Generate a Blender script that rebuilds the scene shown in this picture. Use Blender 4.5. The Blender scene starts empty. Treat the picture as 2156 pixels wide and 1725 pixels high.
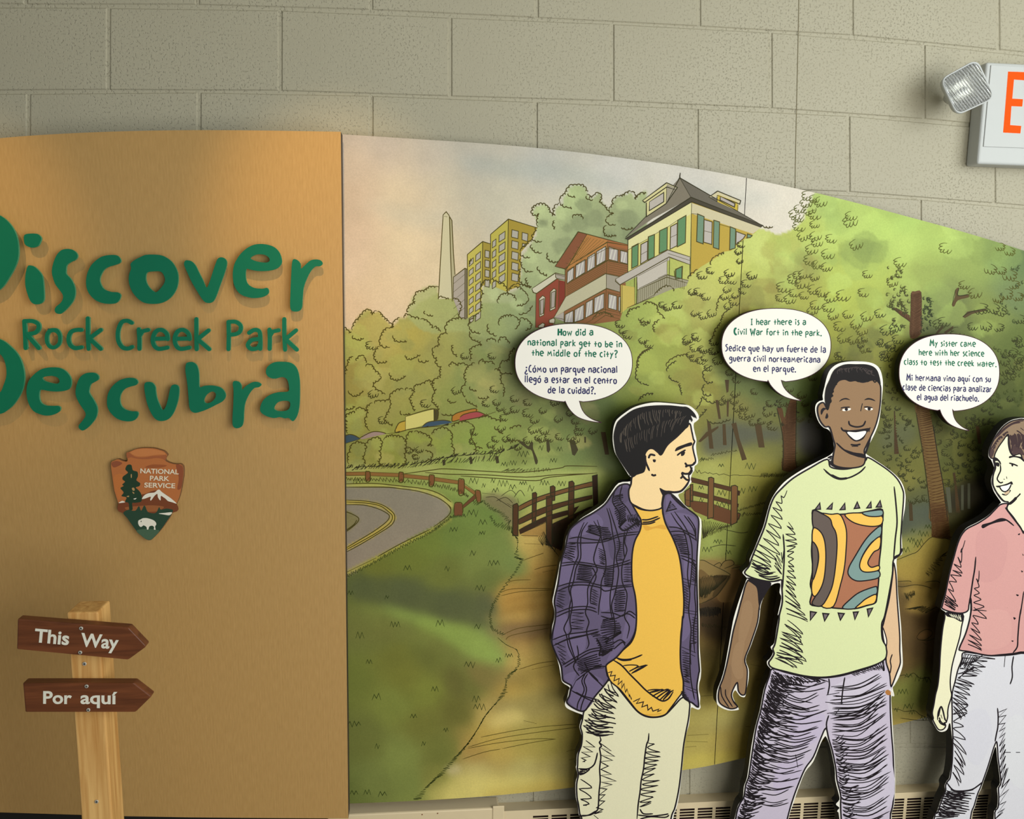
import bpy, math, random
import numpy as np
from mathutils import Vector, Matrix
from mathutils.geometry import tessellate_polygon

random.seed(7)
rng = np.random.default_rng(11)
SC = bpy.context.scene
COL = SC.collection
# ------------------------------------------------------------------ camera
W, H, F = 2156.0, 1725.0, 1750.0
DIST, EYE = 2.0, 1.60
YAW, PITCH, ROLL = math.atan(0.105), math.atan(0.1365), 0.0183
fwd = Vector((math.sin(YAW) * math.cos(PITCH), math.cos(YAW) * math.cos(PITCH), -math.sin(PITCH)))
r0 = fwd.cross(Vector((0, 0, 1))).normalized()
u0 = r0.cross(fwd).normalized()
RGT = r0 * math.cos(ROLL) + u0 * math.sin(ROLL)
UPV = u0 * math.cos(ROLL) - r0 * math.sin(ROLL)
cam_d = bpy.data.cameras.new('camera')
cam_d.sensor_fit = 'HORIZONTAL'
cam_d.sensor_width = 36.0
cam_d.lens = F / W * 36.0
cam_d.clip_start = 0.05
cam = bpy.data.objects.new('camera', cam_d)
COL.objects.link(cam)
m3 = Matrix((RGT, UPV, -fwd)).transposed()
cam.matrix_world = Matrix.Translation((0, -DIST, EYE)) @ m3.to_4x4()
SC.camera = cam
# ------------------------------------------------------------------ light
SC.view_settings.view_transform = 'Standard'
SC.view_settings.look = 'None'
SC.view_settings.exposure = -0.2
SC.view_settings.gamma = 1.0
wd = bpy.data.worlds.new('room_light'); SC.world = wd
wd.use_nodes = True
wd.node_tree.nodes['Background'].inputs[0].default_value = (0.80, 0.86, 0.86, 1)
wd.node_tree.nodes['Background'].inputs[1].default_value = 0.29

def aim(o, target):
    o.rotation_euler = (Vector(target) - o.location).to_track_quat('-Z', 'Y').to_euler()

def area(name, loc, target, sx, sy, energy, color):
    l = bpy.data.lights.new(name, 'AREA'); l.shape = 'RECTANGLE'
    l.size, l.size_y, l.energy, l.color = sx, sy, energy, color
    o = bpy.data.objects.new(name, l); COL.objects.link(o)
    o.location = loc; aim(o, target); return o

def spot(name, loc, target, energy, color, angle, blend, radius):
    l = bpy.data.lights.new(name, 'SPOT'); l.energy, l.color = energy, color
    l.spot_size, l.spot_blend, l.shadow_soft_size = math.radians(angle), blend, radius
    o = bpy.data.objects.new(name, l); COL.objects.link(o)
    o.location = loc; aim(o, target); return o

area('window_daylight', (2.5, -2.5, 2.2), (0.5, 0, 1.35), 1.8, 1.7, 62, (0.95, 1.0, 0.98))
area('rear_fill', (1.4, -2.9, 1.25), (0.65, 0, 0.95), 2.2, 1.9, 64, (1.0, 0.99, 0.94))  # added fill lamp behind the camera, lifts the figures and the lower mural
spot('track_spot', (-0.20, -1.15, 2.75), (-0.20, -0.1, 1.74), 66, (1.0, 0.66, 0.26), 28, 1.0, 0.02)
spot('track_spot', (-1.12, -1.15, 2.75), (-1.00, -0.1, 1.68), 52, (1.0, 0.68, 0.30), 27, 1.0, 0.02)
# ------------------------------------------------------------------ helpers
fw, rg, up = (np.array(v) for v in (fwd, RGT, UPV))
CAMP = np.array((0, -DIST, EYE))

def unp(pts, y):
    """points of the photograph (n,2) -> world points on the plane Y = y"""
    p = np.asarray(pts, float).reshape(-1, 2)
    d = fw * F + (p[:, :1] - W / 2) * rg - (p[:, 1:] - H / 2) * up
    t = (y + DIST) / d[:, 1:2]
    return CAMP + d * t

def at(x, y, Y):
    return Vector(unp([(x, y)], Y)[0])

def proj(v):
    d = np.array(v) - CAMP
    z = d @ fw
    return (W / 2 + F * (d @ rg) / z, H / 2 - F * (d @ up) / z)

REG = dict(X=(0, 0, 1), A1=(1250, 660, 4), A2=(1130, 1000, 4), A3=(1130, 1294, 4), B1=(1617, 700, 4), B2=(1400, 960, 4),
           B3=(1480, 1294, 4), G1=(1860, 860, 7.277), G2=(1860, 1060, 7.277), G3=(1860, 1280, 7.277), G4=(1840, 1480, 6.823),
           M1=(720, 280, 4), M2=(1100, 350, 4), M3=(1617, 380, 4), M4=(720, 650, 4), M5=(720, 1000, 4), M6=(720, 1294, 4),
           L=(0, 420, 2.9534), N=(200, 900, 6.633), S=(0, 1230, 3.485), E=(1940, 90, 5.565))

def P(s, reg=None):
    """'A1 10,20 30,40 A2 5,5' -> list of photo points"""
    ox, oy, k = REG[reg or 'X']
    out = []
    for t in s.split():
        if ',' not in t:
            ox, oy, k = REG[t]
        else:
            a, b = t.split(',')
            out.append((ox + float(a) / k, oy + float(b) / k))
    return out

def cat(pts, closed=False, n=4):
    """Catmull-Rom through points"""
    p = [np.array(q, float) for q in pts]
    if len(p) < 3: return [tuple(q) for q in p]
    N = len(p); out = []
    segs = N if closed else N - 1
    for i in range(segs):
        if closed: a, b, c, d = p[i - 1], p[i], p[(i + 1) % N], p[(i + 2) % N]
        else: a, b, c, d = p[max(i - 1, 0)], p[i], p[i + 1], p[min(i + 2, N - 1)]
        for k in range(n):
            t = k / n
            out.append(tuple(0.5 * (2 * b + (c - a) * t + (2 * a - 5 * b + 4 * c - d) * t * t + (3 * b - a - 3 * c + d) * t ** 3)))
    if not closed: out.append(tuple(p[-1]))
    return out

def lin(c):
    c = np.asarray(c, float) / 255.0
    return np.where(c <= 0.04045, c / 12.92, ((c + 0.055) / 1.055) ** 2.4)

def tess(loops):
    v = [[Vector((x, y, 0)) for x, y in l] for l in loops]
    return tessellate_polygon(v)

def area2(l):
    return sum(l[i - 1][0] * l[i][1] - l[i][0] * l[i - 1][1] for i in range(len(l)))

# ---- materials
def new_mat(name):
    m = bpy.data.materials.new(name); m.use_nodes = True
    nt = m.node_tree
    return m, nt, nt.nodes['Principled BSDF']

def N_(nt, t, **kw):
    n = nt.nodes.new(t)
    for k, v in kw.items(): setattr(n, k, v)
    return n

def plain(name, rgb, rough=0.5, spec=0.4, metal=0.0, var=0.06, scale=40, bump=0.0, bscale=300):
    """flat colour with a faint procedural mottling"""
    m, nt, b = new_mat(name)
    tc = N_(nt, 'ShaderNodeTexCoord'); no = N_(nt, 'ShaderNodeTexNoise')
    no.inputs['Scale'].default_value = scale; no.inputs['Detail'].default_value = 4
    mix = N_(nt, 'ShaderNodeMix', data_type='RGBA')
    c = lin(rgb)
    mix.inputs[6].default_value = (*[float(x) for x in c * (1 - var)], 1)
    mix.inputs[7].default_value = (*[float(min(1, x)) for x in c * (1 + var)], 1)
    nt.links.new(tc.outputs['Object'], no.inputs['Vector'])
    nt.links.new(no.outputs['Fac'], mix.inputs[0]); nt.links.new(mix.outputs[2], b.inputs['Base Color'])
    b.inputs['Roughness'].default_value = rough; b.inputs['Metallic'].default_value = metal
    b.inputs['Specular IOR Level'].default_value = spec
    if bump:
        n2 = N_(nt, 'ShaderNodeTexNoise'); n2.inputs['Scale'].default_value = bscale
        bp = N_(nt, 'ShaderNodeBump'); bp.inputs['Strength'].default_value = bump; bp.inputs['Distance'].default_value = 0.001
        nt.links.new(tc.outputs['Object'], n2.inputs['Vector']); nt.links.new(n2.outputs['Fac'], bp.inputs['Height'])
        nt.links.new(bp.outputs['Normal'], b.inputs['Normal'])
    return m

def print_mat(name, rough=0.5, grain=0.05, scale=420):
    """printed ink: the print's own colours with paper grain"""
    m, nt, b = new_mat(name)
    at_ = N_(nt, 'ShaderNodeVertexColor', layer_name='ink')
    tc = N_(nt, 'ShaderNodeTexCoord'); no = N_(nt, 'ShaderNodeTexNoise')
    no.inputs['Scale'].default_value = scale; no.inputs['Detail'].default_value = 8; no.inputs['Roughness'].default_value = 0.7
    mr = N_(nt, 'ShaderNodeMapRange')
    mr.inputs[1].default_value = 0.3; mr.inputs[2].default_value = 0.7
    mr.inputs[3].default_value = 1 - grain; mr.inputs[4].default_value = 1 + grain
    vm = N_(nt, 'ShaderNodeVectorMath', operation='SCALE')
    nt.links.new(tc.outputs['Object'], no.inputs['Vector']); nt.links.new(no.outputs['Fac'], mr.inputs[0])
    nt.links.new(at_.outputs['Color'], vm.inputs[0]); nt.links.new(mr.outputs[0], vm.inputs['Scale'])
    nt.links.new(vm.outputs[0], b.inputs['Base Color'])
    b.inputs['Roughness'].default_value = rough; b.inputs['Specular IOR Level'].default_value = 0.12
    return m

M_PRINT = print_mat('printed_ink')
M_MURAL = print_mat('mural_print', rough=0.38, grain=0.09, scale=260)

# ---- objects
def tag(o, label=None, cat_=None, group=None, kind=None):
    if label: o['label'] = label
    if cat_: o['category'] = cat_
    if group: o['group'] = group
    if kind: o['kind'] = kind
    return o

def link(name, me, parent=None):
    o = bpy.data.objects.new(name, me); COL.objects.link(o)
    if parent is not None:
        o.parent = parent; o.matrix_parent_inverse = Matrix.Translation(-Vector(parent.location)) if parent.rotation_euler.to_quaternion().angle < 1e-6 else parent.matrix_basis.inverted()
    return o

def empty(name, loc, label, cat_, group=None):
    o = bpy.data.objects.new(name, None); COL.objects.link(o)
    o.empty_display_size = 0.05; o.location = loc
    return tag(o, label, cat_, group)

def mesh_obj(name, v, f, mats, parent=None, mi=None, smooth=False):
    me = bpy.data.meshes.new(name)
    me.from_pydata([tuple(map(float, q)) for q in v], [], [tuple(q) for q in f])
    for m in (mats if isinstance(mats, (list, tuple)) else [mats]): me.materials.append(m)
    if mi is not None: me.polygons.foreach_set('material_index', mi)
    if smooth: me.polygons.foreach_set('use_smooth', [True] * len(me.polygons))
    me.update()
    return link(name, me, parent)

class MB:
    """collects boxes, prisms and slabs into one mesh"""
    def __init__(s): s.v, s.f, s.mi = [], [], []
    def add(s, v, f, mi=0):
        o = len(s.v); s.v += [tuple(q) for q in v]; s.f += [tuple(o + i for i in q) for q in f]; s.mi += [mi] * len(f)
    def box(s, x0, x1, y0, y1, z0, z1, mi=0):
        v = [(x, y, z) for z in (z0, z1) for y in (y0, y1) for x in (x0, x1)]
        s.add(v, [(0, 2, 3, 1), (4, 5, 7, 6), (0, 1, 5, 4), (2, 6, 7, 3), (0, 4, 6, 2), (1, 3, 7, 5)], mi)
    def slab(s, loops, yf, yb, mi_front=0, mi_side=0, bevel=0.0):
        """outline(s) traced in photo points on plane yf, with real thickness back to yb"""
        tri = tess(loops)
        fl = [unp(l, yf) for l in loops]
        flat = np.vstack(fl); n = len(flat)
        back = flat.copy(); back[:, 1] = yb
        o = len(s.v)
        s.v += [tuple(q) for q in flat] + [tuple(q) for q in back]
        for t in tri:
            a, b, c = (flat[i] for i in t)
            nn = np.cross(b - a, c - a)[1]
            t = tuple(t) if nn < 0 else tuple(reversed(t))
            s.f.append(tuple(o + i for i in t)); s.mi.append(mi_front)
            s.f.append(tuple(o + n + i for i in reversed(t))); s.mi.append(mi_side)
        k = 0
        for l in fl:
            m = len(l); cw = sum(l[i - 1][0] * l[i][2] - l[i][0] * l[i - 1][2] for i in range(m)) < 0
            if k > 0: cw = not cw if False else cw
            for i in range(m):
                a, b = k + i, k + (i + 1) % m
                q = (o + a, o + b, o + n + b, o + n + a)
                s.f.append(q); s.mi.append(mi_side)
            k += m
    def build(s, name, mats, parent=None, smooth=False, fix=True):
        o = mesh_obj(name, s.v, s.f, mats, parent, s.mi, smooth)
        if fix:
            import bmesh
            bm = bmesh.new(); bm.from_mesh(o.data)
            bmesh.ops.remove_doubles(bm, verts=bm.verts, dist=1e-6)
            bmesh.ops.recalc_face_normals(bm, faces=bm.faces)
            bm.to_mesh(o.data); bm.free()
        return o

def bevel(o, w, seg=2):
    b = o.modifiers.new('edge', 'BEVEL'); b.width = w; b.segments = seg; b.limit_method = 'ANGLE'
    return o

def cyl(center, axis, r, h, n=20):
    """verts/faces of a capped cylinder from center along axis"""
    a = Vector(axis).normalized(); t = a.orthogonal().normalized(); b = a.cross(t)
    v = []
    for k in (0, 1):
        for i in range(n):
            g = 2 * math.pi * i / n
            v.append(Vector(center) + a * h * k + (t * math.cos(g) + b * math.sin(g)) * r)
    f = [(i, (i + 1) % n, n + (i + 1) % n, n + i) for i in range(n)] + [tuple(reversed(range(n))), tuple(range(n, 2 * n))]
    return v, f

class Art:
    """printed drawing on a flat board at Y = y0: every fill is one layer of ink"""
    STEP = 0.00004
    def __init__(s, y0):
        s.y0 = y0; s.V, s.Fc, s.C, s.n = [], [], [], 0
        s.B = np.zeros((4096, 4)); s.Ly = np.zeros(4096, int); s.Ln = np.zeros(4096, bool); s.k = 0
    def up(s): pass
    def _emit(s, pts, faces, col, is_line=False):
        """each shape lies one ink layer above whatever it is printed over"""
        p = np.asarray(pts, float); x0, y0 = p.min(0); x1, y1 = p.max(0); k = s.k
        hit = (s.B[:k, 0] < x1) & (s.B[:k, 2] > x0) & (s.B[:k, 1] < y1) & (s.B[:k, 3] > y0)
        if is_line: hit &= ~s.Ln[:k]
        ly = int(s.Ly[:k][hit].max()) + 1 if hit.any() else 1
        if k >= len(s.Ly):
            s.B = np.vstack([s.B, s.B * 0]); s.Ly = np.r_[s.Ly, s.Ly * 0]; s.Ln = np.r_[s.Ln, s.Ln & False]
        s.B[k] = (x0, y0, x1, y1); s.Ly[k] = ly; s.Ln[k] = is_line; s.k += 1
        w = unp(p, s.y0 - s.STEP * (ly + (k % 5) * 0.12))
        if is_line:      # a pen line rises a hair along its length where it crosses itself
            h = len(w) // 2; w[:, 1] -= s.STEP * 0.4 * np.tile(np.arange(h) / h, 2)
        s.V.append(w)
        for f in faces: s.Fc.append([i + s.n for i in f])
        s.C += [lin(col)] * len(faces)
        s.n += len(w)
    def fill(s, col, pts, smooth=True, holes=(), n=4):
        if isinstance(pts, str): pts = P(pts)
        lp = [cat(pts, True, n) if smooth else list(pts)]
        for h in holes: lp.append(cat(P(h) if isinstance(h, str) else h, True, n) if smooth else P(h))
        s.up()
        flat = [q for l in lp for q in l]
        tris = []
        for t in tess(lp):
            a, b, c = (flat[i] for i in t)
            cr = (b[0] - a[0]) * (c[1] - a[1]) - (b[1] - a[1]) * (c[0] - a[0])
            tris.append(tuple(t) if cr < 0 else tuple(reversed(t)))
        s._emit(flat, tris, col)
        return lp[0]
    def line(s, w, col, pts, smooth=True, taper=0.5, closed=False, n=4, dup=False):
        """ink line of width w px with tapering ends"""
        if isinstance(pts, str): pts = P(pts)
        if smooth and len(pts) > 2: pts = cat(pts, closed, n)
        p = np.array(pts, float)
        if closed: p = np.vstack([p, p[:1]])
        if len(p) < 2: return
        sg = np.diff(p, axis=0); sl = np.hypot(sg[:, 0], sg[:, 1])
        keep = np.r_[True, sl > 1e-4]; p = p[keep]
        if len(p) < 2: return
        sg = np.diff(p, axis=0); sg /= np.hypot(sg[:, 0], sg[:, 1])[:, None]
        sn = np.stack([-sg[:, 1], sg[:, 0]], 1)
        n1 = np.vstack([sn[-1:] if closed else sn[:1], sn]); n2 = np.vstack([sn, sn[:1] if closed else sn[-1:]])
        nr = n1 + n2; q_ = np.hypot(nr[:, 0], nr[:, 1])[:, None]
        nr = np.where(q_ > 0.25, nr / np.maximum(q_, 1e-6), n1)
        nr = nr * np.clip(1.0 / np.maximum((nr * n1).sum(1), 0.3), 1, 1.9)[:, None]
        t = np.linspace(0, 1, len(p))
        ww = np.full(len(p), w * 0.5)
        if taper and not closed:
            ww *= np.clip(np.minimum(t, 1 - t) * 6 + (1 - taper), 0, 1)
        a, b = p + nr * ww[:, None], p - nr * ww[:, None]
        m = len(p)
        s._emit(np.vstack([a, b]), [(i, i + 1, m + i + 1, m + i) for i in range(m - 1)], col, True)
    def lines(s, w, col, txt, reg='X', **k):
        for q in txt.split(';'):
            pp = P(q, reg)
            if len(pp) > 1: s.line(w, col, pp, **k)
    def dot(s, r, col, pts, ry=None):
        for (x, y) in (P(pts) if isinstance(pts, str) else pts):
            q = [(x + r * math.cos(a), y + (ry or r) * math.sin(a)) for a in np.linspace(0, 6.283, 11)[:-1]]
            s._emit(q, [tuple(range(9, -1, -1))], col)
    def hatch(s, w, col, a, b, n, reg='X', jit=0.12, curve=0.0, taper=0.3):
        """zigzag scribble between rail a and rail b"""
        A, B = np.array(cat(P(a, reg), n=6)), np.array(cat(P(b, reg), n=6))
        def pick(R, t):
            k = t * (len(R) - 1); i = min(int(k), len(R) - 2); return R[i] * (1 - k + i) + R[i + 1] * (k - i)
        pts = []; n = max(3, int(n * 0.72)); w *= 0.86
        for i in range(n):
            j = lambda: random.uniform(-jit, jit)
            p, q = pick(A, min(max((i + j()) / max(n - 1, 1), 0), 1)), pick(B, min(max((i + 0.5 + j()) / max(n - 1, 1), 0), 1))
            e = q - p
            p = p + e * j() * 0.5; q = q + e * j()
            mid = (p + q) / 2 + np.array([-e[1], e[0]]) * curve
            pts += [tuple(p), tuple(mid), tuple(q)]
        s.line(w, col, pts, smooth=abs(curve) > 0, taper=taper, n=3)
    def strokes(s, w, col, a, b, n, reg='X', jit=0.1, curve=0.15, lo=0.7):
        """n separate pen strokes from rail a towards rail b"""
        A, B = np.array(cat(P(a, reg), n=6)), np.array(cat(P(b, reg), n=6))
        for i in range(n):
            t = min(max((i + random.uniform(-.4, .4)) / max(n - 1, 1), 0), 1)
            k = t * (len(A) - 1.001); p = A[int(k)] * (1 - k % 1) + A[int(k) + 1] * (k % 1)
            t2 = min(max(t + random.uniform(-jit, jit) * .3, 0), 1)
            k = t2 * (len(B) - 1.001); q = B[int(k)] * (1 - k % 1) + B[int(k) + 1] * (k % 1)
            e = q - p; q = p + e * random.uniform(lo, 1.0); p = p + e * random.uniform(0, jit)
            m = (p + q) / 2 + np.array([-e[1], e[0]]) * curve * random.uniform(.6, 1.3)
            s.line(w * random.uniform(.75, 1.2), col, [tuple(p), tuple(m), tuple(q)], taper=0.7, n=5)
    def scallop(s, w, col, path, amp=3.0, wl=9.0, reg='X', skip=0.06, side=1):
        """loopy foliage outline along a path (bumps to the left of travel)"""
        R = np.array(cat(P(path, reg) if isinstance(path, str) else path, n=8))
        seg = np.hypot(*np.diff(R, axis=0).T); cum = np.r_[0, np.cumsum(seg)]
        L = cum[-1]; x = 0.0; cur = []
        ch = R - (R[0] + R[-1]) / 2; cv = float((ch[:, 0] * (R[-1] - R[0])[1] - ch[:, 1] * (R[-1] - R[0])[0]).sum())
        side = 1 if cv >= 0 else -1          # bumps on the convex side
        while x < L - 1:
            l = wl * random.uniform(.6, 1.35); x2 = min(x + l, L)
            p, q = (np.array([np.interp(v, cum, R[:, k]) for k in (0, 1)]) for v in (x, x2))
            e = (q - p); nrm = side * np.array([e[1], -e[0]]) / (np.hypot(*e) + 1e-6)
            h = amp * random.uniform(.55, 1.25); sk = random.uniform(-.1, .25)
            cur += [tuple(p + e * (.5 - .5 * math.cos(t) + sk * math.sin(t)) + nrm * h * math.sin(t)) for t in (.0, .5, 1.05, 1.6, 2.1, 2.65)]
            if random.random() < skip:
                s.line(w, col, cur, smooth=False); cur = []
            x = x2
        if len(cur) > 2: s.line(w, col, cur, smooth=False)
    LEAF = [(.5, 0), (.3, .07), (.1, .24), (.02, .38), (.12, .44), (.25, .4), (.12, .52), (.04, .66), (.12, .74), (.28, .7), (.19, .83), (.2, .95), (.28, .98), (.38, .85), (.45, .6), (.41, .82), (.46, .98), (.54, .94), (.65, .76), (.7, .55), (.67, .78), (.72, .94), (.8, .88), (.91, .68), (.95, .48)]
    def leaf(s, x, y, k, w=1.5, col=(70, 68, 22), rot=0.0, flip=False, part=1.0):
        n = max(5, int(len(s.LEAF) * part)); c, q = math.cos(rot), math.sin(rot); pts = []
        for a, b in s.LEAF[:n]:
            a += random.uniform(-.025, .025); b += random.uniform(-.025, .025)
            a, b = (a - .45) * k * (-1 if flip else 1), (b - .5) * k * .72
            pts.append((x + a * c - b * q, y + a * q + b * c))
        s.line(w, col, pts, n=2)
    def build(s, name, mat, parent=None):
        me = bpy.data.meshes.new(name)
        v = np.vstack(s.V)
        me.from_pydata(v.tolist(), [], s.Fc)
        me.materials.append(mat)
        ca = me.color_attributes.new('ink', 'FLOAT_COLOR', 'CORNER')
        ln = [len(f) for f in s.Fc]
        c = np.repeat(np.array(s.C), ln, axis=0)
        c = np.concatenate([c, np.ones((len(c), 1))], 1).astype(np.float32)
        ca.data.foreach_set('color', c.ravel())
        me.update()
        return link(name, me, parent)

# hand-lettered stroke alphabet: x-height 9, capitals 14
GL = {
 'a': (8.6, '1,8 3,9.6 6,9.4 7,7 7,0;7,5.4 3,5.5 1,3.5 1.5,1 4,0 7,2'), 'b': (8, '1,13 1,0;1,5.5 4,6.8 6.5,5 6.2,2 4,0 1,0.5'),
 'c': (7.4, '6,9 3,9.5 1,6 1,3 3,.3 6,.5'), 'd': (8.2, '6.5,14 6.5,0;6.5,7 3,8 1,5 1,2 3,0 6.5,1.5'),
 'e': (8.6, '1,5 7.2,5.5 6.6,8.5 4,10 1.5,8 1,4 2.5,1 5,0 7,.8'), 'f': (6.6, '6.2,14 3.8,14 2.5,11 2.5,0;.3,7.3 5.5,7.3'),
 'g': (8.2, '6.5,8 4,9.5 1.5,8 1,5 3,3.5 6,4.5 6.5,8 6.5,0 5.5,-3.5 3,-4.5 1,-3.5'), 'h': (8.2, '1,14 1.2,0;1.2,6 4,8.5 6.5,7 6.6,0'),
 'i': (4.6, '2,8 2,0;@2,11.6'), 'k': (7.8, '1,14 1,0;6,9 1.2,4.5;2,5 6.5,0'), 'l': (4.2, '1.8,14.5 1.8,0'),
 'm': (11.6, '1,0 2,9 5,4 8,9.5 10,0'), 'n': (8.4, '1,9 1.2,0;1.2,6 4,9 6.5,7.5 7,0'), 'o': (8.6, '4,9 1.4,7 1,3 3,0 6,.5 7.2,4 6.5,7.5 4,9'),
 'p': (8, '1,9 1,-5;1,8 4,9.5 6.5,7.5 6,4.5 3.5,3 1,4'), 'q': (8.6, '6.5,8.5 6.5,-5 7.8,-3.5;6.5,8 3,9 1,6 1.5,2.5 4,1.5 6.5,3.5'),
 'r': (7, '1,9 1,0;1,5.5 3,8.5 6,8.8'), 's': (6.4, '5.2,9.5 2.5,9 2,6.8 4.5,4.5 4.8,2 3,0 1,-1'), 't': (7.2, '3.2,11.5 3.2,0;0,6.3 6.5,6.3'),
 'u': (8.2, '1,9 1.2,3 3,0 5.5,.8 6.5,4 6.8,9'), 'v': (7.4, '.5,9 3.5,.3 6.5,9.5'), 'w': (10.6, '.5,9 2.5,.5 5,6.5 7.5,.5 9.5,9.5'),
 'y': (8, '1,9 3.8,3.5;7,9.5 3.8,3.5 1.2,-4'), 'z': (7.6, '1,9 6,9 1,.5 6.5,.5'), 'H': (9, '1,14 1,0;7.5,14 7.5,0;1,7 7.5,7.5'),
 'C': (7.6, '6,14 3,13.5 1,8 1.5,3 4,0 6.5,1'), 'I': (6.4, '2.7,13 2.7,0;.5,13 5,13;.5,0 5,0'), 'M': (12, '1,0 2,14 6,6 9.5,13.5 10.5,0'),
 'S': (8, '7,14 3,13.5 2.5,10.5 6,6.5 5.5,2 3,0 1,-1'), 'W': (12.4, '.5,14 3.5,0 6.5,9 9,0 11.5,14.5'),
 '?': (7.6, '1,12 3,14.5 6,13.5 6.5,10.5 3.5,7 3.5,3.5;@3.5,.3'), '¿': (8, '@4,9.4;4,5.5 4,2 1.5,-.5 1.5,-3.5 4.5,-4.5 7,-3'),
 '.': (4, '@1.6,.3'), 'í': (5, '2,8 2,0;1.8,11 4,14'), 'ó': (8.6, '4,9 1.4,7 1,3 3,0 6,.5 7.2,4 6.5,7.5 4,9;4,11 6.2,14'), ' ': (5.2, '')}
SHARP = set('mkvwyzMWHIt')

def write(art, text, x0, x1, yb0, yb1, col, w=2.3, sy=1.05, bold=''):
    tot = sum(GL[c][0] for c in text); k = (x1 - x0) / tot; x = 0.0
    for ch in text:
        adv, st = GL[ch]
        for q in st.split(';'):
            if not q: continue
            dot = q[0] == '@'; q = q.lstrip('@')
            pts = [tuple(map(float, t.split(','))) for t in q.split()]
            o = []
            for a, b in pts:
                a += random.uniform(-.25, .25); b += random.uniform(-.25, .25)
                px = x0 + (x + a * .86 + adv * .07) * k; u = (px - x0) / (x1 - x0)
                o.append((px, yb0 + (yb1 - yb0) * u - b * sy))
            if dot: art.dot(w * .72, col, o); continue
            art.line(w * (1.7 if ch in bold else 1), col, o, smooth=ch not in SHARP, taper=0.15, n=5)
        x += adv
# ------------------------------------------------------------------ block wall
def mat_block():
    m, nt, b = new_mat('painted_block')
    tc = N_(nt, 'ShaderNodeTexCoord')
    big = N_(nt, 'ShaderNodeTexNoise'); big.inputs['Scale'].default_value = 3.2; big.inputs['Detail'].default_value = 3
    fine = N_(nt, 'ShaderNodeTexNoise'); fine.inputs['Scale'].default_value = 170; fine.inputs['Detail'].default_value = 5; fine.inputs['Roughness'].default_value = 0.6
    pit = N_(nt, 'ShaderNodeTexNoise'); pit.inputs['Scale'].default_value = 210; pit.inputs['Detail'].default_value = 2
    ramp = N_(nt, 'ShaderNodeValToRGB')
    ramp.color_ramp.elements[0].position = 0.31; ramp.color_ramp.elements[1].position = 0.42
    for n in (big, fine, pit): nt.links.new(tc.outputs['Object'], n.inputs['Vector'])
    nt.links.new(pit.outputs['Fac'], ramp.inputs['Fac'])
    mul = N_(nt, 'ShaderNodeMath', operation='MULTIPLY_ADD')
    # rough patches are more pitted than the filled smooth ones
    mr = N_(nt, 'ShaderNodeMapRange'); mr.inputs[1].default_value = 0.4; mr.inputs[2].default_value = 0.6; mr.inputs[1].default_value = 0.3; mr.inputs[2].default_value = 0.7; mr.inputs[3].default_value = 0.35; mr.inputs[4].default_value = 0.7
    nt.links.new(big.outputs['Fac'], mr.inputs[0])
    add = N_(nt, 'ShaderNodeMath', operation='ADD')
    hf = N_(nt, 'ShaderNodeMath', operation='MULTIPLY'); hf.inputs[1].default_value = 0.5
    nt.links.new(fine.outputs['Fac'], hf.inputs[0]); nt.links.new(ramp.outputs['Color'], add.inputs[0]); nt.links.new(hf.outputs[0], add.inputs[1])
    bp = N_(nt, 'ShaderNodeBump'); bp.inputs['Distance'].default_value = 0.0028
    nt.links.new(mr.outputs[0], bp.inputs['Strength']); nt.links.new(add.outputs[0], bp.inputs['Height'])
    nt.links.new(bp.outputs['Normal'], b.inputs['Normal'])
    mix = N_(nt, 'ShaderNodeMix', data_type='RGBA')
    mix.inputs[6].default_value = (*map(float, lin((163, 157, 136))), 1); mix.inputs[7].default_value = (*map(float, lin((174, 169, 148))), 1)
    nt.links.new(big.outputs['Fac'], mix.inputs[0]); nt.links.new(mix.outputs[2], b.inputs['Base Color'])
    b.inputs['Roughness'].default_value = 0.5; b.inputs['Specular IOR Level'].default_value = 0.3
    return m
M_BLOCK = mat_block()
L1X = [-900, 0, 423, 780, 949, 1289, 1476, 1676, 1922, 2156, 3000]
L1Y = [196, 194, 191, 198, 206, 216, 226, 232.5, 251, 274, 352]
def course(k, x):
    """photo y of mortar line k (1 = the line just above the mural) at photo x"""
    y = np.interp(x, L1X, L1Y); h = 187 - 0.0100 * (x + 0)
    return y + (k - 1) * (h - 5 if k < 1 else h - 3)
JA = [-872, -505, -140, 229, 590, 947, 1288, 1621, 1943, 2250, 2545, 2830]       # joints of even courses
JB = [-1055, -690, -322, 58, 418, 781, 1128, 1468, 1788, 2095, 2398, 2690]       # joints of odd courses
wall = MB()
g = 0.0030            # half joint width
for k in range(-5, 12):
    J = JA if k % 2 == 0 else JB
    for i in range(len(J) - 1):
        a, b = J[i] + (k - 0.5) * -3.2 * ((J[i] - 844) / 900), J[i + 1] + (k - 0.5) * -3.2 * ((J[i + 1] - 844) / 900)
        q = unp([(a, course(k, a)), (b, course(k, b)), (b, course(k + 1, b)), (a, course(k + 1, a))], 0.0)
        (x0, _, z1), (x1, _, z1b), (x1b, _, z0b), (x0b, _, z0) = q
        if max(z1, z1b) < 0.02: continue
        o = [(x0 + g, z1 - g), (x1 - g, z1b - g), (x1b - g, z0b + g), (x0b + g, z0 + g)]
        e = 0.0028
        inn = [(o[0][0] + e, o[0][1] - e), (o[1][0] - e, o[1][1] - e), (o[2][0] - e, o[2][1] + e), (o[3][0] + e, o[3][1] + e)]
        v = [(x, 0.0034, z) for x, z in o] + [(x, 0.0, z) for x, z in inn]
        wall.add(v, [(4, 5, 6, 7)] + [(j, (j + 1) % 4, 4 + (j + 1) % 4, 4 + j) for j in range(4)])
wall.box(-2.6, 3.4, 0.0028, 0.15, 0.0, 3.05)
wb = wall.build('wall_back', M_BLOCK, fix=False)
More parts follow.
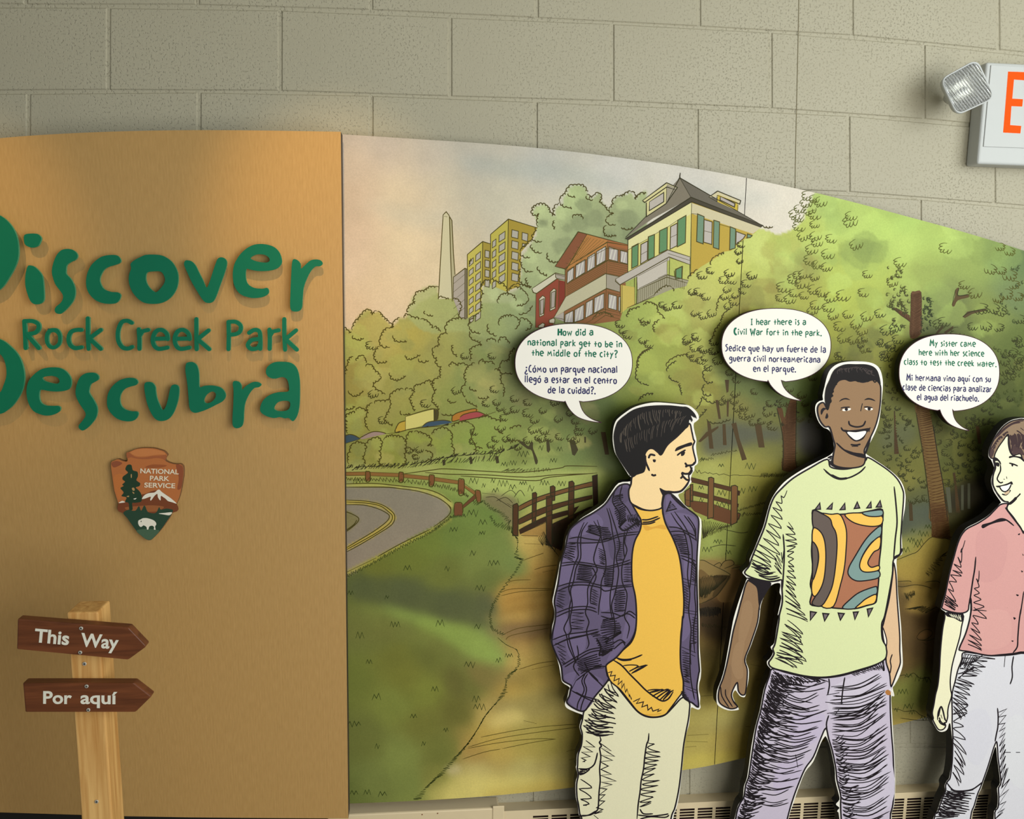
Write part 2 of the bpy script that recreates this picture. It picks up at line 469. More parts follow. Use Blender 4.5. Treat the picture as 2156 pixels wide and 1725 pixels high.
tag(wb, kind='structure')
M_FLOOR = plain('floor_tile', (120, 112, 98), 0.35, var=0.12, scale=12)
fl = MB(); fl.box(-2.6, 3.4, -4.2, 0.15, -0.1, 0.0); tag(fl.build('floor', M_FLOOR), kind='structure')
M_CEIL = plain('ceiling_paint', (205, 203, 192), 0.8, var=0.03)
ce = MB(); ce.box(-2.6, 3.4, -4.2, 0.15, 3.05, 3.15); tag(ce.build('ceiling', M_CEIL), kind='structure')
# hairline vertical crack through the blocks
ck = Art(-0.0006); ck.line(1.4, (118, 110, 86), [(1683, -40), (1681, 60), (1679, 150), (1677, 240), (1675, 330), (1674, 400)], taper=0)
ck.build('crack', print_mat('crack_shadow', 0.9), wb)['label'] = 'hairline vertical crack'

# ------------------------------------------------------------------ tan ribbed panel
def mat_tan():
    m, nt, b = new_mat('ribbed_tan_laminate')
    tc = N_(nt, 'ShaderNodeTexCoord')
    wv = N_(nt, 'ShaderNodeTexWave', wave_type='BANDS', bands_direction='X')
    wv.inputs['Scale'].default_value = 130; wv.inputs['Distortion'].default_value = 0.15; wv.inputs['Detail Scale'].default_value = 0.5
    no = N_(nt, 'ShaderNodeTexNoise'); no.inputs['Scale'].default_value = 260; no.inputs['Detail'].default_value = 3
    mpn = N_(nt, 'ShaderNodeMapping'); mpn.inputs['Scale'].default_value = (1, 1, 0.15)
    mix = N_(nt, 'ShaderNodeMix', data_type='RGBA')
    mix.inputs[6].default_value = (*map(float, lin((166, 130, 76))), 1); mix.inputs[7].default_value = (*map(float, lin((188, 150, 94))), 1)
    ad = N_(nt, 'ShaderNodeMath', operation='MULTIPLY_ADD'); ad.inputs[1].default_value = 0.6; 
    nt.links.new(tc.outputs['Object'], wv.inputs['Vector']); nt.links.new(tc.outputs['Object'], mpn.inputs['Vector'])
    nt.links.new(mpn.outputs[0], no.inputs['Vector'])
    nt.links.new(wv.outputs['Fac'], ad.inputs[0]); nt.links.new(no.outputs['Fac'], ad.inputs[2])
    s = N_(nt, 'ShaderNodeMath', operation='SUBTRACT'); s.inputs[1].default_value = 0.3
    nt.links.new(ad.outputs[0], s.inputs[0]); nt.links.new(s.outputs[0], mix.inputs[0])
    nt.links.new(mix.outputs[2], b.inputs['Base Color'])
    bp = N_(nt, 'ShaderNodeBump'); bp.inputs['Strength'].default_value = 0.22; bp.inputs['Distance'].default_value = 0.0006
    nt.links.new(wv.outputs['Fac'], bp.inputs['Height']); nt.links.new(bp.outputs['Normal'], b.inputs['Normal'])
    b.inputs['Roughness'].default_value = 0.42; b.inputs['Specular IOR Level'].default_value = 0.35
    return m
M_TAN = mat_tan()
M_EDGE = plain('dark_panel_edge', (58, 47, 38), 0.6)
YT = -0.10
top = [(-620, 392), (-420, 345), (-220, 313), (0, 291), (100, 283.5), (200, 278.5), (300, 275.5), (400, 274.2), (500, 274.4), (600, 275.6), (717.5, 277.5)]
bot = [(733.5, 1724), (560, 1723), (400, 1721.5), (258, 1719), (0, 1711), (-250, 1700), (-560, 1684)]
tp = MB(); tp.slab([cat(top, n=4) + bot], YT, -0.062, 0, 1)
tan = tp.build('display_panel', [M_TAN, M_EDGE])
tag(tan, 'tall tan ribbed display panel with an arched top, left of the painted mural', 'display panel')
for xx in (-1.2, -0.75, -0.3):
    fr = MB(); fr.box(xx - 0.02, xx + 0.02, -0.062, 0.0, 0.55, 1.85); fr.build('mounting_batten', M_EDGE, tan)

M_SHADE = plain('painted_shade', (22, 20, 18), 0.7)
pb = MB(); pb.box(at(-560, 1690, -.09).x, at(688, 1722, -.09).x, -0.09, -0.064, 0.0, at(-400, 1690, -.09).z); pb.build('shade_box', M_SHADE, tan)  # black box added under the panel where only shade falls on the wall
# ------------------------------------------------------------------ letters
M_GRN = plain('green_acrylic', (0, 104, 74), 0.42, spec=0.35, var=0.04)
M_GRN_E = plain('green_acrylic_lit_edge', (66, 148, 112), 0.4, var=0.03)  # paler than the face: the rim highlight is put into the edge colour
M_PIN = plain('steel_pin', (120, 120, 116), 0.4, metal=1.0)
BIG = [
 ('D', 'Discover', "-200,60 -100,62 0,100 60,150 100,220 115,310 105,390 60,480 0,560 -100,600 -200,610 -230,330", "-180,180 -80,190 -30,330 -80,470 -180,490"),
 ('i', 'Discover', "170,420 185,410 215,420 250,455 265,490 272,560 273,620 258,645 230,653 205,648 185,625 168,580 157,530 158,470", ""),
 ('s', 'Discover', "410,308 440,310 468,325 482,350 470,375 440,390 415,410 410,440 412,465 440,495 462,540 467,585 455,630 425,670 400,695 375,712 350,708 340,690 348,668 375,645 390,620 390,595 375,570 345,530 330,490 322,450 330,400 350,350 378,318", ""),
 ('c', 'Discover', "690,345 730,350 750,375 745,395 715,408 680,418 650,435 630,465 620,500 630,535 650,560 690,575 730,578 750,595 742,625 720,645 680,650 630,643 585,620 550,580 535,530 540,470 560,420 590,385 635,355", ""),
 ('o', 'Discover', "905,345 960,343 1010,350 1060,380 1090,420 1107,470 1105,530 1085,580 1050,620 1000,645 940,650 890,640 850,610 820,570 802,520 802,470 815,430 812,400 840,375 870,360", "915,455 950,448 1000,450 1022,480 1025,510 1005,545 970,577 935,555 912,520 906,485"),
 ('v', 'Discover', "1160,378 1190,385 1215,410 1235,450 1260,500 1283,548 1300,520 1320,460 1340,400 1355,368 1380,360 1405,375 1410,405 1395,460 1370,530 1345,600 1325,635 1295,645 1265,630 1225,570 1190,510 1165,455 1145,410 1147,388", ""),
 ('e', 'Discover', "1620,277 1670,283 1710,300 1740,335 1753,385 1740,415 1710,435 1660,445 1600,445 1550,435 1533,432 1527,460 1530,500 1545,530 1580,550 1630,555 1660,550 1672,568 1665,590 1630,608 1580,614 1550,610 1510,598 1480,575 1455,530 1447,470 1455,410 1480,360 1520,315 1570,285", "1557,365 1580,348 1610,341 1645,345 1670,360 1677,380 1660,392 1620,390 1580,380"),
 ('r', 'Discover', "1825,372 1850,378 1868,400 1872,430 1895,410 1930,380 1965,373 1995,380 2006,400 1990,415 1960,418 1930,450 1905,500 1888,550 1882,610 1878,670 1862,693 1835,698 1812,690 1804,660 1806,580 1810,480 1815,400", ""),
 ('D', 'Descubra', "-100,845 0,870 60,910 120,980 150,1080 140,1180 90,1270 40,1315 0,1335 -100,1350 -190,1340 -215,1080 -190,850", "-110,950 -50,940 0,962 30,1010 40,1090 20,1160 0,1200 -50,1230 -120,1220"),
 ('e', 'Descubra', "320,1045 375,1050 415,1075 440,1115 440,1160 420,1185 370,1195 310,1193 265,1185 247,1190 243,1230 255,1265 285,1282 330,1285 360,1285 375,1297 368,1320 330,1340 285,1345 245,1335 210,1318 185,1285 168,1235 165,1180 178,1130 210,1090 260,1055", "263,1110 285,1102 325,1098 360,1110 370,1135 350,1147 310,1140 275,1128"),
 ('s', 'Descubra', "555,1078 590,1080 612,1098 612,1120 590,1135 565,1150 555,1180 555,1205 580,1245 600,1285 605,1320 595,1360 570,1395 545,1420 515,1438 492,1425 490,1405 510,1380 530,1350 530,1325 510,1295 485,1255 470,1210 475,1160 495,1110 525,1085", ""),
 ('c', 'Descubra', "800,1110 840,1115 857,1135 845,1155 810,1165 775,1180 752,1210 745,1245 752,1280 775,1305 815,1318 850,1320 860,1335 850,1360 825,1378 780,1380 730,1365 690,1330 668,1290 665,1245 675,1200 705,1155 750,1122", ""),
 ('u', 'Descubra', "915,1136 945,1140 965,1165 968,1195 975,1235 990,1275 1010,1310 1030,1290 1045,1240 1055,1190 1068,1158 1090,1152 1110,1165 1113,1200 1105,1255 1085,1315 1060,1355 1030,1375 990,1378 960,1360 935,1320 915,1270 903,1215 897,1170 900,1145", ""),
 ('b', 'Descubra', "1165,1015 1195,1012 1222,1030 1235,1070 1238,1120 1240,1168 1270,1160 1320,1158 1370,1170 1395,1195 1403,1225 1385,1255 1340,1280 1290,1305 1250,1320 1215,1328 1190,1318 1177,1290 1172,1230 1165,1150 1153,1070 1155,1030", "1268,1250 1285,1215 1320,1195 1342,1210 1335,1240 1310,1262 1280,1268"),
 ('r', 'Descubra', "1455,1130 1485,1135 1500,1155 1505,1183 1530,1160 1570,1137 1605,1137 1625,1152 1610,1168 1580,1175 1550,1210 1525,1265 1517,1320 1515,1370 1505,1410 1475,1424 1450,1412 1445,1370 1450,1280 1452,1190 1447,1150", ""),
 ('a', 'Descubra', "1700,1015 1755,1010 1810,1018 1845,1050 1862,1110 1865,1190 1862,1280 1850,1340 1830,1375 1815,1378 1795,1360 1770,1362 1740,1355 1700,1360 1650,1345 1620,1320 1620,1285 1640,1245 1680,1215 1730,1200 1790,1195 1797,1165 1785,1120 1755,1105 1715,1115 1680,1110 1655,1085 1660,1045", "1705,1295 1725,1265 1760,1253 1800,1258 1803,1290 1785,1312 1745,1318 1715,1312"),
]
YLF, YLB = -0.1195, -0.1135
PLACE = dict(Discover='top', Descubra='bottom')
def pins(pts, parent, r=0.003):
    for x, y in pts:
        mb = MB(); mb.add(*cyl(at(x, y, YLB), (0, 1, 0), r, YT - YLB, 10)); mb.build('standoff_pin', M_PIN, parent)
def letter(ch, word, out, hole, extra=''):
    mb = MB(); loops = [cat(P(out, 'L'), True, 4)]
    if hole: loops.append(cat(P(hole, 'L'), True, 4))
    mb.slab(loops, YLF, YLB, 0, 1)
    o = mb.build('letter', [M_GRN, M_GRN_E])
    if ch == 'i':
        d = MB(); d.slab([cat(P("150,225 165,215 200,212 235,216 256,240 250,265 235,290 205,300 180,296 155,280 148,250", 'L'), True, 4)], YLF, YLB, 0, 1)
        dd = d.build('dot', [M_GRN, M_GRN_E], o); pins([(68, 506)], dd)
    pl = [p for p in P(out, 'L')]
    n = len(pl); q = pl[int(n * .1)], pl[int(n * .55)]
    # pins sit just inside the letter stroke
    ps = []
    for t in tess(loops):
        fl_ = [p for l in loops for p in l]
        a, b, c = (fl_[i] for i in t); ar = abs((b[0]-a[0])*(c[1]-a[1])-(b[1]-a[1])*(c[0]-a[0]))
        ps.append((ar, ((a[0]+b[0]+c[0])/3, (a[1]+b[1]+c[1])/3)))
    ps.sort(reverse=True)
    p2 = [ps[0][1]] + [p for _, p in ps if abs(p[1] - ps[0][1][1]) > 20][:1]
    pins(p2, o)
    part = ', cut by the picture edge,' if ch == 'D' else ''
    tag(o, f'big green letter {ch}{part} in the word {word}, {PLACE[word]} row', 'letter', f'big green letters of the word {word}')
for b_ in BIG: letter(*b_)
SMALL = [
 ('R', 'the capital R that starts the word Rock', "150,757 155,850 158,925;150,757 200,757 235,775 238,805 215,830 165,838;165,838 200,880 240,925"),
 ('o', 'the o in the word Rock', "ring 330,800 362,808 382,848 376,902 340,932 303,925 280,888 281,838 301,808|332,826 350,834 361,856 357,892 333,910 311,902 302,880 303,848 315,829"),
 ('c', 'the c in the word Rock', "505,812 475,812 440,825 425,865 435,905 465,925 505,920"),
 ('k', 'the k that ends the word Rock', "545,740 545,830 550,930;625,812 550,868;560,870 625,930"),
 ('C', 'the capital C that starts the word Creek', "818,768 790,755 755,765 733,820 735,880 760,920 795,928 820,918"),
 ('r', 'the r in the word Creek', "862,808 866,870 866,930;866,850 885,820 920,812"),
 ('e', 'the first e in the word Creek', "957,868 1030,866;1042,869 1035,835 1005,812 970,820 950,860 955,905 985,930 1040,922"),
 ('e', 'the second e in the word Creek', "1093,868 1166,866;1178,869 1170,835 1140,812 1105,820 1086,860 1092,905 1120,930 1176,922"),
 ('k', 'the k that ends the word Creek', "1220,745 1220,840 1222,932;1296,815 1225,872;1230,872 1300,932"),
 ('P', 'the capital P that starts the word Park', "1420,762 1422,850 1420,932;1420,762 1465,762 1495,785 1492,820 1465,838 1425,842"),
 ('a', 'the a in the word Park', "1548,830 1580,812 1610,820 1618,860 1618,930;1612,868 1565,875 1540,905 1560,930 1600,925 1616,900"),
 ('r', 'the r in the word Park', "1675,810 1677,870 1676,930;1677,850 1695,822 1732,814"),
 ('k', 'the k that ends the word Park', "1767,745 1767,840 1772,935;1840,815 1772,872;1778,872 1845,935"),
]
def bar_loop(p, w):
    p = np.array(p); d = np.gradient(p, axis=0); d /= np.hypot(d[:, 0], d[:, 1])[:, None] + 1e-9
    nr = np.stack([-d[:, 1], d[:, 0]], 1) * w
    A = [tuple(q) for q in p + nr]; B = [tuple(q) for q in (p - nr)[::-1]]
    def cap(c, e): 
        a0 = math.atan2(e[1], e[0]); return [(c[0] + w * math.cos(a0 + t), c[1] + w * math.sin(a0 + t)) for t in (-.9, -.45, 0, .45, .9)]
    ce_ = cap(p[-1], d[-1]); cs_ = cap(p[0], -d[0])
    return A + ce_[::-1] + B + cs_[::-1]
for ch, lab, st in SMALL:
    mb = MB()
    for qi, q in enumerate(st.split(';')):
        if q.startswith('ring'):
            a_, b_ = q[5:].split('|'); mb.slab([cat(P(a_, 'L'), True, 4), cat(P(b_, 'L'), True, 4)], YLF, YLB, 0, 1); continue
        pts = P(q, 'L'); pts = cat(pts, n=4) if len(pts) > 3 else pts
        mb.slab([bar_loop(pts, 4.3)], YLF - 0.0003 * qi, YLB + 0.0003 * qi, 0, 1)
    o = mb.build('letter', [M_GRN, M_GRN_E], fix=True)
    q = P(st.split(';')[0].replace('ring ', '').split('|')[0], 'L'); q = [((q[0][0] * .75 + q[len(q) // 2][0] * .25), (q[0][1] * .92 + q[len(q) // 2][1] * .08)), q[-1]] if 'ring' in st else q; pins([q[0], q[-1]], o, 0.002)
    tag(o, f'small green letter, {lab}, middle row', 'letter', 'small green letters of the middle row')

# ------------------------------------------------------------------ arrowhead plaque
AO = "440,365 500,335 570,305 650,292 740,290 830,296 900,315 960,335 995,370 1008,395 985,425 980,460 1010,485 1080,510 1150,518 1190,515 1225,545 1235,600 1232,680 1215,790 1195,900 1170,990 1130,1080 1080,1180 1030,1280 960,1380 890,1470 820,1545 775,1578 720,1570 650,1520 580,1450 520,1370 450,1270 390,1190 340,1100 300,980 270,880 255,780 235,640 225,560 228,490 270,465 320,445 370,465 430,480 455,465 450,420"
M_ARW = plain('plaque_board', (120, 84, 56), 0.5)
am = MB(); am.slab([cat(P(AO, 'N'), True, 3)], -0.112, YT, 0, 0)
arrow = am.build('arrowhead_plaque', M_ARW)
tag(arrow, 'brown arrowhead shaped emblem plaque with tree, mountain and white bison below the green letters', 'plaque')
ar = Art(-0.1121)
def NF(c, s): ar.fill(c, 'N ' + s)
NF((178, 108, 62), AO)
NF((158, 92, 58), "440,365 470,350 560,410 680,420 800,400 900,395 1000,390 980,460 940,440 850,430 740,445 600,440 500,420 450,430")
NF((192, 122, 72), "500,345 600,308 740,300 880,320 960,350 980,380 880,380 740,400 600,405 520,375")
NF((140, 80, 55), "228,500 300,470 380,500 330,540 260,560")
NF((140, 78, 52), "1130,530 1190,525 1230,570 1225,720 1200,850 1150,860 1170,700")
NF((186, 112, 60), "260,700 340,650 400,690 380,900 340,1010 290,900")
NF((150, 85, 50), "700,560 800,520 1000,530 940,560 800,570")
NF((118, 66, 42), "325,1065 380,1050 430,1045 560,1000 650,940 700,930 890,885 1140,1070 1080,1195 390,1200")
NF((150, 92, 55), "420,1120 600,1100 800,1090 960,1110 900,1160 800,1180 500,1170")
NF((46, 70, 54), "395,1195 470,1150 520,1165 570,1160 615,1100 645,1165 690,1090 730,1170 770,1195 850,1195 895,1115 920,1150 1000,1135 1080,1150 1085,1180 1040,1260 960,1378 890,1468 820,1543 775,1576 720,1568 650,1518 580,1448 520,1368 450,1268")
NF((72, 98, 76), "580,1445 700,1420 850,1430 900,1450 820,1540 775,1572 720,1566 650,1516")
NF((40, 62, 45), "470,520 510,530 530,600 590,620 600,680 580,740 630,780 620,820 570,840 600,870 640,920 655,990 640,1040 560,1055 520,1060 525,1150 480,1150 470,1060 420,1040 440,980 370,960 400,910 355,850 400,820 380,800 420,760 385,730 390,690 430,660 460,630 425,590 440,540")
for s in ("500,660 512,655 514,700 502,705", "515,850 545,845 555,880 530,885", "520,900 550,915 540,930", "440,965 475,955 470,975"): NF((176, 140, 92), s)
W_ = (226, 220, 204)
for s in ("655,1000 690,950 750,920 830,910 890,868 935,905 1000,950 1070,1000 1140,1065 1080,1048 1020,1030 990,1002 960,980 920,960 915,1022 880,980 870,930 830,960 785,1020 770,1010 780,970 740,980 700,995",
          "330,1057 380,1028 420,1046 380,1054", "535,1000 580,988 560,1008", "890,1205 980,1195 1075,1188 1040,1228 960,1218",
          "603,1320 610,1300 640,1285 670,1270 720,1268 770,1280 820,1300 850,1330 855,1360 840,1385 845,1430 822,1425 825,1395 800,1375 760,1385 745,1425 725,1425 720,1395 680,1370 650,1390 625,1385 605,1350"): NF(W_, s)
NF((60, 70, 60), "638,1310 648,1305 650,1320 640,1325")
ar.build('printed_emblem', M_PRINT, arrow)

def text_mesh(txt, p_left, p_right, cap_px, yplane, depth, mat, parent, name, embolden=0.0, gap=1.0, sx=None):
    """built-in lettering laid along the baseline p_left -> p_right on plane yplane"""
    cu = bpy.data.curves.new(name, 'FONT'); cu.body = txt; cu.size = 1.0; cu.offset = embolden; cu.space_word = gap
    cu.resolution_u = 4
    tmp = bpy.data.objects.new(name, cu); COL.objects.link(tmp)
    dg = bpy.context.evaluated_depsgraph_get(); dg.update()
    me = bpy.data.meshes.new_from_object(tmp.evaluated_get(dg))
    bpy.data.objects.remove(tmp)
    v = np.array([tuple(q.co) for q in me.vertices]); faces = [tuple(p.vertices) for p in me.polygons]
    bpy.data.meshes.remove(me)
    x0, x1 = v[:, 0].min(), v[:, 0].max(); capu = 0.72
    pl, pr = np.array(p_left, float), np.array(p_right, float); e = pr - pl
    up_ = np.array([e[1], -e[0]]); up_ = up_ / np.hypot(*up_) * cap_px
    px = pl + np.outer((v[:, 0] - x0) / (x1 - x0), e) + np.outer(v[:, 1] / capu, up_)
    w = unp(px, yplane); wb_ = w.copy(); wb_[:, 1] += depth
    n = len(w); f = []
    for q in faces:
        f.append(q); f.append(tuple(n + i for i in reversed(q)))
    from collections import Counter
    cnt = Counter(); 
    for q in faces:
        for i in range(len(q)): cnt[(q[i], q[(i + 1) % len(q)])] += 1
    for (a, b) in list(cnt):
        if (b, a) not in cnt: f.append((a, n + a, n + b, b))
    o = mesh_obj(name, np.vstack([w, wb_]), f, mat, parent)
    import bmesh
    bm = bmesh.new(); bm.from_mesh(o.data); bmesh.ops.recalc_face_normals(bm, faces=bm.faces); bm.to_mesh(o.data); bm.free()
    return o
M_CREAM = plain('cream_ink', (226, 212, 186), 0.5)
def NP(x, y): return (200 + x / 6.633, 900 + y / 6.633)
text_mesh('NATIONAL', NP(632, 640), NP(1168, 656), 10.2, -0.1135, 0.0006, M_CREAM, arrow, 'lettering', 0.018)
text_mesh('PARK', NP(765, 742), NP(1036, 750), 10.2, -0.1135, 0.0006, M_CREAM, arrow, 'lettering', 0.018)
text_mesh('SERVICE', NP(688, 838), NP(1118, 850), 10.2, -0.1135, 0.0006, M_CREAM, arrow, 'lettering', 0.018)

# ------------------------------------------------------------------ signpost
def mat_wood(name, c1, c2, axis=(1, 1, 1), scale=9, rough=0.5, dist=2.5):
    m, nt, b = new_mat(name)
    tc = N_(nt, 'ShaderNodeTexCoord'); mp = N_(nt, 'ShaderNodeMapping'); mp.inputs['Scale'].default_value = axis
    wv = N_(nt, 'ShaderNodeTexNoise'); wv.inputs['Scale'].default_value = scale; wv.inputs['Detail'].default_value = 6; wv.inputs['Distortion'].default_value = dist
    r = N_(nt, 'ShaderNodeValToRGB')
    r.color_ramp.elements[0].position = 0.3; r.color_ramp.elements[1].position = 0.68
    r.color_ramp.elements[0].color = (*map(float, lin(c1)), 1); r.color_ramp.elements[1].color = (*map(float, lin(c2)), 1)
    nt.links.new(tc.outputs['Object'], mp.inputs['Vector']); nt.links.new(mp.outputs[0], wv.inputs['Vector'])
    nt.links.new(wv.outputs['Fac'], r.inputs['Fac']); nt.links.new(r.outputs['Color'], b.inputs['Base Color'])
    bp = N_(nt, 'ShaderNodeBump'); bp.inputs['Strength'].default_value = 0.15; bp.inputs['Distance'].default_value = 0.001
    nt.links.new(wv.outputs['Fac'], bp.inputs['Height']); nt.links.new(bp.outputs['Normal'], b.inputs['Normal'])
    b.inputs['Roughness'].default_value = rough; b.inputs['Specular IOR Level'].default_value = 0.3
    return m
M_PINE = mat_wood('pine', (186, 134, 72), (222, 178, 112), (14, 14, 0.7), 6, 0.5, 0.6)
M_DARKW = mat_wood('stained_cedar', (82, 45, 26), (114, 65, 38), (1.2, 8, 15), 5, 0.4, 1.2)
M_SCREW = plain('screw_zinc', (205, 203, 192), 0.4, metal=0.5)
M_SLOT = plain('screw_recess', (40, 38, 36), 0.6)
YP = -0.40; PD = 0.062
tl, tr = at(139.5, 1289.5, YP), at(206.6, 1289.5, YP)
bl, br = at(170.7, 1725, YP), at(236.7, 1725, YP)
def ext(a, b, z): t = (z - a.z) / (b.z - a.z); return a + (b - a) * t
bl, br = ext(tl, bl, 0.0), ext(tr, br, 0.0)
zt = (tl.z + tr.z) / 2; tl.z = tr.z = zt
post_root = empty('signpost', ((bl.x + br.x) / 2, YP + PD / 2, 0), 'square pine signpost carrying two brown arrow boards, in front of the tan panel', 'signpost')
pv = [(bl.x, YP, 0), (br.x, YP, 0), (br.x, YP + PD, 0), (bl.x, YP + PD, 0), (tl.x, YP, zt), (tr.x, YP, zt), (tr.x, YP + PD, zt), (tl.x, YP + PD, zt)]
pm = MB(); pm.add(pv, [(0, 3, 2, 1), (4, 5, 6, 7), (0, 1, 5, 4), (1, 2, 6, 5), (2, 3, 7, 6), (3, 0, 4, 7)])
bevel(pm.build('post', M_PINE, post_root), 0.004, 3)
def screw(x, y, yp, r, parent, reg='S', ang=0.3):
    p = P(f'{x},{y}', reg)[0]; c = at(*p, yp)
    mb = MB(); mb.add(*cyl(c, (0, -1, 0), r, 0.0022, 20))
    o = mb.build('screw', M_SCREW, parent)
    bevel(o, 0.0008, 2)
    k = MB(); ca, sa = math.cos(ang), math.sin(ang)
    for dx, dz in ((ca, sa), (-sa, ca)):
        L_, w_ = r * .62, r * .16
        q = [(-L_, -w_), (L_, -w_), (L_, w_), (-L_, w_)]
        vv = [(c.x + a * dx - b * dz, yp - 0.0024, c.z + a * dz + b * dx) for a, b in q]
        vv += [(a, yp - 0.0014, b) for a, _, b in vv]
        k.add(vv, [(0, 1, 2, 3), (4, 7, 6, 5), (0, 4, 5, 1), (1, 5, 6, 2), (2, 6, 7, 3), (3, 7, 4, 0)])
    k.build('cross_recess', M_SLOT, o)
screw(622, 584, YP, 0.0038, post_root); screw(711, 1595, YP, 0.0038, post_root, ang=0.1)
YS = YP - 0.021
def board(out, lab, words):
    mb = MB(); mb.slab([P(out, 'S')], YS, YP, 0, 0)
    o = bevel(mb.build('direction_board', M_DARKW, post_root), 0.0025, 2)
    o['label'] = lab
    for t, a, b, cap in words: text_mesh(t, P(a, 'S')[0], P(b, 'S')[0], cap, YS - 0.0008, 0.0008, M_WHITE, o, 'lettering', 0.022)
    return o
M_WHITE = plain('white_paint', (222, 220, 205), 0.45, var=0.03)
b1 = board("127,256 943,320 1072,455 1060,470 942,556 121,478", 'tilted upper brown board pointing right, painted This Way', [('This', '250,424', '503,447', 28.5), ('Way', '590,456', '866,478', 28.5)])
screw(597, 324, YS, 0.0036, b1); screw(590, 501, YS, 0.0036, b1)
b2 = board("165,727 985,727 1112,825 995,940 183,940", 'level lower brown board pointing right, painted Por aquí', [('Por', '316,877', '526,879', 26.5), ('aquí', '590,878', '860,880', 26.5)])
screw(637, 749, YS, 0.0036, b2); screw(650, 922, YS, 0.0036, b2)

# ------------------------------------------------------------------ exit sign
M_SIGN = plain('white_sign_plastic', (186, 189, 188), 0.4, spec=0.3, var=0.015)
bx = unp([(2029.3, 349)], 0.0)[0][0]
yf = 0.0
for i in range(200):
    yf -= 0.0005
    if unp([(2058, 345)], yf)[0][0] <= bx + 0.004: break
YX = yf
cL, cT, cB = at(2058, 345, YX).x, at(2110, 132, YX).z, at(2110, 347, YX).z
cR = cL + 0.345
ex = empty('exit_sign', ((cL + cR) / 2, 0.0, cB), 'white box EXIT sign with orange letters on the upper right block wall', 'exit sign')
mb = MB(); mb.box(cL, cR, YX, 0.0, cB, cT); h = mb.build('housing', M_SIGN, ex); bevel(h, 0.006, 3)
pl = at(2069, 315, YX); plT = at(2120, 139, YX).z; plB = at(2120, 311, YX).z
fp = MB(); fp.box(pl.x, cR - 0.012, YX - 0.0025, YX, plB, plT); bevel(fp.build('face_plate', M_SIGN, ex), 0.002, 2)
m, nt, b = new_mat('orange_letter'); b.inputs['Base Color'].default_value = (*map(float, lin((150, 30, 6))), 1); b.inputs['Specular IOR Level'].default_value = 0.0
no = N_(nt, 'ShaderNodeTexNoise'); no.inputs['Scale'].default_value = 30
mx = N_(nt, 'ShaderNodeMix', data_type='RGBA'); mx.inputs[6].default_value = (1.0, 0.10, 0.008, 1); mx.inputs[7].default_value = (1.0, 0.17, 0.025, 1)
nt.links.new(no.outputs['Fac'], mx.inputs[0]); nt.links.new(mx.outputs[2], b.inputs['Emission Color']); b.inputs['Emission Strength'].default_value = 0.95
M_ORANGE = m
eu = P("1018,338 1225,345 1220,440 1085,430 1065,655 1190,662 1182,747 1055,742 1040,965 1170,975 1160,1062 960,1052", 'E')
mb = MB(); mb.slab([eu], YX - 0.0032, YX - 0.0024, 0, 0); mb.build('letter', M_ORANGE, ex)
e0, e1 = at(*eu[11], YX - 0.003), at(*eu[0], YX - 0.003); hh = e1.z - e0.z; wE = at(*eu[10], YX - .003).x - e0.x
def xz(poly, ox, name='letter'):
    mb = MB(); v = [(e0.x + ox + a * wE, YX - 0.0032, e0.z + c * hh) for a, c in poly]; n = len(v)
    v += [(a, YX - 0.0024, c) for a, _, c in v]; tri = tess([[(a, c) for a, _, c in v[:n]]])
    mb.add(v, [tuple(t) for t in tri] + [tuple(n + i for i in t) for t in tri] + [(i, (i + 1) % n, n + (i + 1) % n, n + i) for i in range(n)])
    mb.build(name, M_ORANGE, ex)
xz([(0, 0), (.36, 0), (.85, .38), (1.34, 0), (1.7, 0), (1.05, .5), (1.7, 1), (1.34, 1), (.85, .62), (.36, 1), (0, 1), (.65, .5)], wE * 1.35)
xz([(0, 0), (.42, 0), (.42, 1), (0, 1)], wE * 3.3)
xz([(.55, 0), (.97, 0), (.97, .86), (1.5, .86), (1.5, 1), (0, 1), (0, .86), (.55, .86)], wE * 3.95)
# swivelling emergency lamp head on the sign's corner
YH = YX - 0.055
hc = [at(*P(q, 'E')[0], YH) for q in ("232,425", "655,192", "868,645", "428,848")]
lamp = empty('emergency_lamp', tuple(at(2046, 182, YX)), 'clear square emergency lamp head tilted at the left corner of the exit sign', 'emergency lamp')
def rsq(c4, inset, r, y, n=6):
    ctr = sum((Vector((q.x, 0, q.z)) for q in c4), Vector()) / 4
    pts = []
    cs = [Vector((q.x, 0, q.z)) for q in c4]
    cs = [q + (ctr - q).normalized() * inset for q in cs]
    for i in range(4):
        a, b, c = cs[i - 1], cs[i], cs[(i + 1) % 4]
        p0, p1 = b + (a - b).normalized() * r, b + (c - b).normalized() * r
        for k in range(n + 1):
            t = k / n; q = p0 * (1 - t) ** 2 + b * 2 * t * (1 - t) + p1 * t * t; pts.append((q.x, y, q.z))
    return pts
def loft(rings, cap0=False, cap1=False):
    v = [q for r in rings for q in r]; n = len(rings[0]); f = []
    for k in range(len(rings) - 1):
        f += [(k * n + i, k * n + (i + 1) % n, (k + 1) * n + (i + 1) % n, (k + 1) * n + i) for i in range(n)]
    if cap0: f.append(tuple(range(n)))
    if cap1: f.append(tuple((len(rings) - 1) * n + i for i in range(n)))
    return v, f
M_CHROME = plain('lamp_reflector', (150, 150, 142), 0.3, metal=0.8, bump=1.0, bscale=190)
v, f = loft([rsq(hc, 0.004, 0.018, YH + 0.003), rsq(hc, 0.0, 0.02, YH), rsq(hc, -0.0015, 0.02, YH + 0.006), rsq(hc, 0.003, 0.02, YH + 0.018), rsq(hc, 0.022, 0.02, YH + 0.036), rsq(hc, 0.042, 0.012, YH + 0.044)], False, True)
mb = MB(); mb.add(v, f); mb.build('housing', M_SIGN, lamp, True)
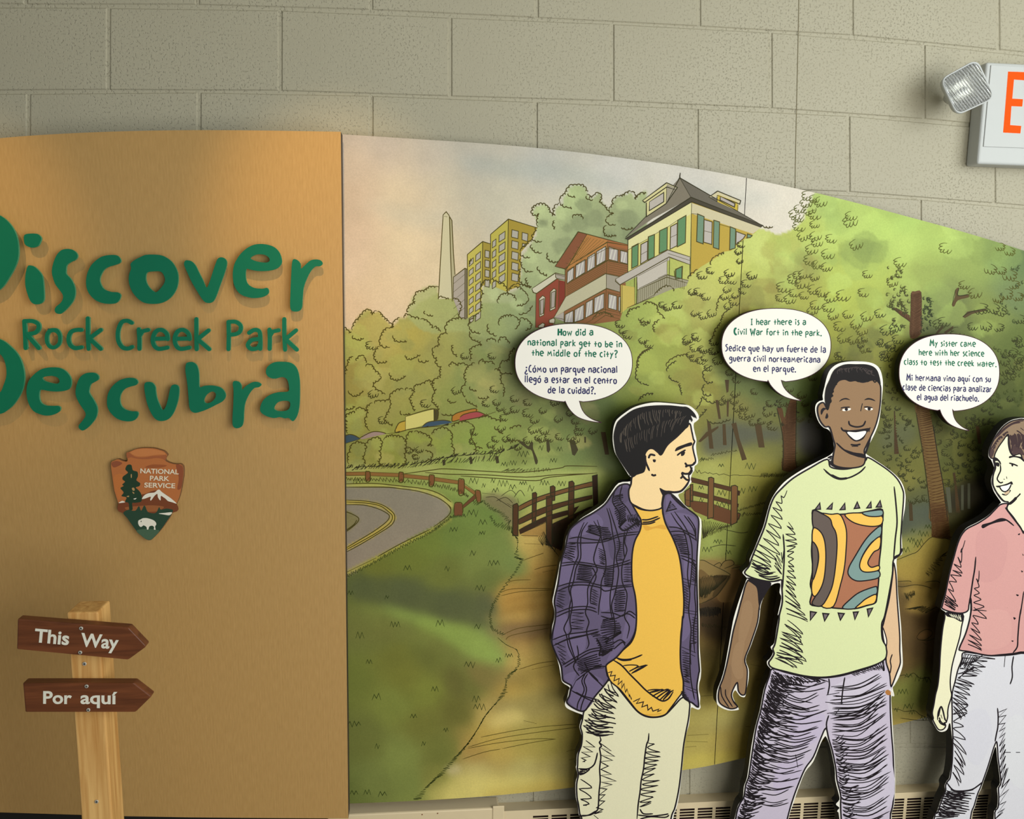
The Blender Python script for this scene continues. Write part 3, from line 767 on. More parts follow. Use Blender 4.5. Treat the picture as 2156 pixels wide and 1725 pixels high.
v, f = loft([rsq(hc, 0.004, 0.018, YH + 0.003), rsq(hc, 0.012, 0.016, YH + 0.010), rsq(hc, 0.030, 0.014, YH + 0.028), rsq(hc, 0.044, 0.01, YH + 0.033)], False, True)
mb = MB(); mb.add(v, f); mb.build('reflector', M_CHROME, lamp)
m, nt, b = new_mat('clear_ribbed_lens'); b.inputs['Transmission Weight'].default_value = 1.0; b.inputs['Roughness'].default_value = 0.12; b.inputs['IOR'].default_value = 1.45
b.inputs['Base Color'].default_value = (0.95, 0.96, 0.95, 1)
wv = N_(nt, 'ShaderNodeTexWave', wave_type='BANDS', bands_direction='DIAGONAL'); wv.inputs['Scale'].default_value = 70; wv.inputs['Distortion'].default_value = 1.5
tc = N_(nt, 'ShaderNodeTexCoord'); bp = N_(nt, 'ShaderNodeBump'); bp.inputs['Strength'].default_value = 0.7; bp.inputs['Distance'].default_value = 0.001
nt.links.new(tc.outputs['Object'], wv.inputs['Vector']); nt.links.new(wv.outputs['Fac'], bp.inputs['Height']); nt.links.new(bp.outputs['Normal'], b.inputs['Normal'])
mb = MB(); a_, b_ = rsq(hc, 0.0045, 0.018, YH + 0.0005), rsq(hc, 0.0045, 0.018, YH + 0.0025)
v, f = loft([a_, b_], True, True); mb.add(v, f); mb.build('lens', m, lamp)
cc = sum((q for q in hc), Vector()) / 4
mb = MB(); mb.add(*cyl((cc.x, YH + 0.012, cc.z), (0, 1, 0), 0.0045, 0.02, 12))
mb.build('bulb', plain('bulb_glass', (120, 124, 122), 0.15), lamp)
mb = MB(); mb.add(*cyl((cc.x - 0.012, YH + 0.04, cc.z - 0.005), (0.55, 1.0, 0.05), 0.016, 0.045, 20)); mb.build('swivel_neck', M_SIGN, lamp, True)

# ------------------------------------------------------------------ wall heater
M_HEAT = plain('heater_enamel', (214, 196, 160), 0.4, var=0.03)
M_DARK = plain('heater_inside', (44, 22, 16), 0.8)
yh = -0.046
hz = at(1550, 1686, yh).z                       # bend line height
hb = at(1490, 1671, 0.0).z                      # top against the wall
xL, xS, xR = at(690, 1712, yh).x, at(1036, 1702, yh).x, 2.9
ht = empty('wall_heater', (xS, -0.023, 0.0), 'cream enamel wall heater cover with rows of slots, running below the mural', 'heater')
mb = MB(); mb.add([(xS, 0, 0.05), (xR, 0, 0.05), (xR, 0, hb), (xS, 0, hb), (xS, yh, hz), (xR, yh, hz)], [(3, 2, 5, 4)])
# front with slots
x0s = at(1122, 1722, yh).x; pit = at(1505.6, 1704, yh).x - at(1468, 1704, yh).x; sw = at(1499, 1704, yh).x - at(1468, 1704, yh).x
z0s = at(1485, 1701.5, yh).z; pz = 0.0080; sh = 0.0054; nr_, nc_ = 12, int((xR - x0s) / pit) - 1
xs = [xS] + sum([[x0s + i * pit, x0s + i * pit + sw] for i in range(nc_)], []) + [xR]
zs = [hz] + sum([[z0s - j * pz, z0s - j * pz - sh] for j in range(nr_)], []) + [0.08]
for i in range(len(xs) - 1):
    for j in range(len(zs) - 1):
        if i % 2 == 1 and j % 2 == 1:
            a, b_, c, d = xs[i], xs[i + 1], zs[j], zs[j + 1]   # slot reveal
            mb.add([(a, yh, c), (b_, yh, c), (a, yh + .006, c - .001), (b_, yh + .006, c - .001)], [(0, 1, 3, 2)])
            continue
        mb.add([(xs[i], yh, zs[j]), (xs[i + 1], yh, zs[j]), (xs[i + 1], yh, zs[j + 1]), (xs[i], yh, zs[j + 1])], [(0, 3, 2, 1)])
mb.build('slotted_cover', M_HEAT, ht, fix=False)
mb = MB(); mb.box(xS, xR, -0.03, -0.001, 0.06, hz - 0.008); mb.build('dark_slot_backing', M_DARK, ht)  # dark box added behind the slots; the shade inside is put into its colour
hz2 = at(900, 1708, yh - .003).z
mb = MB(); mb.box(xL - 0.04, xS + 0.018, yh - 0.004, 0, 0.05, hz2); o = mb.build('end_cover', M_HEAT, ht); bevel(o, 0.004, 2)
M_RUST = plain('rivet_rust', (120, 70, 36), 0.6)
for q in ("888.8,1715.5", "921.4,1713"):
    mb = MB(); mb.add(*cyl(at(*P(q)[0], yh - .004), (0, -1, 0), 0.0016, 0.0008, 10)); mb.build('rivet', M_RUST, ht)
jb = at(1062, 1699, yh - .008).x
mb = MB(); mb.box(xS + 0.001, jb, yh - 0.0062, yh - 0.002, 0.05, hz2 + 0.006); bevel(mb.build('joint_strip', M_HEAT, ht), 0.002, 2)
# ------------------------------------------------------------------ painted mural
# the water-colour ground is painted on a grid of points over the board (photo x 718..2380)
GX0, GY0, CELL = 716.0, 276.0, 4.0
GW, GH = 420, 362
gx = GX0 + np.arange(GW) * CELL; gy = GY0 + np.arange(GH) * CELL
GXX, GYY = np.meshgrid(gx, gy)
def smooth_noise(scale, seed, octv=4):
    r = np.random.default_rng(seed); out = np.zeros((GH, GW)); amp = 1.0; tot = 0
    for o in range(octv):
        s = max(scale / 2 ** o, 1.2); nx, ny = int(GW * CELL / s) + 3, int(GH * CELL / s) + 3
        g_ = r.random((ny, nx)); fx = (GXX - GX0) / s; fy = (GYY - GY0) / s
        ix, iy = fx.astype(int), fy.astype(int); tx, ty = fx - ix, fy - iy
        tx, ty = tx * tx * (3 - 2 * tx), ty * ty * (3 - 2 * ty)
        out += amp * ((g_[iy, ix] * (1 - tx) + g_[iy, ix + 1] * tx) * (1 - ty) + (g_[iy + 1, ix] * (1 - tx) + g_[iy + 1, ix + 1] * tx) * ty)
        tot += amp; amp *= 0.55
    return out / tot - 0.5
NZ = [smooth_noise(s, i) for i, s in enumerate((160, 60, 26))]
WX, WY = smooth_noise(70, 21) * 26, smooth_noise(70, 22) * 26
def idw(pts, power=3.0):
    num = np.zeros((GH, GW, 3)); den = np.zeros((GH, GW))
    for x, y, c in pts:
        w = 1.0 / (((GXX + WX - x) ** 2 + (GYY + WY - y) ** 2) / 900.0 + 1.0) ** (power / 2)
        num += w[..., None] * np.array(c, float); den += w
    return num / den[..., None]
def pmask(poly, soft=0, warp=0.0):
    p = np.array(poly, float); X_, Y_ = GXX + WX * warp, GYY + WY * warp
    x0, y0 = p.min(0) - 30; x1, y1 = p.max(0) + 30
    m = np.zeros((GH, GW), bool)
    for i in range(len(p)):
        (ax, ay), (bx, by) = p[i - 1], p[i]
        if ay == by: continue
        c = ((ay > Y_) != (by > Y_)) & (X_ < (bx - ax) * (Y_ - ay) / (by - ay) + ax)
        m ^= c
    m = m.astype(float)
    k = int(soft / CELL)
    for _ in range(2):
        if k:
            for ax_ in (0, 1):
                acc = np.zeros_like(m)
                for d in range(-k, k + 1): acc += np.roll(m, d, ax_)
                m = acc / (2 * k + 1)
    return m
def CP(s):
    out = []
    for t in s.split():
        a, c = t.split(':'); x, y = a.split(','); out.append((float(x), float(y), tuple(int(c[i:i + 2], 16) for i in (0, 2, 4))))
    return out
def paint(poly, col, soft=6, alpha=1.0, warp=0.4, smooth=True):
    global CAN
    if isinstance(poly, str): poly = P(poly)
    if smooth: poly = cat(poly, True, 4)
    m = (pmask(poly, soft, warp) * alpha)[..., None]
    c = col if isinstance(col, np.ndarray) else np.array(col, float)
    CAN = CAN * (1 - m) + c * m
CAN = idw(CP(
 # left woods
 "735,700:988c4e 760,680:9a9052 800,690:9c9456 850,700:999048 900,640:8f8e52 950,650:858a52 1000,640:828a58 1050,640:7f8a5c 1060,700:7d8559 1100,620:80906a 740,800:8a8042 800,850:888648 870,800:8f8c48 920,760:8a8a4c 950,850:7e8544 1000,800:78834a 1050,780:6e7a44 1080,850:6a7340 "
 "740,860:84803c 900,930:848c3e 950,960:7c8a3e 1020,930:7f9040 1060,900:808f44 820,950:7f8238 760,960:767634 1120,900:6f7a3c 1180,880:64703a 1240,900:58682f 1240,860:4f5f2e 1100,960:6c7638 1160,950:69743a "
 # meadow
 "750,985:9a9450 900,985:8f9650 1000,985:8b9a52 1100,1000:95a45a 1200,960:6c7c44 1150,985:8a9852 1050,1020:98a85a 1200,1015:93a052 1250,1000:8a944a 1230,960:60703c 1280,970:5c6a38 "
 # hill of trees
 "1340,680:8c9a48 1300,700:7f8c40 1400,650:97a350 1480,620:a8ab58 1540,560:b0b458 1600,520:adb864 1620,600:a4ae54 1560,650:98983f 1400,720:86903c 1350,760:8d9a45 1420,800:8b943e 1330,800:707c34 1480,760:868436 1480,820:7c7830 1540,740:7c7834 1560,860:6d6a30 1450,880:77742f 1500,900:6f6c2e "
 "1540,900:5f6233 1600,880:5c6034 1620,820:56632f 1660,840:4d5c2c 1700,860:4e5828 1560,790:5c6730 1620,900:66662c 1700,930:54542a 1700,1000:4c4a28 "
 # big tree upper right
 "1710,410:a3b868 1760,440:9fb962 1800,480:a2ba5e 1850,470:a0ba5c 1900,460:98b45a 1900,520:a0b85c 1980,500:94ac56 2050,520:8aa052 2100,530:6e854a 2150,540:586e44 1700,480:a0ae50 1660,520:a4ac54 1690,560:84843e 1750,560:9cac4c 1800,560:a0b050 1860,580:98a84a 1950,580:88984a 2040,560:7e9048 2130,620:62744a 2080,660:72803e 1700,620:90943c 1760,620:9aa844 1820,640:94a042 1900,640:747e3c 1980,640:687242 2050,700:5c6834 2140,720:56642f "
 "1760,700:84882f 1800,740:7e8030 1840,700:7a7e34 1860,760:70722f 1780,780:7e8030 1870,850:5c5e2a 1870,940:54562a 1980,700:4a522a 2000,660:545e36 2120,800:4c5628 2130,860:464f26 2060,930:40461f "
 # woods on the right
 "1900,900:5c5f30 1920,960:605f2c 1900,1010:6a6730 1960,900:46461e 2000,960:4c4f26 2050,960:42461f 2010,1010:50501f 2040,1060:2c2a16 2080,1050:241f12 1990,1080:3f3d22 1920,1060:4f5230 1900,1090:3d4438 1950,1080:40463a 1920,1110:6a7040 1900,1150:7b7f40 1960,1150:7f7432 1920,1200:786a2c 1990,1160:5c4e1e 1900,1240:54482a 1960,1240:6a5a28 2000,1200:2a2012 "
 "1900,1330:54482c 1940,1360:4a3f28 1960,1300:3a2e1a 1900,1400:54482a 1940,1440:5f6c34 1910,1470:55602f 1890,1510:6a6a38 1930,1550:8d8440 1900,1540:999048 2000,1400:342a18 2100,1300:40361e 2100,1500:6a6432 2250,900:48542c 2300,700:586a3c 2280,1200:453a1e 2300,1450:6a6432 "
 # ground left
 "960,1130:5f7434 1000,1100:647a38 900,1140:62732f 860,1180:5f6c2c 800,1200:5f682a 1040,1080:5c7434 1060,1150:62763a 1000,1180:66763a 940,1200:5e6a30 1030,1220:5a6a34 1080,1180:627a40 "
 "760,1230:4f5a30 850,1250:4c5734 950,1280:4a5636 1020,1290:49533a 740,1260:5c6a34 780,1300:65773a 850,1310:667a3c 900,1330:6f8a3f 960,1340:6c883f 1020,1340:688244 1040,1390:6a8a48 1000,1380:6a8442 900,1380:5a6630 800,1340:5f6c34 740,1340:5e6c36 830,1390:5f6a2e 960,1440:565c2e 1000,1430:5c6632 740,1420:5c6c30 850,1420:65702f 900,1460:6a7a34 830,1480:687a38 900,1520:606a30 960,1500:585f2c 760,1560:5c6a34 850,1600:6a7e40 930,1580:5d6a32 780,1650:62743c 860,1650:667a3e 740,1680:586a34 920,1640:6a7438 "
 # path
 "1110,1140:b8a058 1140,1180:b08c44 1150,1240:a08a44 1080,1260:a48640 1100,1290:9c8440 1120,1330:806a3c 1090,1330:74603a 1100,1360:a08f50 1140,1370:a09654 1080,1400:9f9452 1130,1400:948a44 1120,1440:757038 1080,1450:8a7c3e 1060,1500:7d7440 1120,1480:857c3c 1040,1510:a29a58 1100,1530:8a8a4c 1030,1560:a09448 1100,1560:8e8a44 1000,1590:8a7a42 1060,1590:998f4a 1000,1640:a8aa66 1100,1620:989a58 960,1680:b0b468 1050,1680:aaa95e 1150,1660:8f8a44 1160,1560:80803e 1180,1620:8f8f50 1180,1500:8a843e 1180,1440:7c7634 1200,1700:a09a50 "
 # between the figures
 "1440,960:82823c 1450,1010:96984a 1500,1010:9a9c52 1550,1040:848034 1540,1000:88863c 1600,1010:7c7630 1440,1060:888a44 1500,1060:8f9248 1580,1060:767032 1440,1130:70742f 1500,1100:7c8a3e 1540,1110:74823c 1490,1150:80924a 1540,1150:72803c 1580,1110:5f6428 1500,1180:76803f 1470,1230:806636 1510,1260:745c34 1470,1290:58452a 1520,1320:4a4430 1500,1350:6a5c30 1540,1370:463f26 1490,1380:5a5430 1530,1400:65602e 1490,1420:736c36 1540,1430:7c7438 1500,1460:86823e 1480,1500:8f9050 1520,1520:8c8f54 1470,1560:90904c 1530,1560:8a8444 1470,1600:a0a04c 1530,1600:979542 1560,1580:847c30 1620,1560:8a8440 1660,1500:787440 1700,1300:40361e 1700,1150:54502a 1320,1500:8a8440 1320,1200:705a2c"), 5.0)
# --- foliage blots (transparent washes) before the harder shapes
def blots(poly, n, rmin, rmax, cols, alpha, seed, soft=3):
    r = random.Random(seed); poly = cat(P(poly), True, 3); p = np.array(poly)
    x0, y0 = p.min(0); x1, y1 = p.max(0); clip = pmask(poly, 3, 0.2)
    global CAN
    for _ in range(n):
        x, y, q = r.uniform(x0, x1), r.uniform(y0, y1), r.uniform(rmin, rmax)
        blob = [(x + q * r.uniform(.6, 1.2) * math.cos(t), y + q * r.uniform(.5, 1.0) * math.sin(t)) for t in np.linspace(0, 6.283, 9)[:-1]]
        m = (pmask(cat(blob, True, 3), soft, 0.15) * clip * alpha * r.uniform(.4, 1))[..., None]
        CAN = CAN * (1 - m) + np.array(r.choice(cols), float) * m
blots("722,700 760,660 900,620 1000,660 1060,620 1100,640 1110,760 1240,830 1270,920 1160,960 900,970 722,985", 110, 14, 38, [(168, 158, 92), (120, 128, 76), (140, 142, 84), (116, 112, 70), (150, 160, 84)], .5, 1)
blots("1290,720 1420,640 1560,580 1640,480 1700,520 1640,640 1520,680 1540,780 1500,860 1330,830 1310,760", 90, 14, 40, [(176, 188, 96), (120, 122, 54), (150, 160, 70), (128, 116, 50)], .5, 2)
blots("1640,480 1720,405 2156,510 2156,760 1880,700 1740,680 1640,620", 90, 16, 52, [(170, 196, 104), (136, 160, 80), (150, 172, 84), (110, 128, 62)], .4, 3)
blots("1740,680 1900,700 2156,760 2156,1000 1960,980 1880,860 1760,760", 70, 12, 40, [(92, 98, 48), (60, 68, 34), (108, 104, 50)], .4, 4)
# --- woodland dark behind the trunks
for pl_, c_, a_ in (("1490,905 1540,885 1600,900 1640,900 1650,930 1600,930 1560,940 1520,960 1480,955", (70, 72, 72), .7),
                    ("1680,890 1720,880 1740,900 1745,960 1700,960 1680,940", (46, 42, 48), .8),
                    ("1850,910 1900,890 1930,900 1925,930 1880,945 1850,940", (80, 84, 62), .7),
                    ("1990,1040 2050,1010 2100,1000 2156,1020 2156,1110 2060,1070 1995,1085", (38, 34, 24), .8),
                    ("1870,1080 1915,1060 1960,1065 1960,1105 1910,1120 1870,1130", (66, 74, 66), .8),
                    ("1530,700 1600,690 1720,760 1740,840 1640,850 1560,830 1500,780 1500,730", (84, 98, 50), .55),
                    ("1470,1270 1520,1255 1560,1300 1555,1350 1480,1340", (44, 36, 24), .7),
                    ("1262,1062 1290,1040 1300,1100 1200,1180 1160,1150 1200,1100", (50, 34, 16), .8)): paint(pl_, c_, 8, a_)
# --- road, verge, meadow bands
paint("M5 0,100 150,95 350,100 500,115 650,135 800,190 900,250 915,290 890,350 830,400 700,470 500,575 250,700 0,830", (128, 121, 110), 2, 1, .0)
paint("M5 0,75 250,72 450,90 700,120 830,165 920,230 940,270 905,290 890,250 800,190 650,140 500,118 350,103 150,98 0,103", (168, 162, 84), 2, .9, 0)
paint("M5 0,210 150,215 290,235 390,280 450,340 430,400 350,470 200,560 0,660 0,620 180,530 320,440 400,370 390,320 320,280 200,255 0,250", (170, 152, 64), 2, .95, 0)
paint("M5 0,300 60,310 140,360 130,410 60,470 0,490", (118, 112, 76), 3, 1, 0)
paint("M5 0,830 250,700 500,575 760,450 880,370 910,350 915,385 760,480 500,612 250,740 0,870", (150, 148, 64), 3, .8, .0)
paint("M4 0,1440 500,1440 800,1480 1000,1560 1060,1580 900,1560 700,1500 400,1470 0,1470", (120, 140, 66), 4, .7, 0)
paint("M4 10,1330 300,1340 760,1350 1200,1370 1600,1390 2156,1360 2156,1400 1600,1430 1100,1400 600,1380 10,1372", (166, 170, 100), 5, .6, 0)
paint("M4 1080,1430 1500,1440 2100,1420 2100,1460 1700,1530 1300,1560 1180,1540", (158, 170, 94), 8, .6, .1)
# gray stream bed beyond the bridge foot
paint("M5 1180,170 1330,160 1450,200 1480,260 1470,400 1420,440 1330,330 1220,250", (112, 100, 74), 6, .8, .1)
# painted tree shadows across the grass of the picture
paint("M5 30,930 150,860 330,850 600,900 900,1010 1250,1110 1240,1200 1270,1290 1100,1280 900,1240 700,1190 350,1090 100,1040", (74, 86, 56), 10, .75, .3)
paint("M5 20,1140 300,1170 600,1260 900,1420 1100,1560 1300,1700 1100,1700 900,1560 700,1450 400,1400 20,1400", (96, 106, 54), 8, .55, .3)
paint("M5 350,1100 700,1190 950,1260 1150,1330 1250,1400 1330,1560 1150,1560 950,1430 700,1290 450,1190", (118, 150, 72), 10, .7, .2)
paint("M6 1050,400 1300,430 1480,470 1830,540 1850,600 1600,570 1400,560 1250,640 1100,560", (108, 100, 58), 8, .6, .2)
paint("M6 1450,470 1850,540 1900,610 1700,640 1500,720 1340,740 1400,640 1600,590 1440,520", (164, 150, 74), 8, .5, .2)
paint("M6 1340,740 1900,600 1990,720 1950,900 1500,860 1280,800", (136, 138, 88), 14, .6, .3)
paint("M6 1290,860 1400,800 1560,850 1500,920 1250,960", (184, 182, 112), 10, .7, .2)
paint("M6 1000,1260 1300,1270 1950,1260 1950,1340 1500,1350 1000,1350 900,1330", (140, 142, 100), 14, .5, .2)
paint("M6 880,1290 980,1270 1000,1340 900,1350", (170, 172, 140), 6, .6, .2)
paint("M6 700,1560 900,1380 1400,1360 1950,1370 1960,1440 1300,1540 1250,1560", (184, 186, 108), 14, .6, .2)
paint("M6 1210,1560 1300,1480 1950,1400 1960,1480 1600,1510", (160, 150, 72), 8, .6, .2)
paint("M5 1260,1190 1790,1170 1790,1215 1270,1225", (172, 156, 88), 8, .7, .1)
paint("M5 1240,1300 1780,1250 1780,1330 1400,1350 1260,1340", (112, 100, 72), 8, .8, .1)
paint("M5 1500,530 1650,560 1850,700 1800,760 1600,760 1530,720 1490,600", (168, 150, 76), 12, .6, .2)
for a, b in ((830, 12), (905, 10), (1000, 14), (1080, 10)):
    paint(f"M5 1340,{a+90} 1500,{a+20} 1800,{a-30} 1800,{a+b} 1500,{a+60} 1345,{a+105}", (128, 100, 42), 6, .45, .3)
# meadow right: stripes
for y, c_ in ((1620, (150, 150, 90)), (1540, (118, 116, 70)), (1640, (170, 168, 92)), (1580, (132, 128, 78))):
    paint(f"1400,{y} 1640,{y-30} 1640,{y-12} 1400,{y+16}", c_, 8, .35, .3)
# --- sky
SKY = idw(CP("722,285:a3a29a 800,300:a9aaa2 900,330:aeb0a4 1000,330:b2b6a8 1150,345:aeb6ae 1300,370:b2bab4 1450,400:b9c0b8 1600,410:c0c5b9 1690,420:c2c6b8 735,350:aeaa9c 735,420:b2aa98 850,420:b3b29c 950,400:b5b8a4 1050,430:b8bca6 1200,430:b9bfac 1320,430:bcc2b0 740,500:b8ae9a 740,560:bcb29c 850,520:bab79c 800,600:bcb396 740,640:bcae90 850,620:bab294 930,560:bab698 1000,500:bab9a0 1100,470:bcbea6 1600,460:c4c7b8 1660,450:c4c8b8"), 3.0)
SKY = SKY * np.array((1.0, 0.95, 1.01))
paint("700,250 1400,250 1740,360 1722,396 1712,412 1700,440 1692,462 1672,482 1640,495 1600,480 1560,470 1400,500 1200,520 1110,560 1080,640 1000,640 960,610 920,620 880,640 858,664 850,670 840,672 831,682 827,689 818,678 808,668 796,655 784,660 775,650 762,660 752,672 742,692 734,697 722,690 716,692", SKY, 2, 1, 0, smooth=False)
for pl_, a_ in (("980,330 1200,350 1340,400 1200,385 1000,360", .5), ("1400,390 1560,400 1640,430 1500,430", .3), ("760,430 900,440 1000,470 860,480", .25)):
    paint(pl_, (156, 164, 168), 14, a_, .6)
# tree mass behind the houses
TR = idw(CP("1130,470:a8b488 1200,420:a4b484 1160,520:929c78 1220,480:8c9872 1280,450:868f6c 1340,420:9aa67c 1330,480:7e8a68 1200,560:88936c 1120,600:8e9a72 1130,540:a0ac80 1150,640:7a8862 1280,560:7a8664 1100,680:7c8a60 1060,640:8c9a6a 1040,600:97a270 1000,660:8e9660 1350,520:6f7c5c 1110,760:6a7a4a"), 3.2)
paint("1121,447 1131,434 1152,433 1160,450 1168,455 1172,438 1186,428 1186,418 1198,404 1196,394 1212,391 1232,394 1236,407 1245,420 1256,408 1266,408 1268,424 1282,438 1290,426 1296,416 1316,410 1330,405 1336,420 1348,408 1362,408 1362,480 1330,520 1260,540 1220,640 1130,690 1100,700 1086,660 1094,600 1098,570 1102,540 1122,510 1132,490 1128,462", TR, 2, 1, 0.1)
paint("858,668 862,640 872,622 896,606 922,604 925,630 948,632 965,640 968,668 990,676 1010,660 1018,600 1040,592 1062,600 1070,616 1100,606 1122,620 1130,690 1100,740 980,700 900,700", TR, 2, .8, 0.1)
for x, y, q, c_ in ((1140, 470, 10, 0), (1148, 468, 10, 0), (1196, 482, 12, 0), (1230, 430, 16, 0), (1222, 470, 20, 0), (1250, 460, 24, 0), (1190, 520, 24, 0), (1320, 460, 22, 0), (1330, 490, 20, 0), (1200, 410, 10, 1), (1180, 450, 14, 1), (1140, 440, 9, 1), (1310, 430, 12, 1), (1120, 540, 14, 1), (1150, 580, 14, 1), (1190, 540, 12, 1), (1280, 500, 18, 0), (1160, 620, 26, 0), (1120, 650, 18, 0), (1300, 520, 12, 1), (1090, 640, 14, 1), (1040, 620, 14, 1)):
    b_ = [(x + q * random.uniform(.8, 1.2) * math.cos(t), y + q * random.uniform(.7, 1) * math.sin(t)) for t in np.linspace(0, 6.283, 8)[:-1]]
    paint(b_, (112, 122, 92) if c_ == 0 else (172, 186, 138), 3, .5, .2)
# bridge planks, right hand meadow, rocks
paint("M5 1490,470 1560,420 1720,370 1730,470 1690,520 1510,510", (150, 118, 58), 3, .9, .0)
paint("B2 290,890 420,880 560,880 640,950 700,960 640,1010 540,1000 430,970 290,960", (128, 108, 62), 4, .9, .1)
paint("B2 290,960 430,970 545,1010 500,1090 400,1160 290,1130", (92, 70, 38), 5, .85, .1)
paint("B2 560,960 690,960 660,1050 620,1200 480,1230 420,1180 540,1060", (118, 88, 48), 5, .7, .1)
paint("G2 205,880 450,780 700,540 850,510 1000,560 1020,900 930,1150 650,1210 210,1170", (140, 126, 58), 5, .75, .1)
paint("G2 290,1330 480,1250 700,1290 860,1380 850,1500 600,1690 340,1620 420,1480 350,1400", (138, 122, 60), 4, .85, .1)
paint("G3 520,400 680,330 740,400 640,480 540,480", (118, 92, 52), 4, .7, .1)
paint("G3 240,1050 730,1110 700,1450 150,1440", (104, 118, 56), 14, .5, .3)
CAN *= (1 + 0.06 * NZ[0] + 0.06 * NZ[1] + 0.05 * NZ[2])[..., None]
LUM = (CAN * np.array((.3, .59, .11))).sum(-1, keepdims=True)
CAN = np.clip((CAN * .9 + LUM * .1) * np.array((1.075, 1.065, 1.0)), 8, 250)

LOWW = np.clip((GYY - 1020) / 300, 0, 1)[..., None]      # lower field painted less green, and lightened to offset the dim light there
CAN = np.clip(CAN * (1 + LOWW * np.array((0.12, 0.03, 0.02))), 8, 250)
# ---- board
YM = -0.045
MTOP = [(720, 283), (800, 288), (900, 294.5), (1000, 301), (1100, 309), (1200, 319), (1300, 331.5), (1400, 345), (1500, 361), (1573, 374.5), (1650, 390.5), (1714, 404), (1810, 427), (1920, 455.5), (2030, 484.5), (2156, 521), (2260, 556), (2380, 600)]
MBOT = [(733, 1692), (820, 1689), (900, 1685.5), (1000, 1680), (1100, 1672.5), (1214, 1662), (1330, 1648), (1436, 1632.5), (1503, 1622), (1568, 1612), (1660, 1593), (1760, 1574), (1880, 1552), (1960, 1533), (2100, 1500), (2380, 1420)]
cx_ = np.arange(718, 2372, 4.0)
ty = np.interp(cx_, *zip(*cat(MTOP, n=6))); by = np.interp(cx_, *zip(*cat(MBOT, n=6)))
NRW = 340
V_ = np.linspace(0, 1, NRW)
pv_ = np.stack([np.repeat(cx_[None], NRW, 0) + 0 * V_[:, None], ty[None] + (by - ty)[None] * V_[:, None]], -1)
# columns lean with the board's plumb left edge
lean = (pv_[..., 1] - 283) * (844 - pv_[..., 0]) / (13681 - 283)
pv_[..., 0] += 2 + lean
def sample(px, py):
    fx = np.clip((px - GX0) / CELL, 0, GW - 1.001); fy = np.clip((py - GY0) / CELL, 0, GH - 1.001)
    ix, iy = fx.astype(int), fy.astype(int); tx, t2 = (fx - ix)[..., None], (fy - iy)[..., None]
    return (CAN[iy, ix] * (1 - tx) + CAN[iy, ix + 1] * tx) * (1 - t2) + (CAN[iy + 1, ix] * (1 - tx) + CAN[iy + 1, ix + 1] * tx) * t2
seam_i = int(np.argmin(np.abs(cx_ - 1573)))
mural = empty('mural', tuple(at(1400, 1660, -0.02)), 'wide printed park mural of houses, road, bridge and woods behind the cutout children', 'mural')
def panel(i0, i1, lab):
    g_ = pv_[:, i0:i1 + 1].copy()
    nr2, nc2 = g_.shape[:2]
    w = unp(g_.reshape(-1, 2), YM).reshape(nr2, nc2, 3)
    if i0 > 0: w[:, 0, 0] += 0.0017
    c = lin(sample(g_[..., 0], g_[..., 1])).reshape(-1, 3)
    idx = np.arange(nr2 * nc2).reshape(nr2, nc2)
    f = np.stack([idx[:-1, :-1], idx[1:, :-1], idx[1:, 1:], idx[:-1, 1:]], -1).reshape(-1, 4)
    ring = list(idx[0]) + list(idx[1:, -1]) + list(idx[-1, ::-1][1:]) + list(idx[::-1, 0][1:-1])
    v = w.reshape(-1, 3); bk = v[ring].copy(); bk[:, 1] = YM + 0.012; o = len(v); R = len(ring)
    v = np.vstack([v, bk])
    me = bpy.data.meshes.new('panel')
    faces = f.tolist() + [[ring[i], ring[(i + 1) % R], o + (i + 1) % R, o + i] for i in range(R)] + [[o + i for i in range(R)]]
    me.from_pydata(v.tolist(), [], faces)
    me.materials.append(M_MURAL); me.materials.append(M_EDGE)
    mi = np.zeros(len(faces), np.int32); mi[len(f):] = 1
    me.polygons.foreach_set('material_index', mi)
    ca = me.color_attributes.new('ink', 'FLOAT_COLOR', 'POINT')
    cc_ = np.ones((len(v), 4), np.float32); cc_[:o, :3] = c; cc_[o:, :3] = .04
    ca.data.foreach_set('color', cc_.ravel()); me.update()
    ob = link('panel', me, mural); ob['label'] = lab
    return ob
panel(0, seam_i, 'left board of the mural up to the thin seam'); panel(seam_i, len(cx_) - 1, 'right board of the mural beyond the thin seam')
for xx in (0.0, 0.5, 1.0):
    mb = MB(); mb.box(xx - .02, xx + .02, YM + .012, 0.0, 0.9, 1.5); mb.build('mounting_batten', M_EDGE, mural)

# ---- printed line drawing
INK = (72, 64, 18); DK = (48, 44, 20)
ma = Art(YM - 0.0002)
F_ = ma.fill
def FM(c, s, smooth=False): F_(c, s, smooth)
# obelisk
FM((188, 184, 154), "M1 852,690 878,664 904,697 906,720 928,1395 812,1400 820,1250")
FM((165, 160, 128), "M1 904,697 926,738 952,1195 938,1210 934,1395 928,1395 914,1000")
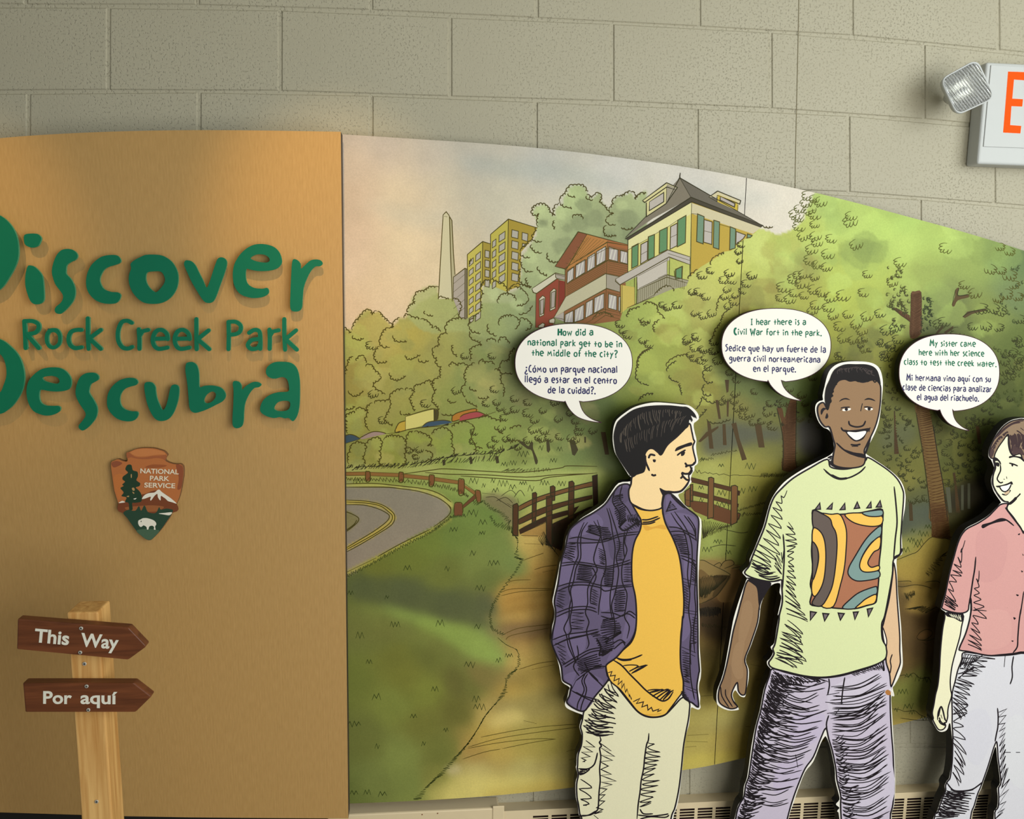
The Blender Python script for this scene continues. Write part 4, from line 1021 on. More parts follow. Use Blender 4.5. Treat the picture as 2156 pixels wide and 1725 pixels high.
# grey office, yellow blocks
FM((160, 152, 142), "M1 938,1215 1036,1140 1036,1570 1000,1560 938,1400"); FM((136, 128, 112), "M1 1036,1140 1060,1150 1060,1560 1036,1570")
FM((184, 174, 84), "M1 1056,1025 1185,915 1180,1290 1170,1500 1060,1560"); FM((156, 138, 58), "M1 1185,915 1252,935 1252,1260 1180,1290")
FM((184, 172, 78), "M1 1252,855 1402,726 1390,1340 1252,1280"); FM((162, 140, 54), "M1 1402,726 1645,800 1600,900 1510,1000 1500,1290 1420,1320 1390,1340")
wins = []
for j in range(7):
    y = 1052 + j * 81; wins.append(f"1072,{y+28} 1106,{y} 1106,{y+44} 1070,{y+74}")
    y = 998 + j * 84; wins.append(f"1128,{y+32} 1168,{y} 1166,{y+56} 1124,{y+86}")
for j in range(4):
    y = 988 + j * 82; wins.append(f"1206,{y} 1242,{y+8} 1240,{y+66} 1204,{y+58}")
for j in range(5):
    y = 893 + j * 86; wins.append(f"1268,{y+24} 1298,{y} 1296,{y+56} 1266,{y+76}")
for j in range(5):
    y = 828 + j * 88; wins.append(f"1324,{y+34} 1374,{y} 1372,{y+62} 1322,{y+92}")
    y = 815 + j * 91; wins.append(f"1432,{y} 1486,{y+14} 1482,{y+76} 1428,{y+62}")
wins += ["1518,838 1566,850 1562,914 1516,900", "1520,930 1556,940 1540,960 1518,958"]
ma.up()
for w_ in wins: ma._emit(P(w_, 'M1'), [tuple(range(len(w_.split())))[::-1]], (172, 166, 152))
ma.up()
for w_ in wins: ma.line(1.5, INK, P(w_, 'M1'), smooth=False, closed=True)
ma.lines(1.9, INK, "852,690 878,664 904,697;852,690 820,1250 812,1400;904,697 906,720 914,1000 928,1395;906,705 926,738 938,1000 952,1195;938,1215 1036,1140 1060,1150;938,1215 936,1400;1036,1140 1034,1570;1058,1150 1056,1560;1048,1150 1046,1570;1056,1025 1185,915 1252,935;1185,915 1180,1290;1056,1025 1056,1150;1252,855 1402,726 1645,800;1252,855 1252,1270;1402,726 1390,1340;868,700 868,706;882,702 882,708", 'M1', smooth=False, taper=.2)
ma.lines(1.3, INK, ';'.join(f"940,{y} 1034,{y-78}" for y in range(1270, 1560, 70)), 'M1', smooth=False)
# red brick house
FM((138, 66, 46), "M1 1635,1350 1805,1225 1830,1240 1880,1250 1880,1390 1780,1560 1780,1640 1630,1640"); FM((124, 50, 34), "M1 1828,1240 1880,1250 1880,1390 1826,1470")
FM((196, 190, 166), "M1 1600,1312 1798,1180 1878,1198 1876,1240 1812,1228 1640,1352 1610,1338"); FM((158, 148, 134), "M1 1798,1180 1878,1198 1876,1240 1812,1228")
for s in ("1660,1400 1690,1370 1712,1385 1700,1535 1664,1550", "1755,1340 1785,1310 1805,1325 1796,1480 1752,1500", "1655,1625 1690,1600 1708,1610 1700,1640 1655,1640", "1745,1575 1780,1560 1795,1570 1790,1605 1745,1600"):
    FM((196, 188, 166), 'M1 ' + s); ma.line(1.5, INK, P(s, 'M1'), smooth=False, closed=True)
for s in ("1668,1412 1702,1395 1696,1520 1672,1532", "1764,1345 1798,1330 1792,1465 1760,1480"):
    FM((160, 150, 140), 'M1 ' + s); ma.line(1.5, INK, P(s, 'M1'), smooth=False, closed=True)
ma.up(); ma.lines(1.9, INK, "1600,1312 1798,1180 1878,1198;1600,1312 1612,1345 1640,1352 1812,1228 1876,1240;1798,1180 1800,1215 1812,1228;1635,1352 1630,1640;1828,1240 1824,1480;1800,1190 1876,1210", 'M1', smooth=False)
# brown timber house
FM((134, 88, 52), "M2 360,850 380,810 470,560 890,660 890,900 860,900 880,1100 820,1300 600,1330 350,1310 275,1270 360,1100")
FM((128, 78, 50), "M2 275,845 470,555 540,575 380,830 370,870")
FM((172, 118, 62), "M2 385,830 545,575 715,625 715,690 370,880"); FM((152, 94, 52), "M2 715,625 890,660 888,700 715,665")
FM((178, 172, 142), "M2 365,1100 700,905 710,1030 350,1225 265,1275"); FM((152, 144, 128), "M2 700,905 880,945 820,1000 820,1060 710,1030")
FM((168, 158, 148), "M2 265,1275 350,1228 350,1310")
gl = ["378,890 432,850 430,950 375,990", "450,830 528,785 526,895 447,945", "548,770 612,730 610,850 545,890", "624,720 702,675 700,795 622,840", "728,680 805,705 803,805 726,785", "825,710 885,725 885,825 823,808",
      "360,1250 428,1215 428,1318 355,1318", "440,1210 518,1165 516,1290 436,1316", "536,1150 594,1120 592,1245 530,1280", "606,1110 688,1070 686,1195 602,1240", "725,1075 795,1095 793,1215 722,1195", "810,1100 830,1100 826,1225 808,1220", "845,1100 878,1105 876,1200 845,1215"]
for s in gl:
    FM((170, 162, 158), 'M2 ' + s)
    q = P(s, 'M2'); lp = lambda a, b, t: (a[0] + (b[0] - a[0]) * t, a[1] + (b[1] - a[1]) * t)
    for t in (.2, .55): F_((196, 192, 180), [lp(q[0], q[1], t + .15), lp(q[0], q[1], t + .28), lp(q[3], q[2], t), lp(q[3], q[2], t - .15)], False)
ma.up()
for s in gl: ma.line(1.6, INK, P(s, 'M2'), smooth=False, closed=True)
ma.lines(2.0, INK, "275,845 470,553 890,662;275,845 370,868 545,572;470,553 545,575;360,858 715,640 890,670;360,858 360,1105;370,880 715,690;715,640 700,1235;890,660 888,900;705,690 890,715;365,1100 700,905 880,945;265,1275 365,1100;350,1225 710,1030 820,1060;350,1228 350,1312;265,1275 350,1290;375,990 715,795 888,830;715,1060 815,1085", 'M2', smooth=False)
ma.lines(1.1, INK, ';'.join(f"{400+i*9},{818-i*22} {560+i*22},{600+i*4}" if i < 1 else f"{388+i*14},{822-i*4} {520+i*28},{592+i*6}" for i in range(8)), 'M2', smooth=False)
ma.lines(1.2, INK, ';'.join(f"375,{1000+i*16} 700,{812+i*16}" for i in range(6)) + ';' + ';'.join(f"722,{812+i*18} 885,{846+i*18}" for i in range(6)) + ';' + "425,730 470,745;395,775 440,790;365,815 410,830;455,680 495,695;490,625 525,640;440,1320 690,1205 820,1235;540,1320 700,1230 825,1262;600,1325 700,1255 825,1290", 'M2', smooth=False)
# yellow house
FM((204, 196, 118), "M2 888,610 1425,300 1425,400 1415,900 1410,760 1240,705 890,900")
FM((178, 152, 62), "M2 1425,300 1990,510 1960,560 1830,640 1760,710 1700,720 1600,790 1500,850 1420,920")
FM((196, 186, 152), "M2 1425,310 2010,515 1940,570 1850,540 1425,400"); FM((210, 204, 150), "M2 888,610 1425,305 1425,400 890,705")
FM((120, 112, 96), "M2 870,600 1045,420 1325,98 1420,265 1100,440"); FM((100, 94, 82), "M2 1325,98 1570,240 2030,505 1960,500 1420,268")
FM((66, 60, 46), "M2 866,612 1100,470 1420,262 2030,500 2010,516 1425,300 890,622")
FM((200, 192, 140), "M2 1012,290 1215,140 1305,180 1210,315 1045,425 1045,310"); FM((150, 142, 124), "M2 1215,150 1300,185 1210,310"); FM((176, 168, 158), "M2 1070,300 1190,222 1190,300 1068,375")
FM((196, 186, 150), "M2 1570,260 1645,210 1838,290 1830,320 1815,380 1640,300 1640,260"); FM((190, 166, 60), "M2 1645,240 1812,305 1812,375 1640,300"); FM((170, 160, 154), "M2 1668,255 1790,315 1785,345 1664,285")
FM((176, 168, 158), "M2 785,950 1225,705 1412,765 1412,830 1240,770 1240,790 825,1000"); FM((184, 176, 164), "M2 965,925 1220,790 1220,920 970,1040"); FM((188, 168, 84), "M2 830,1000 945,1020 950,1170 880,1200 830,1240")
FM((150, 144, 120), "M2 970,1040 1220,920 1400,960 1380,1010 1250,1040 1110,1100 965,1165")
sh = ["922,680 975,652 973,835 920,862", "1060,595 1112,575 1110,765 1058,790", "1155,545 1220,515 1218,705 1152,735", "1308,455 1378,415 1372,645 1304,680", "1475,402 1530,425 1522,655 1467,635", "1612,455 1660,470 1655,700 1608,685", "1750,510 1796,530 1792,690 1745,705", "1292,870 1345,845 1342,945 1292,950", "1895,570 1935,585 1920,600 1892,605"]
gw_ = ["998,660 1055,630 1052,790 995,825", "1248,510 1304,480 1302,670 1244,700", "1530,450 1598,470 1594,660 1526,640", "1800,550 1880,580 1860,610 1798,660"]
for s in sh: FM((92, 132, 90) if float(s.split(',')[0]) < 1400 else (108, 136, 112), 'M2 ' + s)
for s in gw_: FM((178, 170, 162), 'M2 ' + s)
ma.up()
for s in sh + gw_: ma.line(1.9, INK, P(s, 'M2'), smooth=False, closed=True)
ma.lines(2.1, DK, "870,600 1045,420;1210,315 1325,98 2030,505;1325,98 1420,265;1330,100 1326,85 1331,55;866,612 1100,470 1420,262 2030,500;890,622 1425,300 2010,516;1425,300 1412,930;890,622 888,900;1012,290 1215,140 1305,180 1210,315 1045,425 1045,305;1012,290 1030,305 1215,175 1290,200;1215,175 1210,315;1570,260 1645,210 1838,290 1830,320 1640,245;1640,245 1640,300;1815,325 1812,380;1570,260 1640,300;1070,300 1190,222 1190,300 1068,375 1070,300;1668,255 1790,315 1785,345 1664,285 1668,255", 'M2', smooth=False)
ma.lines(1.8, INK, "890,705 1060,610;1112,575 1155,550;1220,515 1308,455;1425,400 1475,405;1660,490 1750,515;785,950 1225,705 1412,765;785,950 785,970 820,1000 1235,765 1412,830;1225,735 1412,795;825,1000 822,1250;840,1000 838,1240;945,935 945,1170;965,925 962,1165;1220,770 1215,1000;1240,770 1236,1000;980,1030 1220,915 1400,965;965,1045 1215,935 1390,985;965,1160 1110,1085;880,1195 950,1165 1110,1100;1350,840 1345,980;1280,880 1285,950;1412,770 1412,900;998,745 1052,715;1248,600 1302,575;1530,545 1596,560;1140,945 1210,910;975,925 1215,795", 'M2', smooth=False)
ma.lines(1.3, INK, ';'.join(f"{975+i*17},{1042-i*8} {975+i*17},{1155-i*11}" for i in range(14)) + ';' + ';'.join(f"{1252+i*16},{945+i*4} {1250+i*16},{1010+i*4}" for i in range(8)), 'M2', smooth=False)
# cars and truck on the far road
FM((58, 76, 88), "M4 10,1080 60,1065 110,1070 150,1090 140,1105 60,1125 10,1140", True); FM((150, 128, 120), "M4 165,1080 200,1055 250,1040 330,1040 370,1055 300,1070 170,1100", True)
FM((196, 188, 112), "M4 535,910 770,848 772,955 535,1030"); FM((70, 64, 36), "M4 772,850 808,855 806,935 774,955"); FM((176, 150, 60), "M4 450,1015 480,965 535,945 535,1028 460,1045")
FM((58, 78, 96), "M4 680,990 730,955 850,940 915,950 905,965 690,1000", True); FM((168, 112, 44), "M4 930,905 980,875 1120,842 1135,870 1000,930 930,950", True); FM((160, 72, 72), "M4 995,915 1030,890 1130,868 1190,885 1215,900 1110,925 1000,950", True)
ma.up(); ma.lines(1.9, INK, "535,910 772,846 772,955;535,910 535,1030;450,1020 480,965 535,945;450,1015 460,1045 600,1010 860,985;740,845 808,855 806,935;380,1055 460,1045;150,1090 250,1040 330,1040 375,1055;10,1080 60,1060 110,1070 150,1095;10,1142 150,1100;680,990 730,955 850,940 915,950;930,905 980,875 1120,842 1130,868;995,915 1030,890 1130,868 1190,885 1215,900;990,950 1110,925 1220,905;860,985 1000,950;1220,895 1295,870;1216,880 1222,910;930,905 930,950 990,935", 'M4')
for s in ("840,985 900,965 895,985", "690,1000 730,985 725,1000", "1010,950 1050,940 1040,955", "1150,915 1190,900 1185,915", "455,1040 490,1030 480,1048"): FM(DK, 'M4 ' + s)
# rail fence, left
RAIL, RDK = (136, 96, 50), (102, 66, 38)
FM(RAIL, "M4 10,1378 200,1375 490,1388 740,1415 985,1450 985,1480 740,1445 490,1418 200,1405 10,1408"); FM(RAIL, "M4 1015,1475 1130,1545 1125,1575 1015,1500"); FM(RDK, "M4 1010,1665 1130,1555 1140,1590 1010,1690")
for s in ("200,1378 215,1372 236,1380 236,1450 202,1455", "480,1385 500,1378 518,1388 516,1455 482,1460", "735,1410 755,1400 778,1412 772,1488 738,1495", "982,1445 1005,1435 1030,1450 1024,1560 984,1565", "1122,1540 1145,1530 1166,1545 1168,1625 1140,1630", "950,1645 980,1632 1012,1645 1014,1724 950,1735"):
    FM((122, 78, 44), 'M4 ' + s); ma.line(1.9, INK, P(s, 'M4'), closed=True)
FM((112, 70, 42), "M5 950,245 980,235 1012,250 1014,345 945,345")
ma.up(); ma.lines(1.8, INK, "10,1378 200,1375;236,1378 490,1388;518,1392 740,1415;778,1420 985,1450;10,1408 200,1405;236,1408 482,1418;518,1424 736,1445;776,1452 984,1480;1028,1470 1130,1545;1028,1505 1122,1575;1010,1665 1130,1555;1012,1690 1140,1590", 'M4')
# arched footbridge, near rail and far rail
BR, BD, BL = (78, 50, 26), (54, 34, 18), (112, 76, 42)
FM(BD, "M5 1760,420 1960,330 2090,270 2156,260 2000,330 1900,430 1880,560 1850,640 1760,600 1740,560")
FM(BL, "M5 1480,270 1620,200 1800,140 2000,85 2120,55 2120,95 2000,120 1800,175 1620,240 1490,305"); FM(BR, "M5 1480,380 1640,300 1800,245 2000,200 2110,170 2110,200 1900,255 1700,325 1490,420"); FM(BD, "M5 1490,465 1700,360 1900,300 2000,260 1960,320 1730,390 1500,500")
for s in ("1440,255 1475,240 1485,260 1482,515 1438,512", "1605,155 1630,148 1640,160 1632,400 1602,405", "1755,100 1780,92 1795,105 1792,215 1757,220", "1722,185 1770,175 1768,600 1722,590", "1912,60 1940,52 1955,70 1952,370 1905,380", "2110,10 2150,0 2156,300 2120,280"):
    FM(BR if s[0] == '1' else BD, 'M5 ' + s); ma.line(1.9, DK, P(s, 'M5'), smooth=False, closed=True)
ma.up(); ma.lines(1.9, DK, "1480,270 1620,200 1800,140 2000,85 2120,55;1490,305 1620,240 1800,175 2000,120 2120,95;1480,380 1640,300 1800,245 2110,170;1490,420 1700,325 1900,255 2110,200;1490,465 1700,360 1900,300;1760,420 1960,330 2090,270;1500,500 1720,400;1560,440 1640,430;1600,420 1690,410;1510,510 1650,515", 'M5')
ma.hatch(1.2, DK, "1770,440 1900,380 2050,300", "1765,590 1850,620 1950,400", 30, 'M5'); ma.hatch(1.0, DK, "1650,540 1700,480 1720,560", "1690,600 1740,600 1830,690", 18, 'M5')
FM(BR, "B2 215,180 570,265 570,300 215,220"); FM(BR, "B2 215,290 560,375 560,410 215,330"); FM((96, 60, 34), "B2 165,370 380,400 630,490 630,530 600,560 560,580 420,540 250,470")
FM((112, 74, 42), "B2 160,320 210,320 210,420 170,420")
for s in ("368,185 390,180 412,190 408,520 360,530", "560,255 590,248 612,260 608,560 555,585", "215,245 235,240 235,385 215,385", "170,300 212,270 212,430 172,420"):
    FM(BL, 'B2 ' + s); ma.line(1.9, DK, P(s, 'B2'), smooth=False, closed=True)
for s in ("610,290 632,295 630,335 610,335", "608,400 622,405 618,435 606,430"): FM(BD, 'B2 ' + s)
ma.up(); ma.lines(1.8, DK, "215,180 368,218;412,228 560,265;215,220 366,255;410,262 558,300;215,290 362,325;408,335 556,375;215,330 360,360;408,372 556,410;165,370 360,395;408,408 556,460;610,480 635,495 600,560", 'B2')
ma.hatch(1.0, DK, "300,540 420,560 550,590", "320,700 380,650 500,600", 26, 'B2')
# boulders by the stream
FM((138, 116, 68), "B2 285,890 420,880 470,920 530,975 545,1008 430,1022 380,1012 290,962", True); FM((112, 88, 50), "B2 285,965 380,1014 430,1022 500,1040 470,1110 400,1180 285,1240", True); FM((128, 98, 56), "B2 560,955 640,940 690,965 650,1060 620,1200 480,1235 440,1170 540,1060", True)
FM((140, 116, 66), "B2 460,942 500,890 560,880 585,915 545,945 500,952", True); FM((134, 112, 64), "B2 560,950 600,925 650,935 650,962", True); FM((52, 42, 26), "B2 285,1290 400,1275 470,1285 440,1340 300,1350", True); FM((84, 66, 36), "B2 410,1010 545,1010 530,1060 440,1180 400,1180 430,1090", True)
# trunks
TK = (88, 62, 36)
def trunk(s, c=TK, ink=DK, hn=0): 
    F_(c, s, len(s.split()) > 8, n=3)
    ma.up()
trunk("M3 1205,950 1240,935 1290,940 1295,1100 1290,1290 1200,1330 1195,1180 1205,1100", (96, 66, 42)); trunk("M3 1050,1080 1075,1072 1195,1140 1195,1190 1120,1140", (90, 62, 40))
trunk("M3 1550,1050 1575,980 1580,920 1610,905 1600,970 1680,960 1690,985 1600,1010 1570,1060", (84, 66, 38)); trunk("M3 1640,1150 1680,1105 1800,1085 1840,1080 1830,1100 1720,1125 1660,1160", (78, 64, 38)); trunk("M3 1410,1290 1470,1215 1480,1240 1430,1290", (66, 52, 30)); trunk("M3 1480,1280 1560,1225 1560,1250 1500,1290", (66, 52, 30))
trunk("B1 75,640 120,640 140,720 190,560 240,575 240,720 235,900 235,1100 260,1160 120,1160 130,1000 120,850 110,740", (92, 62, 34))
trunk("G1 470,-160 640,-180 700,20 740,200 790,480 840,750 880,960 920,1200 940,1450 990,1725 720,1725 700,1500 660,1000 600,650 550,350", (104, 80, 44))
trunk("G2 710,0 960,0 1000,250 1030,550 740,510 735,250", (90, 64, 34))
for s in ("G1 160,40 180,40 185,300 240,700 165,700 165,250", "G1 1060,990 1100,980 1120,1180 1180,1600 1110,1600 1090,1200", "G1 390,1460 440,1440 455,1725 400,1725", "G1 1410,260 1470,260 1500,540 1450,540"): trunk(s, (66, 54, 32))
for s in ("950,1210 1020,1210 1050,1600 1000,1600", "1190,1180 1230,1170 1230,1560 1190,1560", "1290,1150 1330,1150 1330,1540 1290,1540"): trunk('G1 ' + s, (76, 76, 58))
for s in ("A1 955,900 985,930 1010,1140 975,1140", "A1 1085,935 1110,930 1120,1110 1090,1110", "A1 1160,930 1200,920 1230,1060 1290,1230 1250,1240 1195,1050", "A1 1355,930 1410,930 1440,1130 1390,1130", "A1 1025,730 1050,730 1072,890 1052,890", "A1 1120,740 1140,740 1135,870 1122,870", "A1 1105,560 1140,560 1135,660 1120,670", "A1 60,1000 100,1000 130,1190 95,1190", "A1 880,1080 950,1000 1050,950 1050,965 900,1085"): trunk(s, (74, 58, 32))
for s in ("M4 1490,1125 1520,1120 1570,1160 1590,1125 1610,1130 1610,1180 1650,1280 1630,1310 1600,1200 1560,1180", "M4 1720,1105 1745,1105 1755,1190 1740,1215 1725,1200", "M4 1915,1110 1955,1105 1990,1190 1960,1240 1940,1230", "M4 845,1275 870,1270 872,1315 850,1325", "M4 1070,1255 1095,1250 1100,1305 1080,1312", "M4 1290,1245 1315,1240 1325,1300 1300,1305", "M4 2040,1080 2055,1080 2055,1130 2042,1130"): trunk(s, (66, 60, 34))
ma.up()
for a, b, n, reg in (("1205,960 1200,1150 1200,1320", "1290,940 1290,1100 1285,1290", 44, 'M3'), ("1060,1080 1120,1110 1195,1150", "1075,1090 1130,1130 1195,1190", 14, 'M3'), ("130,780 120,950 120,1160", "235,740 235,950 250,1160", 46, 'B1'), ("150,600 150,760", "240,580 235,760", 22, 'B1'),
                     ("500,-100 530,200 600,650 700,1300 730,1725", "680,-100 740,150 830,650 930,1250 970,1725", 70, 'G1'), ("735,100 740,300 745,510", "960,50 990,300 1020,520", 36, 'G2'), ("170,100 175,690", "185,100 230,690", 24, 'G1'), ("1080,1000 1120,1560", "1100,1000 1170,1560", 24, 'G1'), ("1420,280 1460,530", "1465,270 1490,530", 14, 'G1')):
    ma.hatch(1.1, (70, 44, 20), a, b, n, reg, curve=.1)
ma.lines(1.9, DK, "75,640 120,850 130,1000 120,1160;240,575 235,900 235,1100 262,1165", 'B1'); ma.lines(1.9, DK, "500,60 600,650 700,1400 720,1725", 'G1'); ma.lines(2.2, (40, 38, 22), "760,250 830,700 920,1200 985,1725", 'G1')
ma.lines(1.8, DK, "1205,950 1200,1320;1290,940 1290,1280;1050,1080 1195,1190;1075,1072 1195,1140;1550,1050 1580,920;1610,905 1600,970 1690,960;1640,1150 1700,1110 1840,1080", 'M3')
# ---- foliage outlines: clumps, left woods
ma.up()
SCL = [  # (reg, path, amp, wavelength)
 ('M1', "1655,790 1650,720 1665,680 1630,690 1605,670 1625,620 1680,605 1730,620 1750,680 1780,700 1795,690 1790,640 1810,610 1840,595"), ('M1', "1840,585 1845,540 1890,510 1905,470 1930,445 1980,440 2030,450 2060,500"), ('M1', "2060,530 2090,560 2115,550"), ('M1', "1905,510 1930,535 1960,530"), ('M1', "1845,590 1890,620 1935,625"),
 ('M1', "1650,800 1620,850 1610,890 1640,910 1685,905"), ('M1', "1600,940 1610,980 1650,1000 1690,1000"), ('M1', "1610,900 1550,950 1510,980 1510,1020 1545,1040 1585,1040"), ('M1', "1510,1060 1520,1120 1560,1160 1615,1160"), ('M1', "1510,1150 1495,1210 1520,1260 1590,1290"),
 ('M1', "1735,1010 1740,1060 1780,1080 1820,1075"), ('M1', "1655,1125 1670,1165 1730,1190"), ('M1', "1790,740 1785,780 1800,800"), ('M1', "1945,720 1960,695 2010,700 2020,730"), ('M1', "1560,1220 1560,1250 1580,1280"),
 ('M1', "1175,1500 1185,1440 1170,1400 1195,1350 1170,1310 1200,1260 1260,1245 1330,1270 1385,1310 1380,1370"), ('M1', "1320,1435 1330,1380 1390,1355 1440,1375 1455,1420"), ('M1', "1410,1330 1430,1310 1450,1280 1530,1290 1590,1310"), ('M1', "1450,1300 1510,1320 1560,1380 1550,1430 1470,1450"), ('M1', "1490,1520 1550,1510 1580,1480 1600,1450"), ('M1', "1330,1620 1330,1570 1400,1545 1470,1560 1490,1610 1450,1645"), ('M1', "1500,1570 1560,1580 1590,1630 1540,1655"), ('M1', "1235,1610 1240,1670 1310,1700"), ('M1', "1155,1525 1110,1560 1080,1600 1090,1660 1170,1680"),
 ('M1', "820,1310 740,1300 700,1340 640,1340 610,1400 620,1430 570,1460 560,1510"), ('M1', "810,1400 850,1385 890,1410"), ('M1', "930,1420 960,1400 995,1450 985,1510 965,1560"), ('M1', "700,1500 720,1530 765,1525"), ('M1', "1040,1570 960,1570 900,1600 875,1650 900,1690"), ('M1', "90,1660 110,1600 150,1560 170,1530 220,1490 250,1530 300,1505 350,1560 390,1600 430,1640"), ('M1', "10,1650 40,1660 65,1690"), ('M1', "430,1640 440,1590 490,1560"), ('M1', "525,1560 545,1530 600,1560 650,1570"), ('M1', "660,1570 720,1590 760,1650"), ('M1', "775,1640 800,1650 830,1680"),
 ('M1', "1080,1060 1060,1100"),
 ('M2', "735,360 770,320 760,290 800,260 850,250 900,220 940,230 945,280"), ('M2', "960,280 980,240 1040,235"), ('M2', "540,240 575,270 620,240 650,230 660,270 640,300"), ('M2', "650,290 690,320 720,350 740,385 770,390"), ('M2', "770,400 720,430 710,460 740,490 785,485"), ('M2', "710,500 690,540 710,580 790,575"), ('M2', "835,515 870,525 930,515"),
 ('M4', "430,150 440,160 370,180 340,220 320,280 340,310 405,320"), ('M4', "320,320 280,370 285,430 320,450 380,440"), ('M4', "95,225 120,260 180,240"), ('M4', "430,225 460,270 545,265"), ('M4', "35,550 50,490 70,420 100,410"), ('M4', "125,440 150,400 190,420 200,460"), ('M4', "200,490 240,470 270,520 310,560 310,600 260,620 260,670 310,700 360,730"), ('M4', "405,540 430,590 490,590 530,560"), ('M4', "535,390 560,420 610,410 650,380"), ('M4', "645,420 680,445 725,430"), ('M4', "55,690 90,730 140,720 175,690"), ('M4', "420,800 405,760 420,720 470,690 520,690"), ('M4', "535,690 570,680 610,710"), ('M4', "610,700 620,650 690,640 720,610 770,640"), ('M4', "610,710 580,760 600,800 620,860"), ('M4', "830,580 770,610 770,660 800,690 770,730 770,780 810,820 825,850"), ('M4', "840,490 830,540 840,580"), ('M4', "835,485 800,460 800,410 770,390 780,330 825,320"), ('M4', "825,300 820,250 850,215 885,215"), ('M4', "910,490 930,455 970,490"), ('M4', "980,480 1010,465 1050,490"), ('M4', "1085,440 1100,380 1080,350 1130,320 1180,310"), ('M4', "1180,310 1170,280 1110,260 1080,230 1085,195"), ('M4', "1225,280 1260,250 1290,290"), ('M4', "1320,290 1350,245 1390,270 1400,300"), ('M4', "940,310 935,360 975,395"), ('M4', "1155,470 1170,435 1205,460 1250,450 1285,480"), ('M4', "1120,460 1060,500 1040,560 1050,630 1010,680 1040,740"), ('M4', "1285,520 1330,530 1330,620 1360,680 1350,740"), ('M4', "1045,760 1100,800 1145,820"), ('M4', "1335,520 1340,460 1410,440 1420,380 1460,340"), ('M4', "1340,535 1390,540 1440,540"), ('M4', "1150,740 1190,755 1230,735"), ('M4', "900,760 920,790 965,775"), ('M4', "1080,655 1095,680 1130,680"),
 ('M4', "420,800 410,850 380,900 370,940 430,975"), ('M4', "275,800 300,775 350,790 400,770"), ('M4', "235,1030 215,990 200,940 225,880 215,830 260,800"), ('M4', "120,860 150,835 200,870"), ('M4', "50,1050 40,980 30,930 60,890 110,880"), ('M4', "15,840 60,840 105,815"), ('M4', "495,860 510,890 570,875"), ('M4', "840,885 880,890 930,885"), ('M4', "15,935 40,960"),
 ('M4', "60,1310 55,1250 80,1190 75,1160 130,1130 190,1150 190,1200 170,1250 190,1310"), ('M4', "200,1160 240,1110 300,1090 330,1130 310,1190 320,1250 300,1290 330,1330"), ('M4', "350,1110 390,1080 460,1080 520,1100 530,1160 520,1220 530,1290 500,1320"), ('M4', "550,1120 560,1060 600,1040"), ('M4', "610,1040 660,1050 710,1070 750,1110 720,1160 770,1160"), ('M4', "700,1200 760,1220 740,1260 700,1270"), ('M4', "760,1060 800,1020 860,1010 920,1050 910,1110 920,1160 940,1200 930,1240"), ('M4', "930,1000 980,970 1050,960 1110,1000 1090,1050 1080,1100 1120,1150 1110,1200 1150,1210"), ('M4', "1150,930 1220,910 1280,940 1340,960"), ('M4', "1290,990 1330,1030 1360,1040"), ('M4', "1130,1170 1180,1190"), ('M4', "550,1180 600,1200"), ('M4', "590,1240 640,1250"), ('M4', "1420,1020 1450,1000 1510,995"), ('M4', "1420,1140 1460,1120 1500,1120"),
 ('M2', "590,1290 640,1250 700,1240 760,1280"), ('M2', "890,1270 905,1220 960,1200 990,1190"), ('M2', "1020,1170 1070,1150 1130,1180 1130,1220"), ('M2', "1110,1090 1140,1060 1190,1020 1250,1020 1270,1060"), ('M2', "1400,950 1430,910 1480,880"), ('M2', "1590,830 1600,780 1640,760 1700,740"), ('M2', "1130,1230 1170,1260 1190,1290"), ('M2', "1120,1395 1110,1340 1160,1300"), ('M2', "980,1280 1000,1300 1070,1310"), ('M2', "2030,505 2080,510 2110,500"),
 ('M2', "980,1700 970,1640 1000,1590 1080,1540"), ('M2', "1220,1690 1240,1640 1300,1610 1390,1590"), ('M2', "1585,1480 1620,1420 1650,1350 1680,1330"), ('M2', "1680,1310 1700,1240 1760,1210"), ('M2', "1640,1220 1660,1120 1690,1090"),
 ('A1', "500,300 410,340 380,400 380,450 360,500 370,550 400,580 470,600"), ('A1', "620,490 640,440 700,410"), ('A1', "640,520 660,560 720,570"), ('A1', "730,590 740,650 750,690"), ('A1', "1000,450 940,480 930,540 960,580 1000,570"), ('A1', "940,600 920,640 940,680 990,680"), ('A1', "935,700 970,740 1030,740"), ('A1', "955,890 1000,920 1080,910 1150,880"), ('A1', "860,800 900,740 900,700"), ('A1', "870,880 900,850 940,800"), ('A1', "380,740 440,690 500,690"),
]
for reg, p_ in [(a, b) for a, b in SCL]:
    ma.scallop(2.0, INK if reg in ('M1', 'M2', 'M4') else (58, 54, 20), p_, 3.6, 7.6, reg)
# ---- leaf scribbles, right hand trees
ma.up()
LV = "335,130 385,155 440,180 320,190 345,245 260,240 235,285 255,320 260,385 390,290 390,370 300,465 395,470 410,520 530,490 365,580 500,620 355,670 410,710 490,730 695,300 690,345 740,540 835,790 1045,860 1110,690 1490,570 215,830 250,800 300,790 280,865 390,815 125,900 215,950 300,970 100,990 180,1000 385,920 450,940 525,985 630,970 800,945 400,1050 505,1070 370,1100 545,1140 670,1130 830,1145 940,1120 600,1230 740,1210 790,1270 630,1330 715,1345 790,1340 810,1420 600,1480 990,1480 1000,1260 960,1370 1040,1400 1070,1240 1090,1340 1960,560 2040,600 1880,750 1970,760 2040,800 2080,880 2010,960 1940,1000 1900,1080 1720,1230 1840,1230 1950,1240 2130,1170 2100,1340 1480,1190 1440,1210 1590,1280 2110,980 1650,880 1740,950 1800,1080 1960,1100 2060,1450 1990,1520 2100,1560 2040,1640 1980,1600 2120,1500"
